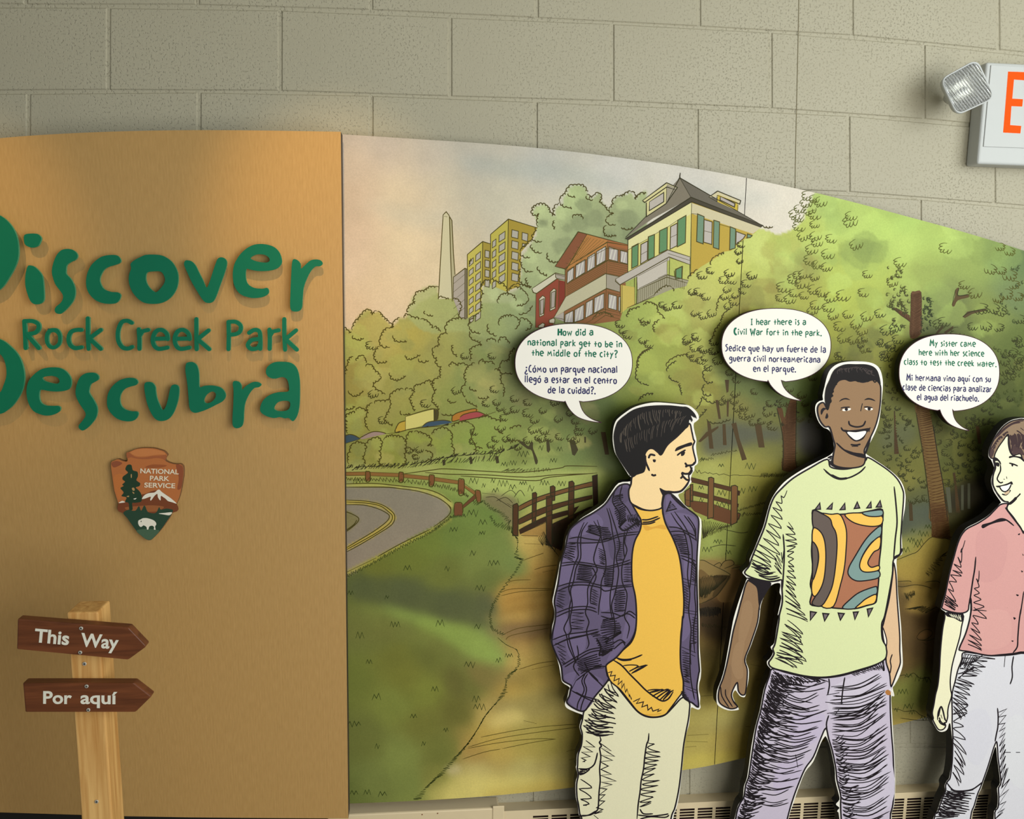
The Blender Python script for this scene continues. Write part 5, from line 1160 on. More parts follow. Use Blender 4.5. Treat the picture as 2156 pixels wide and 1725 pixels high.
for t in LV.split():
    (x, y), = P(t, 'M3')
    dark = y > 640 and x > 1840
    ma.leaf(x, y, random.uniform(22, 34), 1.6, (56, 60, 24) if dark else (84, 88, 26) if y < 560 else (76, 74, 22), random.uniform(-.35, .3), flip=(x > 2060))
LV2 = "A1 790,220 850,200 810,350 910,300 930,380 1010,240 1020,320 1140,500 1200,560 1190,680 1110,720 1210,800 1260,860 1310,850 1350,660 1640,640 1750,690 1480,760 1600,750 1460,840 1340,920 1410,910 1500,950 1180,740 1080,750 1260,790 1780,760 1740,890 1840,540 1820,250 M2 1510,920 1580,880 1430,1060 1540,1100 1480,1060 1690,960 1760,960 1740,900 1820,720 1840,660 1830,800 1720,1040 1700,1100 1790,1090 1780,1140 1850,1050 1880,990 1930,920 1730,1180 1450,1240 1520,1260 1590,1240 1380,1480 1460,1440 1450,1530 1530,1550 1440,1620 1500,1640 880,1420 820,1330 1010,1470 1060,1500 1180,1170 1220,1190 1300,1170 1600,1560 1640,1640 1560,1700 840,1390 1030,1310 M4 1330,840 1390,870 1450,850 1360,920 1450,760 1560,790 1560,880 1620,940 1700,1030 1610,1020 1650,1090 1740,1090 1830,1080 1930,1090 1990,1040 1960,950 1920,880 1690,860 1820,930 1790,790 2000,1000 2110,1030 1290,1100 1250,1150 1310,1170 1380,1100 1340,1010 1420,1090 1480,1170 1560,1110 1960,1110 1680,1100 1300,790 1210,800 1100,1120 1110,1040 700,800 650,1190 620,1250 570,1190 1030,400 1260,400 960,690 1280,680 340,940 260,720 240,310"
for x, y in P(LV2): ma.leaf(x, y, random.uniform(16, 25), 1.6, (62, 58, 20), random.uniform(-.5, .4))
LV3 = "G1 80,150 60,230 330,150 390,180 60,330 60,440 360,610 90,560 860,230 1370,130 1450,220 1550,210 1660,190 1330,270 830,320 1100,420 1230,420 990,530 850,520 950,680 1180,700 1380,600 1500,620 1010,820 1120,900 950,930 1250,870 1330,960 1440,920 1150,1080 1290,1060 580,1100 620,1190 420,1230 450,1420 560,1390 640,1380 80,760 250,850 380,800 480,720 540,640 280,1000 400,920 1340,780 1480,760 1540,1000 1200,540 970,1130 1040,1160 B1 940,80 1010,110 990,190 1050,120 810,60 780,110 850,150 600,190 960,700 1010,640 1090,640 1180,760 1010,780 960,830 1340,130 1990,200 2060,180 2110,240 2040,330 1990,420 2040,560 1950,620 1880,680 1820,650 1900,560 2120,100 2080,60"
for x, y in P(LV3): ma.leaf(x, y, random.uniform(12, 22), 1.5, (52, 52, 22) if x < 2010 else (44, 46, 20), random.uniform(-.6, .5), flip=random.random() < .3)
# dense dark leaf texture around the big trunks
for (x0, y0, x1, y1, n, c_) in ((1880, 615, 1915, 690, 34, (58, 58, 26)), (1940, 625, 1965, 700, 34, (44, 52, 26)), (1870, 560, 1915, 650, 30, (70, 72, 26)), (1600, 840, 1790, 900, 26, (48, 44, 20)), (1850, 740, 1900, 900, 26, (60, 58, 24)), (2085, 720, 2156, 860, 40, (62, 70, 30)), (2110, 560, 2156, 700, 14, (60, 70, 36)), (2000, 880, 2110, 1000, 34, (44, 44, 20)), (1860, 880, 1930, 1010, 26, (50, 52, 24))):
    for _ in range(n): ma.leaf(random.uniform(x0, x1), random.uniform(y0, y1), random.uniform(8, 13), 1.2, c_, random.uniform(-1, 1), part=.7)
# shaded hatch under trees, grass marks
ma.up()
ma.strokes(1.3, DK, "20,1350 250,1330 480,1330 700,1290 900,1250 1100,1230 1300,1220 1450,1170", "60,1310 300,1300 520,1290 760,1260 960,1220 1150,1200 1340,1180 1500,1130", 90, 'M4')
ma.strokes(1.1, DK, "80,1365 300,1350 560,1345 800,1310 1050,1300 1300,1290", "130,1320 350,1300 620,1290 860,1250 1100,1240 1350,1190", 60, 'M4', curve=.02)
GR = (52, 62, 22)
for a, b, n, reg, w_ in (("20,1450 220,1450 500,1465 760,1500 960,1540 1060,1590", "20,1425 220,1425 500,1435 760,1465 960,1510 1070,1570", 74, 'M4', 1.2), ("40,870 250,760 500,620 740,500 840,430 930,360", "30,845 250,735 500,595 730,480 830,410 915,345", 84, 'M5', 1.3), ("1440,500 1490,560 1450,690 1500,720 1440,830 1330,980 1270,1080 1240,1180 1250,1280", "1420,480 1470,540 1490,690 1530,720 1470,820 1360,970 1290,1090 1260,1180 1270,1290", 70, 'M5', 1.3), ("1250,1280 1380,1340", "1260,1310 1350,1350", 10, 'M5', 1.3), ("1310,1370 1380,1430 1460,1470 1500,1540 1490,1620 1400,1700", "1340,1400 1400,1440 1480,1480 1480,1540 1470,1620 1390,1690", 36, 'M5', 1.2), ("1480,460 1400,550 1350,650 1290,750 1200,860 1120,1000 1020,1130 920,1230 820,1340 720,1440 600,1560", "1440,480 1380,540 1390,650 1310,740 1230,830 1150,960 1060,1100 960,1220 860,1340 760,1420 650,1560", 120, 'M6', 1.3),
                          ("1240,350 1290,430 1380,460 1440,500", "1260,340 1300,400 1400,420 1440,460", 24, 'M5', 1.2), ("1190,240 1260,300 1330,330 1400,420", "1200,220 1280,280 1360,320 1420,390", 26, 'M5', 1.2), ("1100,230 1130,260 1180,230", "1110,210 1150,220 1200,215", 10, 'M5', 1.2), ("925,365 1040,355", "935,335 1030,330", 14, 'M5', 1.2), ("1760,1370 1500,1380 1350,1370", "1750,1340 1560,1350 1400,1350", 22, 'M4', 1.1),
                          ("850,1310 960,1340 1080,1350 1300,1370 1500,1360", "850,1340 960,1350 1080,1365 1300,1362 1500,1380", 16, 'A1', 1.2), ("880,1250 1010,1230", "900,1220 1000,1215", 10, 'A1', 1.1), ("990,1200 1210,1160", "1000,1180 1200,1150", 14, 'A1', 1.1), ("1400,1380 1700,1370", "1410,1350 1700,1345", 34, 'A1', 1.1), ("610,470 850,400", "620,450 850,385", 22, 'B2', 1.1), ("640,510 820,490", "650,480 820,480", 14, 'B2', 1.2), ("800,180 1080,180", "810,150 1080,150", 30, 'B2', 1.1), ("310,700 560,600", "330,660 560,570", 24, 'B2', 1.1)):
    ma.hatch(w_, GR if reg in ('M5', 'M6') else (60, 56, 20), a, b, n, reg, .3)
GT = "M5 130,50 1100,320 1195,400 940,460 1180,490 1120,660 1270,740 560,780 900,790 1165,950 390,1030 80,990 440,1260 835,1250 160,1350 1160,1280 235,1570 1075,1600 1325,1560 1400,1520 M6 300,690 790,630 1140,710 610,860 95,920 310,1110 700,1090 1150,780 880,970 110,1500 220,1500 350,1510 B2 440,720 350,790 540,810 670,290 480,310 310,265 470,410 320,370 740,280 720,90 480,80 330,30 M4 1110,1450 1205,1490 1285,1450 1350,1470 1445,1500 1520,1470 1700,1465 1850,1470 1300,1530 1610,1510 1840,1180 1520,1220 1440,1300 1550,1290 1370,1310 1690,1170 1780,1280 G2 480,420 600,460 420,560 510,580 360,720 540,640 690,350 G3 400,1040 560,1080 680,1100 280,1290 380,1510 450,1600 220,1560 620,1690"
for x, y in P(GT):
    k = random.uniform(9, 16); q = [(x + (i - 2.5) * k * .3, y + (k * .5 if i % 2 == 0 else -k * .45) * random.uniform(.5, 1.1)) for i in range(random.randint(4, 7))]
    ma.line(1.5, GR, q, smooth=False)
ma.up()
ma.lines(1.8, INK, "10,1478 250,1472 450,1490 700,1520 830,1565 920,1630;10,1505 350,1505 500,1518 650,1540 800,1590 890,1650 920,1700;500,1395 760,1360 880,1350 1200,1370 1500,1380 1830,1345 1900,1325 2150,1330;700,1380 900,1395 1200,1400 1550,1420 1800,1400 2110,1390;1000,1410 1300,1430 1630,1450 1750,1420 2150,1385", 'M4')
ma.lines(1.8, INK, "10,105 350,103 500,118 650,140 800,190 890,250 918,290 890,350 770,440;745,460 500,578 300,690;290,700 20,830;20,212 200,222 330,250 410,300 445,350 420,420 300,500 150,590 20,660;20,228 200,238 320,262 390,310 425,350 400,410 290,490 140,575 20,640;20,252 180,255 300,285 380,325 400,355 370,400 270,475 130,560 20,625;10,310 60,320 130,355 140,385 100,430 20,490;20,478 100,420 125,380", 'M5')
ma.lines(1.2, (96, 76, 26), "1535,580 1700,585;1530,720 1640,680 1700,660;1620,800 1700,775 1820,760;1690,820 1800,800;1400,910 1450,890 1590,885;1340,990 1450,960 1780,960;1340,1020 1500,985 1780,970;1370,1340 1500,1290 1760,1260;1380,1390 1440,1350 1750,1290;1490,1640 1650,1590 1790,1570;1600,1640 1790,1600", 'M5')
ma.lines(1.2, (84, 74, 28), "1170,1035 1450,980 1700,945 1980,925;1060,1120 1300,1050 1600,1000 1990,950;1060,1130 1300,1085 1600,1050 1800,1050;1015,1220 1200,1160 1335,1135;1350,1132 1600,1080 1800,1050;1890,1155 1970,1135;1910,1225 1970,1215;1530,895 1640,920", 'M6')
ma.lines(1.2, (84, 74, 28), "1270,1020 1450,1010;1260,1070 1440,1075;1250,1120 1345,1110;1760,945 1840,945;1850,550 1900,540;1380,690 1500,680;1800,420 1890,440", 'A3')
ma.lines(1.3, DK, "290,880 330,882 400,920 520,980 545,1010 430,1020 380,1015;410,925 460,900 480,930;460,945 500,890 560,880 580,915 500,950;560,950 640,935 650,960;545,1010 500,1090 420,1190 290,1250;580,920 650,920;500,620 640,650 700,640;390,770 480,750 600,760", 'B2')
ma.hatch(1.1, DK, "290,1030 400,1010 530,1020", "290,1190 350,1180 450,1100", 40, 'B2'); ma.hatch(1.4, (36, 30, 22), "290,1290 400,1280 470,1280", "300,1350 400,1340 470,1330", 40, 'B2', .4); ma.hatch(1.2, DK, "300,1410 420,1420 560,1440", "310,1440 430,1450 560,1460", 20, 'B2', .4)
ma.lines(1.3, DK, "205,870 400,790 520,740 640,600 740,520 880,520 1030,560;220,1200 380,1190 430,1205;220,1270 300,1280 480,1250 640,1270 740,1310;640,1210 800,1190 870,1220", 'G2')
ma.hatch(1.3, (52, 42, 18), "640,1070 780,900 900,790", "700,1130 860,960 1000,730", 20, 'G2', .3); ma.hatch(1.4, DK, "320,1380 480,1340", "350,1480 480,1400", 16, 'G2', .3); ma.hatch(1.4, DK, "350,1620 500,1640 640,1690", "560,1580 640,1580 800,1600", 16, 'G2', .3)
ma.lines(1.3, DK, "510,450 560,380 660,330 740,360 740,420 640,490 540,490 510,450;570,500 700,500 800,460;600,530 660,570", 'G3')
ma.lines(1.2, DK, "240,1050 320,1030 380,1060 460,1000 560,1080 680,1070 720,1110;140,1550 240,1560 330,1590 480,1580 560,1640 680,1690;260,1690 480,1720 700,1725", 'G3')
ma.lines(1.1, DK, "1180,155 1290,165;1210,190 1280,185 1330,215 1430,280;1300,220 1380,190 1440,240;1390,240 1460,280;1320,210 1340,230;1340,180 1420,130 1470,170;1450,190 1500,130 1540,180;1480,200 1490,240", 'M5')
# the thin seam between the two boards
ob = ma.build('printed_drawing', M_PRINT, mural)
ob['label'] = 'brown ink line drawing of trees, houses, fences and bridge'
# ------------------------------------------------------------------ speech bubbles
M_BLACK = plain('black_board_edge', (14, 13, 14), 0.6)
M_WBOARD = plain('white_board_face', (228, 224, 214), 0.45, var=0.012)
YB, YBB = -0.088, -0.067
GRN, NAVY = (20, 104, 78), (44, 44, 92)
def bubble(L_, R_, T_, B_, tail, lines_, lab):
    cx, cy, rx, ry = (L_ + R_) / 2, (T_ + B_) / 2, (R_ - L_) / 2, (B_ - T_) / 2
    n = 2.25; pts = []
    tl_ = P(tail); bx0, bx1 = tl_[0][0], tl_[-1][0]; done = False
    for t in np.linspace(-math.pi / 2, 1.5 * math.pi, 97)[:-1]:
        c, s_ = math.cos(t), math.sin(t)
        x = cx + rx * math.copysign(abs(c) ** (2 / n), c); y = cy + ry * math.copysign(abs(s_) ** (2 / n), s_)
        if s_ > 0.5 and bx0 < x < bx1:
            if not done: pts += list(reversed(cat(tl_[:len(tl_) // 2 + 1], n=5)))[0:0] + cat(tl_[::-1], n=5); done = True
            continue
        pts.append((x, y))
    mb = MB(); mb.slab([pts], YB, YBB, 0, 1)
    o = mb.build('speech_bubble', [M_WBOARD, M_BLACK])
    a = Art(YB - 0.00005)
    p = np.array(pts); c0 = p.mean(0)
    a.line(1.5, (60, 30, 42), pts, smooth=False, closed=True)
    a.build('printed_outline', M_PRINT, o)
    for c_, lb in ((GRN, 'green English words'), (NAVY, 'dark blue Spanish words')):
        t = Art(YB - 0.0002)
        for tx, x0, x1, y0, y1, col, w, sy, bold in lines_:
            if col is c_: write(t, tx, x0, x1, y0, y1, col, w, sy, bold)
        t.build('lettering', M_PRINT, o)['label'] = lb
    for dx in (-.5, .5):
        pn = MB(); pn.add(*cyl(at(cx + dx * rx, cy, YBB), (0, 1, 0), 0.006, YM - 0.0006 - YBB, 12)); pn.build('standoff_pin', M_PIN, o)
    tag(o, lab, 'speech bubble')
bubble(1084.5, 1331.5, 681.5, 847, "1190,845 1199,862 1216,878 1240,886.5 1266,890 1249,884 1234,874 1225,861 1220,845", [
    ('How did a', 1174, 1250, 706.5, 706, GRN, 2.6, 1.0, 'H'), ('national park get to be in', 1110, 1311, 727, 731.5, GRN, 2.5, .98, ''), ('the middle of the city?', 1119, 1301, 749, 752.5, GRN, 2.5, .98, ''),
    ('¿Cómo un parque nacional', 1104, 1301, 783.5, 785, NAVY, 2.5, 1.0, ''), ('llegó a estar en el centro', 1104, 1300, 805, 808, NAVY, 2.5, 1.0, ''), ('de la cuidad?.', 1153, 1255, 827.5, 829.5, NAVY, 2.5, 1.0, '')],
    'white speech bubble asking How did a national park get to be, left of the others')
bubble(1519.5, 1749.5, 649.5, 804.5, "1617,801 1624,813 1638,827 1658,838 1686,844 1674,837 1660,827 1650,815 1645,801", [
    ('I hear there is a', 1580, 1698, 684, 684, GRN, 2.2, .92, ''), ('Civil War fort in the park.', 1545, 1731, 704.5, 707.5, GRN, 2.2, .92, 'CW'),
    ('Sedice que hay un fuerte de la', 1526, 1740, 739, 742.5, NAVY, 2.2, .95, ''), ('guerra civil norteamericana', 1535, 1728, 760.5, 763.5, NAVY, 2.2, .93, ''), ('en el parque.', 1585, 1677, 782.5, 783.5, NAVY, 2.2, .95, '')],
    'white speech bubble about the Civil War fort, above the boy in the pale green shirt')
bubble(1893, 2104.5, 703.5, 866, "1979,863 1985,877 1998,892 2018,902 2040,907 2026,899 2014,888 2008,876 2005.5,862", [
    ('My sister came', 1957, 2055, 729, 730, GRN, 2.1, .9, 'M'), ('here with her science', 1934, 2073, 748, 750.5, GRN, 2.1, .9, ''), ('class to test the creek water.', 1903, 2099, 767.5, 772.5, GRN, 2.1, .9, ''),
    ('Mi hermana vino aquí con su', 1908, 2087, 801.5, 804.5, NAVY, 2.1, .92, 'M'), ('clase de ciencias para analizar', 1900, 2089, 821.5, 826, NAVY, 2.1, .92, ''), ('el agua del riachuelo.', 1930, 2062, 842.5, 845, NAVY, 2.1, .92, '')],
    'white speech bubble about testing creek water, above and left of the girl')

# ------------------------------------------------------------------ cutout children
YF, YFB = -0.122, -0.097
K = (27, 21, 26)
def cutout(lab, outline, holes, feet):
    """a white-edged board cut to the figure's outline, standing on the floor"""
    loops = [cat(P(outline) + feet, True, 3)]
    for h in holes: loops.append(cat(P(h), True, 4))
    w = unp(loops[0], YF); 
    base = empty('cutout_figure', (float(w[:, 0].mean()), (YF + YFB) / 2, 0.0), lab, 'cutout figure', 'life size cutout children')
    mb = MB(); mb.slab(loops, YF, YFB, 0, 1)
    ob = mb.build('board', [M_WBOARD, M_BLACK], base); ob['label'] = 'white edged backing board with black sides'
    return base
def floor_px(x):
    """photo y where the board meets the floor"""
    lo, hi = 1700, 2600
    for _ in range(30):
        m_ = (lo + hi) / 2
        if unp([(x, m_)], YF)[0][2] > 0: lo = m_
        else: hi = m_
    return lo
def legs(l0, l1, r0, r1, dl=0, dr=0):
    """photo points that carry two trouser legs down to the floor, right leg first"""
    fy = floor_px((l0 + r1) / 2)
    return fy
class Part(Art):
    lvl = 0
    def __init__(s, base, k): Art.__init__(s, YF - 0.0003 * k); s.base = base
    def out(s, col, pts, w=3.0, ink=K, smooth=True):
        l = s.fill(col, pts, smooth); s.line(w, ink, l, smooth=False, closed=True)
    def done(s, name, label=None):
        o = s.build(name, M_PRINT, s.base)
        if label: o['label'] = label
        return o

# ---- boy in the plaid jacket
FY = floor_px(1330)
fa = cutout('cutout of black haired boy in purple plaid jacket and yellow shirt, looking right',
 "A1 300,1370 255,1300 205,1220 178,1170 163,1100 160,1030 168,960 185,910 210,880 260,840 330,795 420,765 520,750 640,757 740,768 800,775 850,810 880,850 885,888 862,912 845,925 842,960 855,1020 866,1065 862,1120 868,1180 880,1240 873,1270 850,1288 848,1320 832,1345 822,1375 818,1400 823,1422 800,1450 765,1490 745,1510 712,1530 745,1590 795,1640 850,1690 895,1722 "
 "A2 1388,400 1385,520 1370,700 1362,900 1366,1100 1371,1180 1372,1300 1371,1420 1380,1560 1385,1640 A3 1385,480 1380,540 1369,580 1365,640 1377,690 1375,750 1380,785 1363,803 1335,795 1302,785 1292,830 1284,920 1262,1000 1242,1120 1231,1250 1217,1380 1206,1480 1191,1580 1170,1650 1150,1720",
 [], [(1412, 1800), (1408, 1900), (1405, FY), (1340, FY), (1338, 1900), (1332, 1880), (1326, 1900), (1318, FY), (1226, FY), (1228, 1900), (1224, 1800)] + P("A3 372,1724 355,1690 345,1600 330,1540 327,1420 345,1350 330,1290 335,1265 340,1180 370,1110 378,1020 360,950 375,890 390,850 330,825 255,790 238,750 258,700 270,640 275,612 215,570 200,500 185,420 155,330 120,240 125,180 A2 130,1280 145,1220 150,1150 133,1070 145,1000 165,900 185,800 195,740 230,640 250,520 290,450 370,370 450,320 565,240 620,160 690,70 790,55 800,20"))
tr_ = Part(fa, 1)
tr_.out((220, 215, 182), P("A3 400,815 450,750 520,650 600,560 640,570 700,640 780,740 850,820 920,860 1000,868 1080,848 1150,780 1230,700 1285,740 1285,820 1275,900 1255,1000 1235,1120 1220,1280 1200,1450 1180,1560 1160,1640 1130,1724") + [(1402, 1800), (1400, 1900), (1398, FY - 12), (1346, FY - 12), (1342, 1900), (1334, 1840), (1324, 1900), (1312, FY - 12), (1234, FY - 12), (1236, 1900), (1232, 1800)] + P("A3 380,1724 365,1690 352,1600 340,1540 337,1430 352,1350 343,1300 345,1270 350,1180 377,1100 384,1010 370,950 385,890"), 3.2)
tr_.lines(3.2, K, "530,1020 540,1060 528,1080 545,1110 530,1130 540,1200 530,1300 535,1400 525,1500 520,1600 510,1650 450,1690 380,1692;945,1000 940,1060 925,1100 910,1200 900,1300 880,1400 870,1500 855,1600 845,1724;350,1300 430,1302 480,1270 500,1220 512,1165;360,1352 400,1340 440,1310 440,1300", 'A3')
tr_.hatch(3.0, K, "620,560 560,640 500,700 460,790 420,860 400,920 410,990", "700,690 665,740 655,830 655,890 650,950 640,1010", 13, 'A3', .08, .06)
tr_.strokes(2.8, K, "600,570 520,680 450,800 410,900 400,960", "690,680 640,800 650,940 630,1020", 12, 'A3', curve=.14)
tr_.hatch(2.8, K, "410,1060 385,1130 375,1200 390,1240", "500,1100 470,1150 440,1200 410,1240", 7, 'A3', .1); tr_.hatch(2.6, K, "365,1310 350,1345", "440,1305 390,1345", 6, 'A3', .1)
tr_.hatch(2.8, K, "370,1390 360,1470 375,1560 395,1610", "470,1440 470,1520 460,1580 420,1610", 6, 'A3', .1, -.05)
tr_.hatch(2.8, K, "530,1080 540,1180 535,1280 540,1380 530,1480 520,1580 490,1680", "625,1140 645,1200 600,1290 660,1400 600,1460 570,1560 560,1660", 17, 'A3', .12)
tr_.hatch(2.6, K, "935,1080 915,1180 900,1290 885,1400 880,1500 870,1620", "985,1080 1040,1180 1020,1250 990,1320 1030,1420 980,1520 960,1590", 19, 'A3', .12, .05)
tr_.lines(3.0, K, "870,1640 900,1680 980,1680;850,1690 950,1700 1060,1690 1110,1680;870,1724 960,1705 1080,1710 1115,1690;380,1700 440,1690 500,1655;480,1690 520,1724", 'A3')
tr_.done('trousers', 'cream trousers')
sh_ = Part(fa, 2)
sh_.out((230, 182, 78), "A2 800,250 860,285 930,300 1000,290 1055,260 1062,330 1095,420 1155,540 1205,680 1228,850 1242,1050 1235,1200 1215,1330 1210,1480 1220,1600 1232,1700 A3 1237,560 1235,640 1180,720 1120,800 1080,845 1000,865 920,855 850,815 780,730 700,630 620,560 585,450 600,385 680,340 740,290 800,230 835,130 A2 840,1150 830,1020 805,900 800,760 808,640 830,550 870,470 880,390 850,330")
for s in ("M 0",): pass
sh_.fill((214, 160, 62), "A2 890,400 960,440 1060,420 1090,460 1000,450 920,470"); sh_.fill((216, 164, 62), "A3 630,470 700,560 800,680 900,790 1020,840 1080,820 1000,850 900,840 800,740 690,620")
sh_.lines(3.4, K, "640,382 715,430 780,500 850,570 920,640 1000,700 1060,730 1110,710 1150,650;670,365 720,380 800,375 890,340;680,372 730,388 800,382", 'A3'); sh_.lines(3.2, K, "885,378 940,378 1025,350;890,400 960,395 1040,362;880,415 950,412 1000,395", 'A2')
sh_.hatch(2.8, K, "720,430 780,480 800,500", "830,435 900,435 930,430", 5, 'A3', .1, -.06); sh_.hatch(3.2, K, "930,640 990,700 1060,725", "1030,640 1110,630 1150,640", 9, 'A3', .1, -.05); sh_.hatch(2.4, K, "600,490 660,570 740,650 800,720", "620,470 690,540 740,590 790,690", 12, 'A3', .1); sh_.hatch(2.6, K, "815,735 870,770 950,810 1020,820", "850,700 910,740 960,780 1050,805", 9, 'A3', .1)
sh_.done('shirt', 'mustard yellow shirt')
PUR = (94, 83, 110); PLT = (106, 94, 125); PDK = (84, 74, 99)
jk = Part(fa, 3)
JL = "A2 780,85 790,180 800,240 850,330 880,390 870,470 830,550 808,640 800,760 805,900 830,1020 840,1150 835,1290 800,1390 740,1460 670,1540 600,1590 583,1620 595,1690 A3 606,545 560,610 500,680 450,750 400,815 330,800 255,745 275,690 285,640 290,600 225,560 215,500 205,430 165,340 130,250 130,190 A2 140,1300 155,1230 160,1150 150,1060 180,920 200,780 215,700 245,600 265,500 300,440 390,370 480,320 575,250 640,160 700,90"
JR = "A2 1085,160 1130,160 1200,220 1260,280 1340,340 1365,390 1360,520 1350,700 1350,900 1355,1100 1358,1300 1360,1500 1370,1640 A3 1365,500 1350,600 1355,680 1362,780 1310,745 1285,735 1240,700 1235,640 1235,560 1215,450 1210,300 1220,150 1230,20 A2 1235,1200 1240,1050 1225,850 1200,680 1150,540 1090,420 1065,330 1060,250 1070,190"
jk.fill(PUR, JL); jk.fill(PUR, JR)
for s, c_ in (("A2 300,450 380,400 500,330 560,420 420,500 290,520", PLT), ("A2 220,720 330,640 330,740 300,900 190,920", PLT), ("A2 360,600 540,580 540,740 380,740", PLT), ("A2 200,960 300,930 280,1080 170,1120", PDK), ("A2 290,960 430,940 440,1110 300,1120", PLT), ("A2 160,1200 250,1180 260,1340 150,1380", PLT), ("A2 250,1360 400,1340 400,1480 280,1540", PLT), ("A2 600,520 700,480 760,560 640,720", PDK), ("A2 540,960 640,980 620,1120 540,1140", PLT), ("A2 770,1180 830,1180 820,1320 760,1400 720,1380", PLT), ("A2 640,1480 740,1420 660,1530 590,1570", PLT), ("A3 290,600 400,500 560,560 480,690 300,680", PLT), ("A3 270,720 320,660 480,700 420,800 330,790", PLT), ("A3 230,520 330,480 310,560 280,590", PLT),
              ("A2 1090,190 1130,180 1240,280 1180,300 1100,320", PLT), ("A2 1080,340 1200,320 1330,360 1330,460 1140,440", PLT), ("A2 1240,700 1300,730 1300,880 1250,860", PLT), ("A2 1240,1180 1290,1190 1290,1330 1220,1400", PLT), ("A3 1240,600 1300,620 1350,680 1350,760 1290,720", PLT), ("A2 660,130 760,110 780,200 700,260 620,220", PDK)): jk.fill(c_, s)
for q in (JL, JR): jk.line(3.4, K, cat(P(q), True, 4), smooth=False, closed=True)
HL = "270,540 350,525 430,540 560,550 700,500 860,480;265,570 400,575 560,565 700,520 850,500;205,745 330,735 460,750 580,775 720,740 790,715;200,770 330,752 460,768 580,790 720,760 800,735;170,945 290,910 420,905 530,930 640,940 800,925;165,985 290,935 420,930 530,950 580,980 700,950 810,940;165,1165 290,1120 420,1110 500,1130;160,1200 290,1145 430,1135 510,1160;540,1160 640,1165 720,1190 780,1150 835,1185;540,1190 650,1215 760,1170 830,1210;135,1390 260,1345 400,1325 520,1300;140,1440 270,1380 410,1350 520,1330;620,1440 700,1390 750,1420;650,1470 720,1410 745,1440;1110,440 1200,450 1340,520;1120,480 1230,480 1340,550;1210,680 1280,700 1340,730;1215,700 1300,740 1345,760;1225,870 1350,910;1230,900 1350,935;1240,1160 1350,1180;1245,1140 1350,1155;1220,1450 1340,1500;1225,1480 1335,1530"
jk.lines(2.6, K, HL, 'A2')
jk.lines(2.6, K, "150,260 250,215 400,180 530,140;215,430 330,360 440,300 540,280;235,445 340,380 450,320 560,300;330,560 420,490 500,440 590,440;330,655 400,690 520,720;290,640 400,700 490,740;1240,600 1350,640;1260,625 1350,665", 'A3')
VL = "400,400 370,470 345,560 350,680 320,750 290,860 270,960 290,1040 275,1120 270,1200 230,1290 250,1350 270,1450 320,1560 330,1590;430,400 380,480 370,580 370,700 330,790 310,900 285,980 300,1100 280,1220 290,1310 270,1360 300,1480 340,1590;480,390 530,480 555,580 580,700 580,800 545,900 540,1000 525,1100 520,1180;510,380 540,500 500,620 480,720 510,800 470,870 430,960 430,1080 410,1160 440,1240 420,1320 440,1420 420,1470;470,780 500,860 460,960 450,1080;610,280 650,400 680,500 700,600 670,700 690,800 680,900 660,1000 630,1100 650,1200 660,1300 640,1400;590,280 620,380 640,500 660,620 650,750 640,900 620,1000 620,1120 640,1230;770,460 740,560 760,640 720,760 720,900 760,1000 750,1120 740,1200 780,1280 760,1380;740,480 730,600 740,700;660,130 640,230 700,330 690,420;720,90 700,200 760,280 800,350;1130,320 1180,400 1240,480 1270,600 1280,700 1270,850 1290,1000 1280,1150 1300,1300 1290,1450 1300,1600;1160,310 1250,440 1300,560 1310,700 1300,850 1290,960;1240,340 1300,420 1330,480 1345,560;1270,350 1330,440 1340,520;1310,720 1340,800 1330,1000 1340,1150 1320,1300 1330,1500"
jk.lines(2.6, K, VL, 'A2')
jk.lines(2.6, K, "340,260 350,350 310,440 360,520;400,400 450,500 520,570 560,610;370,500 430,480 520,560;330,560 290,640;410,500 380,560 400,640 350,740 340,800;430,500 400,560 420,640 380,760 370,810;1300,240 1290,400 1300,560 1330,720", 'A3')
for a, b, n, reg in (("250,580 225,690", "335,570 310,730", 12, 'A2'), ("360,760 330,880", "470,770 455,900", 14, 'A2'), ("180,980 165,1100", "245,970 230,1130", 10, 'A2'), ("440,420 420,480", "540,430 540,520", 10, 'A2'), ("520,440 560,540", "600,440 640,540", 12, 'A2'), ("300,1160 290,1300", "400,1150 390,1300", 9, 'A2'), ("560,800 570,930", "650,790 640,930", 14, 'A2'), ("670,560 670,720", "720,560 730,720", 14, 'A2'), ("740,760 730,900", "800,740 800,900", 12, 'A2'), ("660,980 650,1150", "750,960 740,1150", 16, 'A2'), ("520,620 530,740", "580,640 575,760", 12, 'A2'), ("160,1420 210,1580", "240,1440 240,1600", 9, 'A2'), ("460,1350 520,1440 540,1500", "520,1340 640,1400 640,1480", 16, 'A2'), ("560,1220 540,1300 580,1420", "640,1200 720,1280 700,1340", 18, 'A2'), ("460,960 450,1080", "520,980 510,1100", 10, 'A2'), ("640,180 660,330 700,440", "720,160 740,280 760,380", 24, 'A2'), ("720,460 800,380 850,370", "760,480 850,440 870,400", 16, 'A2'), ("760,340 850,330", "770,400 850,400", 10, 'A2'),
                      ("1140,500 1210,660", "1240,500 1290,680", 16, 'A2'), ("1240,920 1240,1120", "1280,930 1280,1130", 14, 'A2'), ("1225,1500 1235,1700", "1290,1500 1290,1700", 16, 'A2'), ("1310,1200 1300,1420", "1350,1200 1345,1420", 16, 'A2'), ("1300,740 1305,880", "1340,770 1345,900", 10, 'A2'), ("330,390 360,480", "500,330 560,450", 12, 'A3'), ("1230,380 1240,560", "1285,390 1290,580", 14, 'A3'), ("1215,650 1230,700", "1240,640 1290,730", 10, 'A3')):
    jk.hatch(2.3, K, a, b, n, reg, .1)
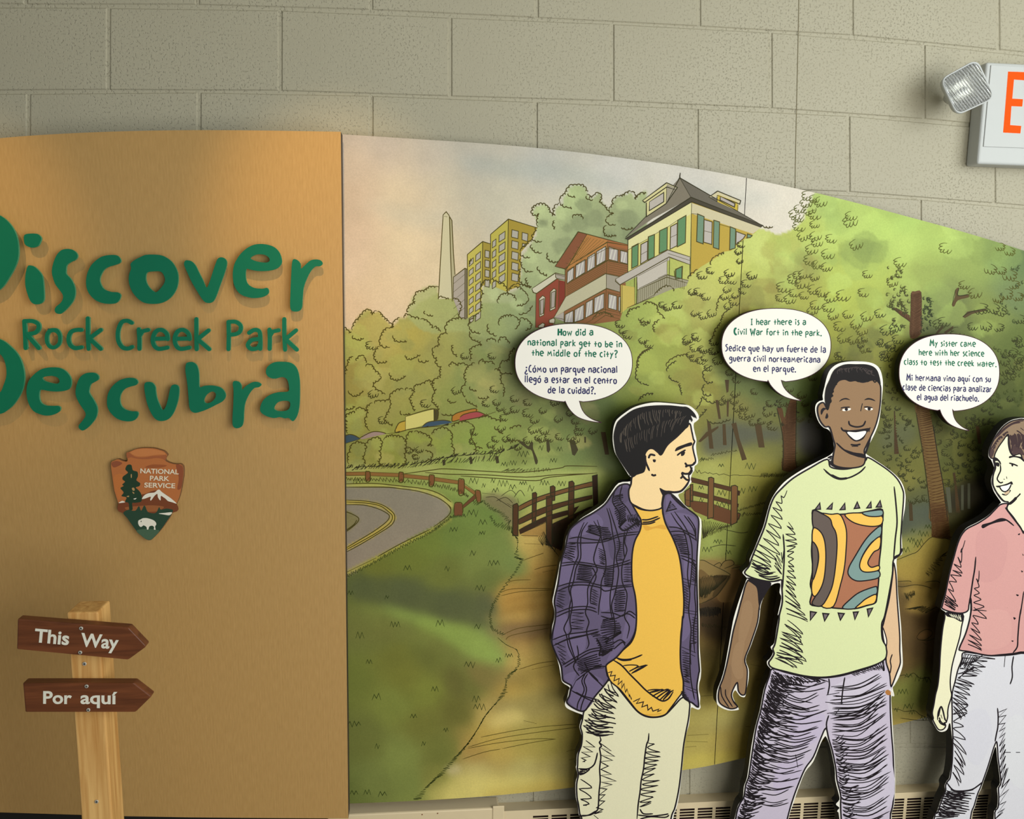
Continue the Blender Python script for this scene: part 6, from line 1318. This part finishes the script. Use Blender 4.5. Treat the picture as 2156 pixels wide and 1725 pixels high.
jk.fill(K, "A2 1085,315 1125,215 1185,290", False); jk.hatch(1.6, PLT, "1100,300 1130,240", "1175,285 1140,235", 7, 'A2')
jk.lines(5.0, K, "1135,170 1190,230 1250,280;545,1525 590,1500 640,1460", 'A2'); jk.lines(4.0, K, "505,1380 540,1450 530,1520 600,1480;690,430 740,470 850,400 880,390", 'A2')
jk.done('jacket', 'purple plaid jacket')
hd = Part(fa, 4)
hd.out((236, 205, 152), "A1 330,1370 420,1330 435,1250 430,1190 460,1145 500,1140 540,1170 570,1190 620,1110 700,1040 760,980 808,930 825,990 840,1060 850,1080 835,1120 842,1170 858,1240 845,1270 815,1290 828,1325 815,1350 800,1365 805,1400 798,1420 770,1460 735,1495 680,1505 620,1500 590,1520 575,1600 570,1640 500,1660 430,1655 370,1630 310,1590 295,1500 315,1440", 3.4)
hd.fill(K, "A1 685,1162 700,1130 760,1105 822,1086 826,1112 770,1128 720,1150"); hd.lines(3.6, K, "702,1198 730,1175 775,1150;735,1196 755,1190 765,1165", 'A1'); hd.fill(K, "A1 735,1180 765,1165 762,1188 742,1196")
hd.lines(4.4, K, "768,1258 785,1285 770,1292;780,1282 830,1278 855,1250;825,1295 820,1325 800,1350;740,1340 770,1352 805,1350;740,1342 750,1370 730,1392;750,1370 780,1400 803,1404;435,1195 438,1250 470,1328;462,1222 478,1190 520,1198;485,1356 505,1366 526,1360;560,1478 600,1500 690,1507 745,1490 800,1425", 'A1')
hd.fill((232, 226, 208), "A1 755,1362 795,1362 790,1390", False); hd.fill(K, "A1 497,1232 522,1232 520,1252 505,1254"); hd.fill(K, "A1 556,1470 610,1500 650,1506 590,1535 570,1515")
hd.done('head', 'peach coloured face in profile')
hr = Part(fa, 5)
hr.fill((18, 15, 15), "A1 310,1368 250,1285 205,1215 185,1170 172,1090 170,1020 190,940 215,900 270,855 340,810 430,785 530,775 640,775 740,785 790,790 840,830 865,872 848,878 820,862 836,905 806,898 800,950 760,985 700,1035 630,1090 590,1160 565,1190 545,1165 510,1140 465,1145 435,1190 430,1240 432,1325 400,1350 380,1345 340,1378")
hr.strokes(0.9, (92, 82, 72), "230,1000 330,880 450,820 600,800 740,820", "220,1120 330,1030 470,960 600,920 720,900", 34, 'A1', curve=.04, lo=.3); hr.strokes(0.9, (84, 74, 66), "260,1060 420,980 600,900 780,860", "280,1180 420,1120 560,1060 700,980", 26, 'A1', curve=.04, lo=.3)
hr.lines(3.0, (18, 15, 15), "840,850 868,885;810,880 828,915;330,1340 300,1372;420,1300 425,1335", 'A1')
hr.done('hair', 'black swept hair')

# ---- boy in the pale green t-shirt
FY = floor_px(1720)
fb = cutout('cutout of smiling boy in pale green t-shirt with patterned square, middle of the three children',
 "B1 545,1010 555,970 545,900 525,840 500,815 465,800 430,760 405,700 397,640 408,600 436,578 463,570 460,530 478,450 498,370 528,310 588,265 670,247 760,244 850,252 910,275 947,320 966,400 966,480 956,580 946,680 930,770 900,850 860,930 832,990 824,1020 880,1060 970,1120 1050,1180 1110,1240 1142,1300 1158,1370 "
 "B2 2026,380 2020,450 2000,560 1994,650 1999,780 1995,830 1952,868 1956,1000 1962,1150 1976,1300 1990,1450 B3 1674,220 1682,370 1680,440 1650,530 1612,598 1598,620 1612,688 1588,690 1588,760 1594,850 1602,1000 1611,1150 1618,1300 1620,1450 1611,1600 1590,1670 1590,1724",
 [], [(1877, 1850), (1880, FY), (1775, FY), (1772, 1850)] + P("B3 1150,1724 1130,1660 1150,1630 1120,1600 1150,1560 1140,1500 1115,1400 1110,1300 1080,1150 1060,1080 1038,1032 1025,1032 990,1090 930,1240 860,1330 800,1480 760,1600 720,1724") + [(1632, 1850), (1618, FY), (1505, FY), (1520, 1850)] +
 P("B3 265,1724 300,1600 335,1550 345,1450 370,1380 390,1250 410,1100 440,950 480,800 510,640 550,530 575,470 545,430 540,395 565,370 590,320 570,275 600,240 620,120 640,0 B2 950,1340 980,1200 965,1150 970,1075 900,1088 850,1160 810,1250 790,1400 745,1540 B3 402,270 360,380 385,460 385,540 370,620 357,688 340,698 312,688 290,660 270,640 250,680 270,740 300,790 292,806 210,808 130,770 115,720 120,640 150,560 180,460 210,300 240,130 262,20 B2 630,1200 680,1060 690,1030 655,990 665,965 710,920 715,870 750,790 790,690 830,590 865,460 900,360 960,270 1030,200 1150,120 1300,40 1380,0"))
SK = (142, 112, 82)
tb = Part(fb, 1)
LAV = (190, 180, 198)
tb.out(LAV, P("B3 585,460 700,490 850,525 1000,535 1150,520 1300,480 1450,430 1535,380 1560,440 1575,560 1578,800 1588,1000 1600,1150 1606,1300 1610,1450 1600,1600 1580,1680 1578,1724") + [(1868, 1850), (1870, FY - 12), (1784, FY - 12), (1780, 1850)] + P("B3 1165,1724 1160,1600 1160,1520 1130,1400 1120,1300 1090,1150 1060,1050 1035,960 990,1050 930,1200 860,1300 800,1440 750,1580 710,1724") + [(1626, 1850), (1610, FY - 12), (1514, FY - 12), (1530, 1850)] + P("B3 275,1724 310,1600 345,1540 360,1440 385,1370 405,1240 425,1100 450,950 490,800 520,640 560,520"), 3.2)
for s, c_ in (("B3 1100,600 1540,470 1560,700 1200,860 1060,800", (196, 188, 204)), ("B3 1200,1300 1560,1200 1590,1600 1300,1700 1180,1600", (196, 188, 205)), ("B3 760,860 1020,840 960,1060 760,1120", (187, 176, 199)), ("B3 640,1250 840,1240 780,1440 600,1500", (186, 175, 198))): tb.fill(c_, s)
# folds drawn with long pen strokes across both legs
tb.strokes(2.5, K, "600,480 540,620 490,800 450,960 420,1140 400,1300 370,1450 320,1600 280,1720", "950,640 920,820 860,960 780,1120 720,1260 640,1380 560,1500 520,1600 480,1700", 95, 'B3', curve=.10, lo=.45)
tb.strokes(2.6, K, "580,500 520,700 470,900 430,1100 405,1260 360,1460 300,1660", "700,620 660,800 600,1000 560,1180 520,1320 480,1480 420,1700", 70, 'B3', curve=.12, lo=.4)
tb.strokes(2.3, K, "700,520 640,760 600,960 560,1140 500,1380 440,1600", "1060,560 1060,760 1010,960 940,1140 820,1360 740,1600", 34, 'B3', curve=.11, lo=.75)
tb.hatch(2.6, K, "590,470 560,640 510,800 470,1000", "640,500 660,680 600,850 560,1020", 30, 'B3', .2); tb.hatch(2.2, K, "620,520 560,700 520,800", "760,560 700,720 620,860", 16, 'B3', .2)
tb.strokes(2.3, K, "1080,1060 1110,1200 1130,1350 1150,1500 1170,1700", "1180,1000 1260,1180 1300,1350 1340,1500 1330,1680", 46, 'B3', curve=.12, lo=.4)
tb.strokes(2.4, K, "1070,880 1080,1000 1120,1200 1140,1350 1170,1560 1180,1720", "1540,640 1560,860 1570,1060 1590,1240 1590,1440 1580,1700", 44, 'B3', curve=.13, lo=.8)
tb.strokes(2.3, K, "1100,620 1060,760 1060,860", "1540,480 1560,640 1550,760", 14, 'B3', curve=.10, lo=.85)
tb.strokes(2.3, K, "600,480 760,520 950,540", "680,620 850,600 1060,570", 18, 'B3', curve=-.05); tb.hatch(2.6, K, "1250,500 1400,450 1520,390", "1280,520 1440,470 1530,470", 22, 'B3', .15)
tb.lines(3.0, K, "1060,540 1065,600 1050,680;1195,530 1180,620 1165,760;1150,795 1110,850;1060,850 1040,930 1060,1050;1040,680 1150,660;1080,610 1190,600;1030,740 1180,750;1045,835 1140,820", 'B3')
tb.done('trousers', 'lavender trousers with ink folds')
ab = Part(fb, 2)
ab.out(SK, "B2 700,1050 800,1060 890,1075 850,1150 800,1250 780,1400 735,1540 B3 392,270 352,380 372,460 372,540 358,660 340,680 318,672 298,640 290,575 262,615 240,680 260,740 290,780 230,795 150,755 130,700 140,620 170,540 200,430 230,280 256,140 B2 610,1350 650,1200", 3.0)
ab.fill((149, 119, 88), "B2 660,1250 720,1230 740,1340 690,1520 630,1640 620,1480"); ab.fill((150, 120, 89), "B3 270,260 350,230 330,380 340,520 280,540 240,430"); ab.fill((134, 106, 79), "B3 180,540 230,420 240,560 200,700 150,720")
ab.fill(K, "B2 700,1045 890,1072 840,1160 805,1235 800,1300 788,1240 775,1120 740,1080"); ab.lines(2.4, K, "150,610 160,690 220,785;190,630 195,690 250,780;240,680 250,720 290,770;780,1180 800,1290", 'B3')
ab.done('arm', 'brown arm hanging at the left side')
ar_ = Part(fb, 2)
ar_.out((212, 178, 142), "B2 1925,900 1945,1000 1955,1200 1970,1400 1978,1530 B3 1658,300 1662,370 1660,420 1630,500 1600,580 1583,604 1572,500 1543,400 1545,310 1530,250 1502,150 1520,80 B2 1858,1340 1890,1200 1918,1000", 3.0)
ar_.fill((236, 228, 216), "B3 1512,110 1530,150 1548,220 1540,280 1520,200"); ar_.line(2.4, K, cat(P("B3 1512,110 1530,150 1548,220 1540,280 1520,200"), True), smooth=False, closed=True); ar_.lines(2.6, K, "1595,335 1578,390 1585,440 1575,500", 'B3')
ar_.fill((168, 112, 60), "B3 1535,652 1555,635 1580,650 1580,678 1550,678"); ar_.lines(2.0, (232, 228, 220), "1572,628 1595,650 1610,685", 'B3')
ar_.done('arm', 'tan arm with the hand in the pocket')
ts = Part(fb, 3)
TE = (208, 215, 164)
ts.out(TE, "B2 1365,30 1390,90 1450,110 1530,112 1620,90 1690,40 1710,15 1790,60 1890,130 1960,200 2000,280 2010,350 1995,550 1985,700 1982,820 1940,850 1920,900 1915,1000 1880,1200 1850,1350 1825,1420 1830,1540 1860,1600 B3 1545,290 1548,330 1530,380 1450,425 1300,472 1150,512 1000,530 850,517 700,482 585,450 555,410 580,370 600,330 590,290 610,240 640,60 B2 965,1340 990,1230 985,1100 980,1045 900,1060 800,1045 720,1020 672,985 710,930 730,870 770,770 840,600 880,450 920,350 980,280 1080,190 1230,100", 3.2)
ts.lines(3.4, K, "1335,110 1400,165 1470,192 1550,185 1640,140 1690,90;1350,130 1420,180 1480,198 1540,188;1930,258 1945,400 1955,560 1940,700 1925,880;995,660 1005,800 1000,960 988,1130;690,1030 780,1045 880,1060 970,1050;2000,780 1980,830 1930,870", 'B2'); ts.lines(5, K, "1400,160 1470,193 1540,188", 'B2')
ts.hatch(2.5, K, "1030,290 940,380 900,480 860,600 810,720 760,800 730,880 720,930", "1010,330 980,420 990,560 970,700 960,820 900,900 900,960 870,990", 20, 'B2', .1, -.04); ts.strokes(2.4, K, "720,880 740,960 800,1020", "870,940 960,990 980,1030", 9, 'B2', curve=.1); ts.hatch(2.3, K, "1000,800 930,850 920,920", "990,880 990,940 980,1000", 9, 'B2', .2)
ts.hatch(2.5, K, "1040,560 1020,680 1030,800 1040,900 1030,1000 1020,1100 1010,1200 1030,1330", "1070,600 1110,710 1090,780 1080,920 1100,1040 1100,1180 1150,1300 1210,1400", 26, 'B2', .12, -.03); ts.hatch(2.5, K, "1030,1380 990,1480 960,1600 940,1700", "1150,1480 1150,1560 1165,1690 1120,1720", 11, 'B2', .1, -.05); ts.hatch(2.5, K, "700,100 660,220 640,310 610,370", "830,210 840,330 850,420 780,460", 9, 'B3', .1, -.06)
ts.done('t_shirt', 'pale green t-shirt')
gr = Part(fb, 4)
RB, GY, YL, BL_ = (164, 108, 80), (96, 84, 78), (232, 184, 86), (120, 146, 142)
gr.out(RB, "B2 1245,460 1330,487 1420,494 1500,492 1650,480 1740,462 1832,455 1828,600 1820,760 1805,900 1800,1050 1785,1190 1770,1240 1700,1262 1600,1288 1450,1285 1320,1268 1225,1250 1240,1150 1225,1080 1245,950 1235,800 1250,600", 3.2)
for c_, s in ((YL, "B2 1320,485 1400,493 1470,492 1510,560 1530,650 1525,800 1510,950 1480,1080 1420,1268 1320,1265 1390,1150 1420,1050 1440,900 1450,750 1440,650 1410,590 1390,530"), (GY, "B2 1247,465 1320,487 1390,530 1410,590 1440,650 1450,750 1440,900 1420,1050 1390,1150 1320,1263 1240,1248 1270,1180 1320,1100 1345,1000 1355,850 1345,720 1310,640 1250,604"), (YL, "B2 1250,610 1310,640 1345,720 1355,850 1345,1000 1320,1100 1270,1180 1240,1160 1238,1070 1280,950 1295,850 1280,770 1242,730"), (GY, "B2 1240,732 1280,770 1293,850 1280,950 1245,1045 1243,900"),
            (YL, "B2 1520,491 1660,482 1700,505 1826,508 1824,576 1750,595 1640,580 1560,545"), (BL_, "B2 1660,480 1745,463 1829,458 1826,505 1720,510"), (BL_, "B2 1820,592 1750,640 1680,720 1600,850 1550,940 1545,1000 1590,1045 1660,1055 1798,1028 1800,970 1720,980 1660,970 1640,920 1670,830 1740,730 1815,675"), (YL, "B2 1813,682 1740,735 1670,835 1640,920 1660,970 1720,980 1800,963 1801,925 1740,940 1710,910 1720,870 1760,810 1808,778"),
            (BL_, "B2 1495,1283 1560,1210 1640,1150 1760,1105 1786,1110 1780,1165 1700,1200 1650,1240 1600,1287"), (YL, "B2 1605,1285 1650,1240 1700,1200 1779,1168 1768,1238 1700,1260")):
    gr.out(c_, s, 2.6)
for s in ("1265,452 1305,398 1310,450", "1365,448 1412,398 1405,450", "1475,455 1515,400 1518,452", "1595,445 1620,390 1640,440", "1700,440 1735,388 1738,438", "1780,432 1813,378 1825,432", "1225,1312 1275,1320 1225,1385", "1330,1328 1380,1332 1345,1392", "1460,1325 1510,1330 1478,1385", "1587,1318 1628,1315 1600,1380", "1705,1292 1750,1283 1715,1355"):
    gr.fill((112, 100, 104), 'B2 ' + s, False); gr.line(2.8, K, P(s, 'B2'), smooth=False, closed=True)
gr.done('shirt_print', 'square print of brown, grey, yellow and blue curves')
hb_ = Part(fb, 5)
hb_.out(SK, "B1 500,650 515,610 525,560 545,490 570,440 600,405 650,395 690,410 740,405 800,420 880,400 920,410 945,445 950,500 945,600 930,700 905,790 870,870 830,950 810,1000 820,1060 800,1120 720,1142 630,1140 560,1120 545,1090 555,1010 565,950 550,900 520,800 480,795 440,745 420,680 420,630 440,600 470,595", 3.2)
hb_.lines(3.6, K, "575,930 640,990 720,1030 810,1035 870,870;680,745 690,780 745,797 800,785 822,745;615,800 640,830 720,830 800,820 855,810;795,598 780,665;695,945 740,950 780,942;705,960 760,960;860,800 850,840", 'B1')
hb_.fill(K, "B1 640,820 740,832 850,815 830,850 800,900 740,920 690,890 655,845"); hb_.fill((240, 236, 228), "B1 668,840 740,842 825,832 800,880 745,908 700,880")
hb_.fill(K, "B1 598,585 620,562 660,553 692,570 650,565 625,572"); hb_.fill(K, "B1 810,570 840,553 880,560 905,580 860,568 835,568")
hb_.lines(2.6, K, "612,640 640,632 690,630;608,655 625,650;808,630 840,628 880,636", 'B1'); hb_.fill((236, 230, 220), "B1 625,652 650,642 695,640 690,655 640,664"); hb_.fill((236, 230, 220), "B1 815,640 850,636 882,642 875,655 835,655"); hb_.dot(3.6, K, "B1 660,648 B1 852,644")
hb_.fill(K, "B1 445,690 445,655 468,635 490,645 470,660 455,690"); hb_.fill(K, "B1 482,722 496,680 508,705 500,725"); hb_.fill(K, "B1 640,985 720,1010 805,1025 815,1060 740,1040")
hb_.done('head', 'brown smiling face')
hh_ = Part(fb, 6)
hh_.fill((20, 16, 16), "B1 495,645 480,560 490,470 520,400 545,340 580,300 650,270 740,268 830,270 890,290 925,330 945,400 948,448 920,410 880,400 840,420 800,415 760,420 720,402 690,410 650,395 600,405 570,440 545,490 540,520 525,560 520,600 512,640 500,655")
hh_.strokes(1.0, (70, 60, 58), "600,310 760,290 880,320", "580,360 740,340 900,370", 30, 'B1', curve=.3, lo=.2)
hh_.lines(2.6, (20, 16, 16), "545,480 550,500 535,515 545,535 525,550 532,580 518,600;880,395 900,420 920,405 935,430;600,400 580,425 575,445", 'B1')
hh_.done('hair', 'short black hair')
nk = Part(fb, 4)
nk.lines(3.2, K, "515,1080 540,1120 600,1142 680,1142 780,1120 825,1050;505,1060 530,1045 545,1050", 'B1'); nk.hatch(2.4, K, "510,1060 520,1100 540,1120", "545,1040 550,1080 552,1110", 9, 'B1', .2)
nk.done('collar')

# ---- girl in the pink shirt
FY = floor_px(2150)
fg = cutout('cutout of girl in pink short sleeved shirt and pale trousers at the right edge',
 "G1 1800,1440 1740,1350 1690,1270 1660,1180 1650,1100 1670,1010 1695,920 1680,860 1650,790 1615,750 1608,690 1625,600 1680,480 1760,350 1850,250 1950,185 2050,158 2154,150 X 2190,884 2222,905 2236,950 2232,1010 2216,1050 2200,1072 2240,1085 2288,1105 2306,1160 2318,1260 2318,1400 2314,1490 2296,1500 2288,1440 2282,1560 2274,1700 2270,1850",
 [], [(2268, FY), (2120, FY)] + P("X 2108,1860 G4 1720,1672 1770,1500 1780,1350 1770,1230 1810,1150 1790,950 1770,800 1757,655 1745,640 1732,660 1690,790 1640,950 1580,1120 1540,1240 1500,1320 1450,1500 1400,1672") + [(2035, 1850), (2025, FY), (1925, FY), (1940, 1850)] +
 P("G4 850,1672 900,1580 960,1400 1020,1270 1015,1190 1050,1120 1080,1080 1110,900 1120,750 1125,550 1110,400 1098,305 1080,300 1070,330 1060,370 1030,405 970,420 920,400 880,340 840,260 G3 755,1690 740,1610 765,1480 790,1330 825,1190 850,950 860,750 875,550 900,320 930,170 958,78 G2 885,1620 890,1560 940,1380 980,1180 1020,1000 1070,820 1120,640 1170,510 1230,420 1300,360 1450,285 1600,190 1700,90 1780,10"))
tg = Part(fg, 1)
tg.out((206, 205, 212), P("G3 1225,690 1200,800 1140,960 1100,1130 1060,1280 1050,1420 1055,1600 G4 1125,300 1135,500 1130,750 1120,900 1095,1080 1060,1130 1030,1190 1030,1270 975,1400 915,1580 865,1672") + [(1950, 1850), (1935, FY - 12), (2020, FY - 12), (2030, 1850)] + P("G4 1385,1672 1440,1480 1490,1310 1530,1220 1570,1110 1630,940 1680,780 1720,650 1760,560 1775,640 1785,800 1805,950 1825,1150 1790,1230 1795,1350 1785,1500 1740,1672") + P("X 2118,1850") + [(2130, FY - 12), (2260, FY - 12)] + P("X 2262,1850 2268,1600 2276,1390 2240,1384 2180,1384 G3 2150,700 1990,720 1800,735 1600,735 1400,700"), 2.8)
tg.fill((208, 208, 213), "G4 1900,300 2156,250 2156,1200 1900,1000"); tg.fill((203, 202, 211), "G4 1300,200 1600,100 1700,500 1500,900 1300,700")
tg.hatch(2.4, K, "1225,700 1190,830 1150,960 1140,1080", "1740,770 1600,830 1480,960 1380,900", 9, 'G3', .1); tg.hatch(2.2, K, "1400,720 1280,920 1160,1090", "1500,740 1330,900 1180,1060", 18, 'G3', .2); tg.hatch(2.2, K, "1250,690 1400,760 1520,730", "1180,880 1300,900 1500,740", 16, 'G3', .2)
tg.hatch(2.4, K, "1150,1080 1110,1160 1080,1300 1070,1420 1080,1560", "1380,1160 1340,1250 1300,1410 1270,1600 1190,1720", 15, 'G3', .1, -.04); tg.hatch(2.4, K, "1380,800 1270,950 1200,1050", "1540,870 1490,1000 1430,1050", 8, 'G3', .1)
tg.hatch(2.4, K, "1130,0 1150,200 1150,330 1130,460 1150,600 1160,720 1150,860 1130,1000", "1350,20 1330,130 1290,370 1340,630 1310,850 1290,950 1280,1030 1220,1190", 15, 'G4', .1, -.05)
tg.hatch(2.4, K, "1040,1270 980,1360 940,1500 880,1672", "1430,1290 1390,1430 1310,1550 1180,1640", 18, 'G4', .15); tg.strokes(2.4, K, "1040,1260 980,1400 900,1600", "1400,1300 1300,1480 1150,1650", 24, 'G4', curve=.1, lo=.5)
tg.hatch(2.2, K, "1790,140 1795,340 1800,560 1815,780 1820,1000 1835,1230", "1920,50 1890,260 1880,440 1890,600 1890,800 1920,960", 17, 'G4', .1); tg.hatch(2.2, K, "1830,1230 1790,1400 1780,1560 1740,1672", "1950,1050 1950,1200 1890,1440 1860,1570", 8, 'G4', .1)
tg.lines(3.0, K, "1775,75 1785,200 1780,350 1760,450 1740,560;1040,1140 1130,1250 1240,1270 1400,1250 1500,1190 1560,1140;1100,1250 1240,1280 1430,1250;1880,715 1965,715;2040,715 2100,715", 'G4'); tg.lines(2.8, K, "1865,740 1850,910;1995,740 1970,900 1975,1060 1940,1175", 'G3')
tg.done('trousers', 'pale grey trousers')
sg = Part(fg, 2)
PK = (202, 150, 146)
sg.out(PK, P("G2 1795,20 1700,110 1610,200 1460,300 1310,375 1240,430 1180,520 1130,650 1080,830 1030,1010 990,1190 950,1390 905,1560 900,1610 1000,1655 1180,1685 1290,1650 1310,1560 1330,1450 1345,1500 1350,1640 G3 1345,40 1320,190 1260,400 1165,620 1190,655 1300,670 1600,730 1800,720 2000,700 2150,680 X 2200,1380 2276,1372 2270,1300 2262,1240 2300,1232 2302,1180 2284,1115 2240,1095 2196,1090 2160,1120 G2 2090,360 1990,220 1890,95 1905,10"), 3.0)
sg.fill((198, 146, 143), "G2 1450,450 1700,380 1900,600 1800,1100 1500,1200 1420,800"); sg.fill((205, 154, 149), "G3 1500,100 1900,60 1950,500 1700,640 1450,560")
sg.lines(3.2, K, "1865,65 1960,190 2060,320 2110,390 2150,470;2150,280 2110,340;1415,820 1400,1000 1370,1180 1340,1390 1330,1480 1345,1560 1340,1720;1510,335 1650,300 1790,240 1890,260 2000,345", 'G2'); sg.fill(K, "G2 1510,335 1640,295 1760,245 1830,240 1895,262 1790,285 1720,300 1620,335 1525,385"); sg.lines(3.0, K, "2110,0 2080,200 2060,450 2050,600 1985,690;1900,0 1900,2", 'G3'); sg.lines(2.6, K, "2150,1350 2120,1560 2095,1720", 'G2')
sg.hatch(2.4, K, "1250,570 1170,760 1090,930 1050,1060 1010,1200 990,1380 950,1500", "1190,700 1190,900 1190,1030 1200,1130 1080,1280 1100,1500 1130,1580", 15, 'G2', .1, -.03); sg.hatch(2.4, K, "950,1400 930,1540", "1100,1520 1090,1640", 7, 'G2', .1)
sg.hatch(2.4, K, "1465,1040 1400,1260 1390,1440 1380,1640", "1450,1160 1470,1320 1480,1450 1580,1650", 9, 'G2', .1, -.03); sg.hatch(2.4, K, "1390,0 1370,190 1340,320 1310,460 1300,560", "1640,160 1450,260 1500,460 1520,600 1490,650", 10, 'G3', .1, -.03)
for s in ("G2 2060,475 2095,460 2080,490", "G2 2130,770 2150,800 2135,800", "G2 2110,1030 2140,1045 2120,1060", "G2 2035,1395 2075,1405 2060,1425 2040,1415", "G3 1990,145 2030,160 2005,185", "G3 1960,505 1995,505 1980,525"): sg.fill(K, s)
sg.done('shirt', 'pink short sleeved shirt')
ag = Part(fg, 1)
ag.out((226, 222, 188), "G3 970,75 1215,95 1195,300 1170,450 1100,700 1050,900 1025,1100 1030,1250 1045,1350 1000,1500 985,1600 G4 1060,200 1040,280 1010,290 1030,320 1020,360 980,390 930,385 890,330 850,250 G3 765,1690 750,1610 775,1480 800,1330 835,1190 860,950 870,750 885,550 910,320 940,170", 2.8)
ag.fill(K, "G3 975,70 1215,95 1200,215 1080,160 970,130"); ag.hatch(1.8, (220, 216, 190), "1010,95 1180,110", "1040,130 1190,190", 9, 'G3')
ag.lines(2.8, K, "830,1724 840,1600 885,1515 920,1600 940,1724;850,1690 865,1720;880,1640 900,1700", 'G3'); ag.lines(2.8, K, "930,200 960,60 990,120 1010,200 1040,280;930,250 960,300 1030,330;940,210 960,270 1020,320", 'G4')
ag.done('arm', 'cream arm hanging at the left side')
hg = Part(fg, 3)
hg.out((230, 228, 196), P("G1 1840,1415 1760,1320 1705,1240 1680,1160 1680,1060 1690,960 1710,890 1690,800 1700,700 1740,580 1800,490 1900,420 2010,400 2154,420 X 2190,930 2210,960 2212,1010 2200,1060 2196,1092 2160,1120 G2 2090,350 1990,210 1895,85 G1 1920,1450"), 2.8)
hg.lines(3.0, K, "1690,760 1720,900 1690,1000 1670,1120 1690,1200 1760,1330 1840,1420 1920,1430;1790,860 1795,950 1760,1030 1745,1090 1790,1140 1835,1130;1840,1085 1860,1088;1885,1045 1892,1080;1815,1315 1880,1325 1930,1280 1945,1250;1920,1480 1980,1420 2060,1350 2100,1305;1700,800 1760,800 1800,860;1925,840 1990,855 2060,885", 'G1')
hg.fill(K, "G1 1720,1190 1800,1180 1900,1150 1965,1120 1985,1170 1960,1165 1900,1180 1830,1195 1760,1215"); hg.fill((240, 236, 226), "G1 1790,1205 1890,1180 1950,1160 1930,1220 1880,1270 1830,1260"); hg.line(2.8, K, cat(P("G1 1780,1205 1800,1240 1830,1270 1880,1275 1930,1230 1960,1160")), smooth=False)
hg.fill(K, "G1 1930,735 1990,725 2090,740 2154,760 2154,820 2090,770 2000,750 1930,765"); hg.fill(K, "G1 1700,835 1760,830 1780,860 1765,895 1730,880"); hg.fill(K, "G1 1960,860 1990,860 1985,890 1968,890"); hg.fill(K, "G1 1660,740 1740,760 1800,830 1740,800 1690,790")
hg.fill((196, 170, 140), "G1 1855,1300 1930,1260 1920,1300 1870,1325"); hg.lines(6, K, "1925,1470 1990,1420 2040,1365", 'G1')
hg.done('head', 'cream smiling face')
hk = Part(fg, 4)
HB = (136, 114, 92)
hk.out(HB, P("G1 1650,760 1625,700 1640,600 1695,480 1775,360 1860,265 1960,200 2060,175 2154,170 X 2186,892 2214,912 2226,952 2222,1010 2208,1042 2196,1062 2194,1010 2186,975 G1 2154,800 2100,700 1990,720 1940,660 1915,540 1910,400 1830,500 1760,600 1710,700 1695,760"), 2.6)
hk.strokes(4.0, (60, 44, 46), "1650,700 1700,560 1800,420 1900,350", "1690,700 1740,560 1840,440 1900,390", 16, 'G1', curve=.05, lo=.6); hk.strokes(3.4, (60, 44, 46), "1930,400 2000,380 2100,380 2150,400", "1970,700 2020,680 2090,640 2150,690", 15, 'G1', curve=-.08, lo=.5); hk.lines(3.0, (60, 44, 46), "1700,480 1800,360 1920,260 2060,200 2150,190;1740,440 1860,320 1980,240 2100,215;1920,400 1930,520 1950,640 1985,720;2040,340 2100,380 2150,450;2100,300 2150,340;1640,640 1720,520 1790,430", 'G1')
hk.fill((72, 54, 54), "G1 1630,700 1650,620 1690,640 1690,700 1650,760"); hk.fill((72, 54, 54), "G1 1990,560 2060,620 2100,600 2150,680 2150,720 2060,690 1985,710")
hk.done('hair', 'light brown hair with a parted fringe')
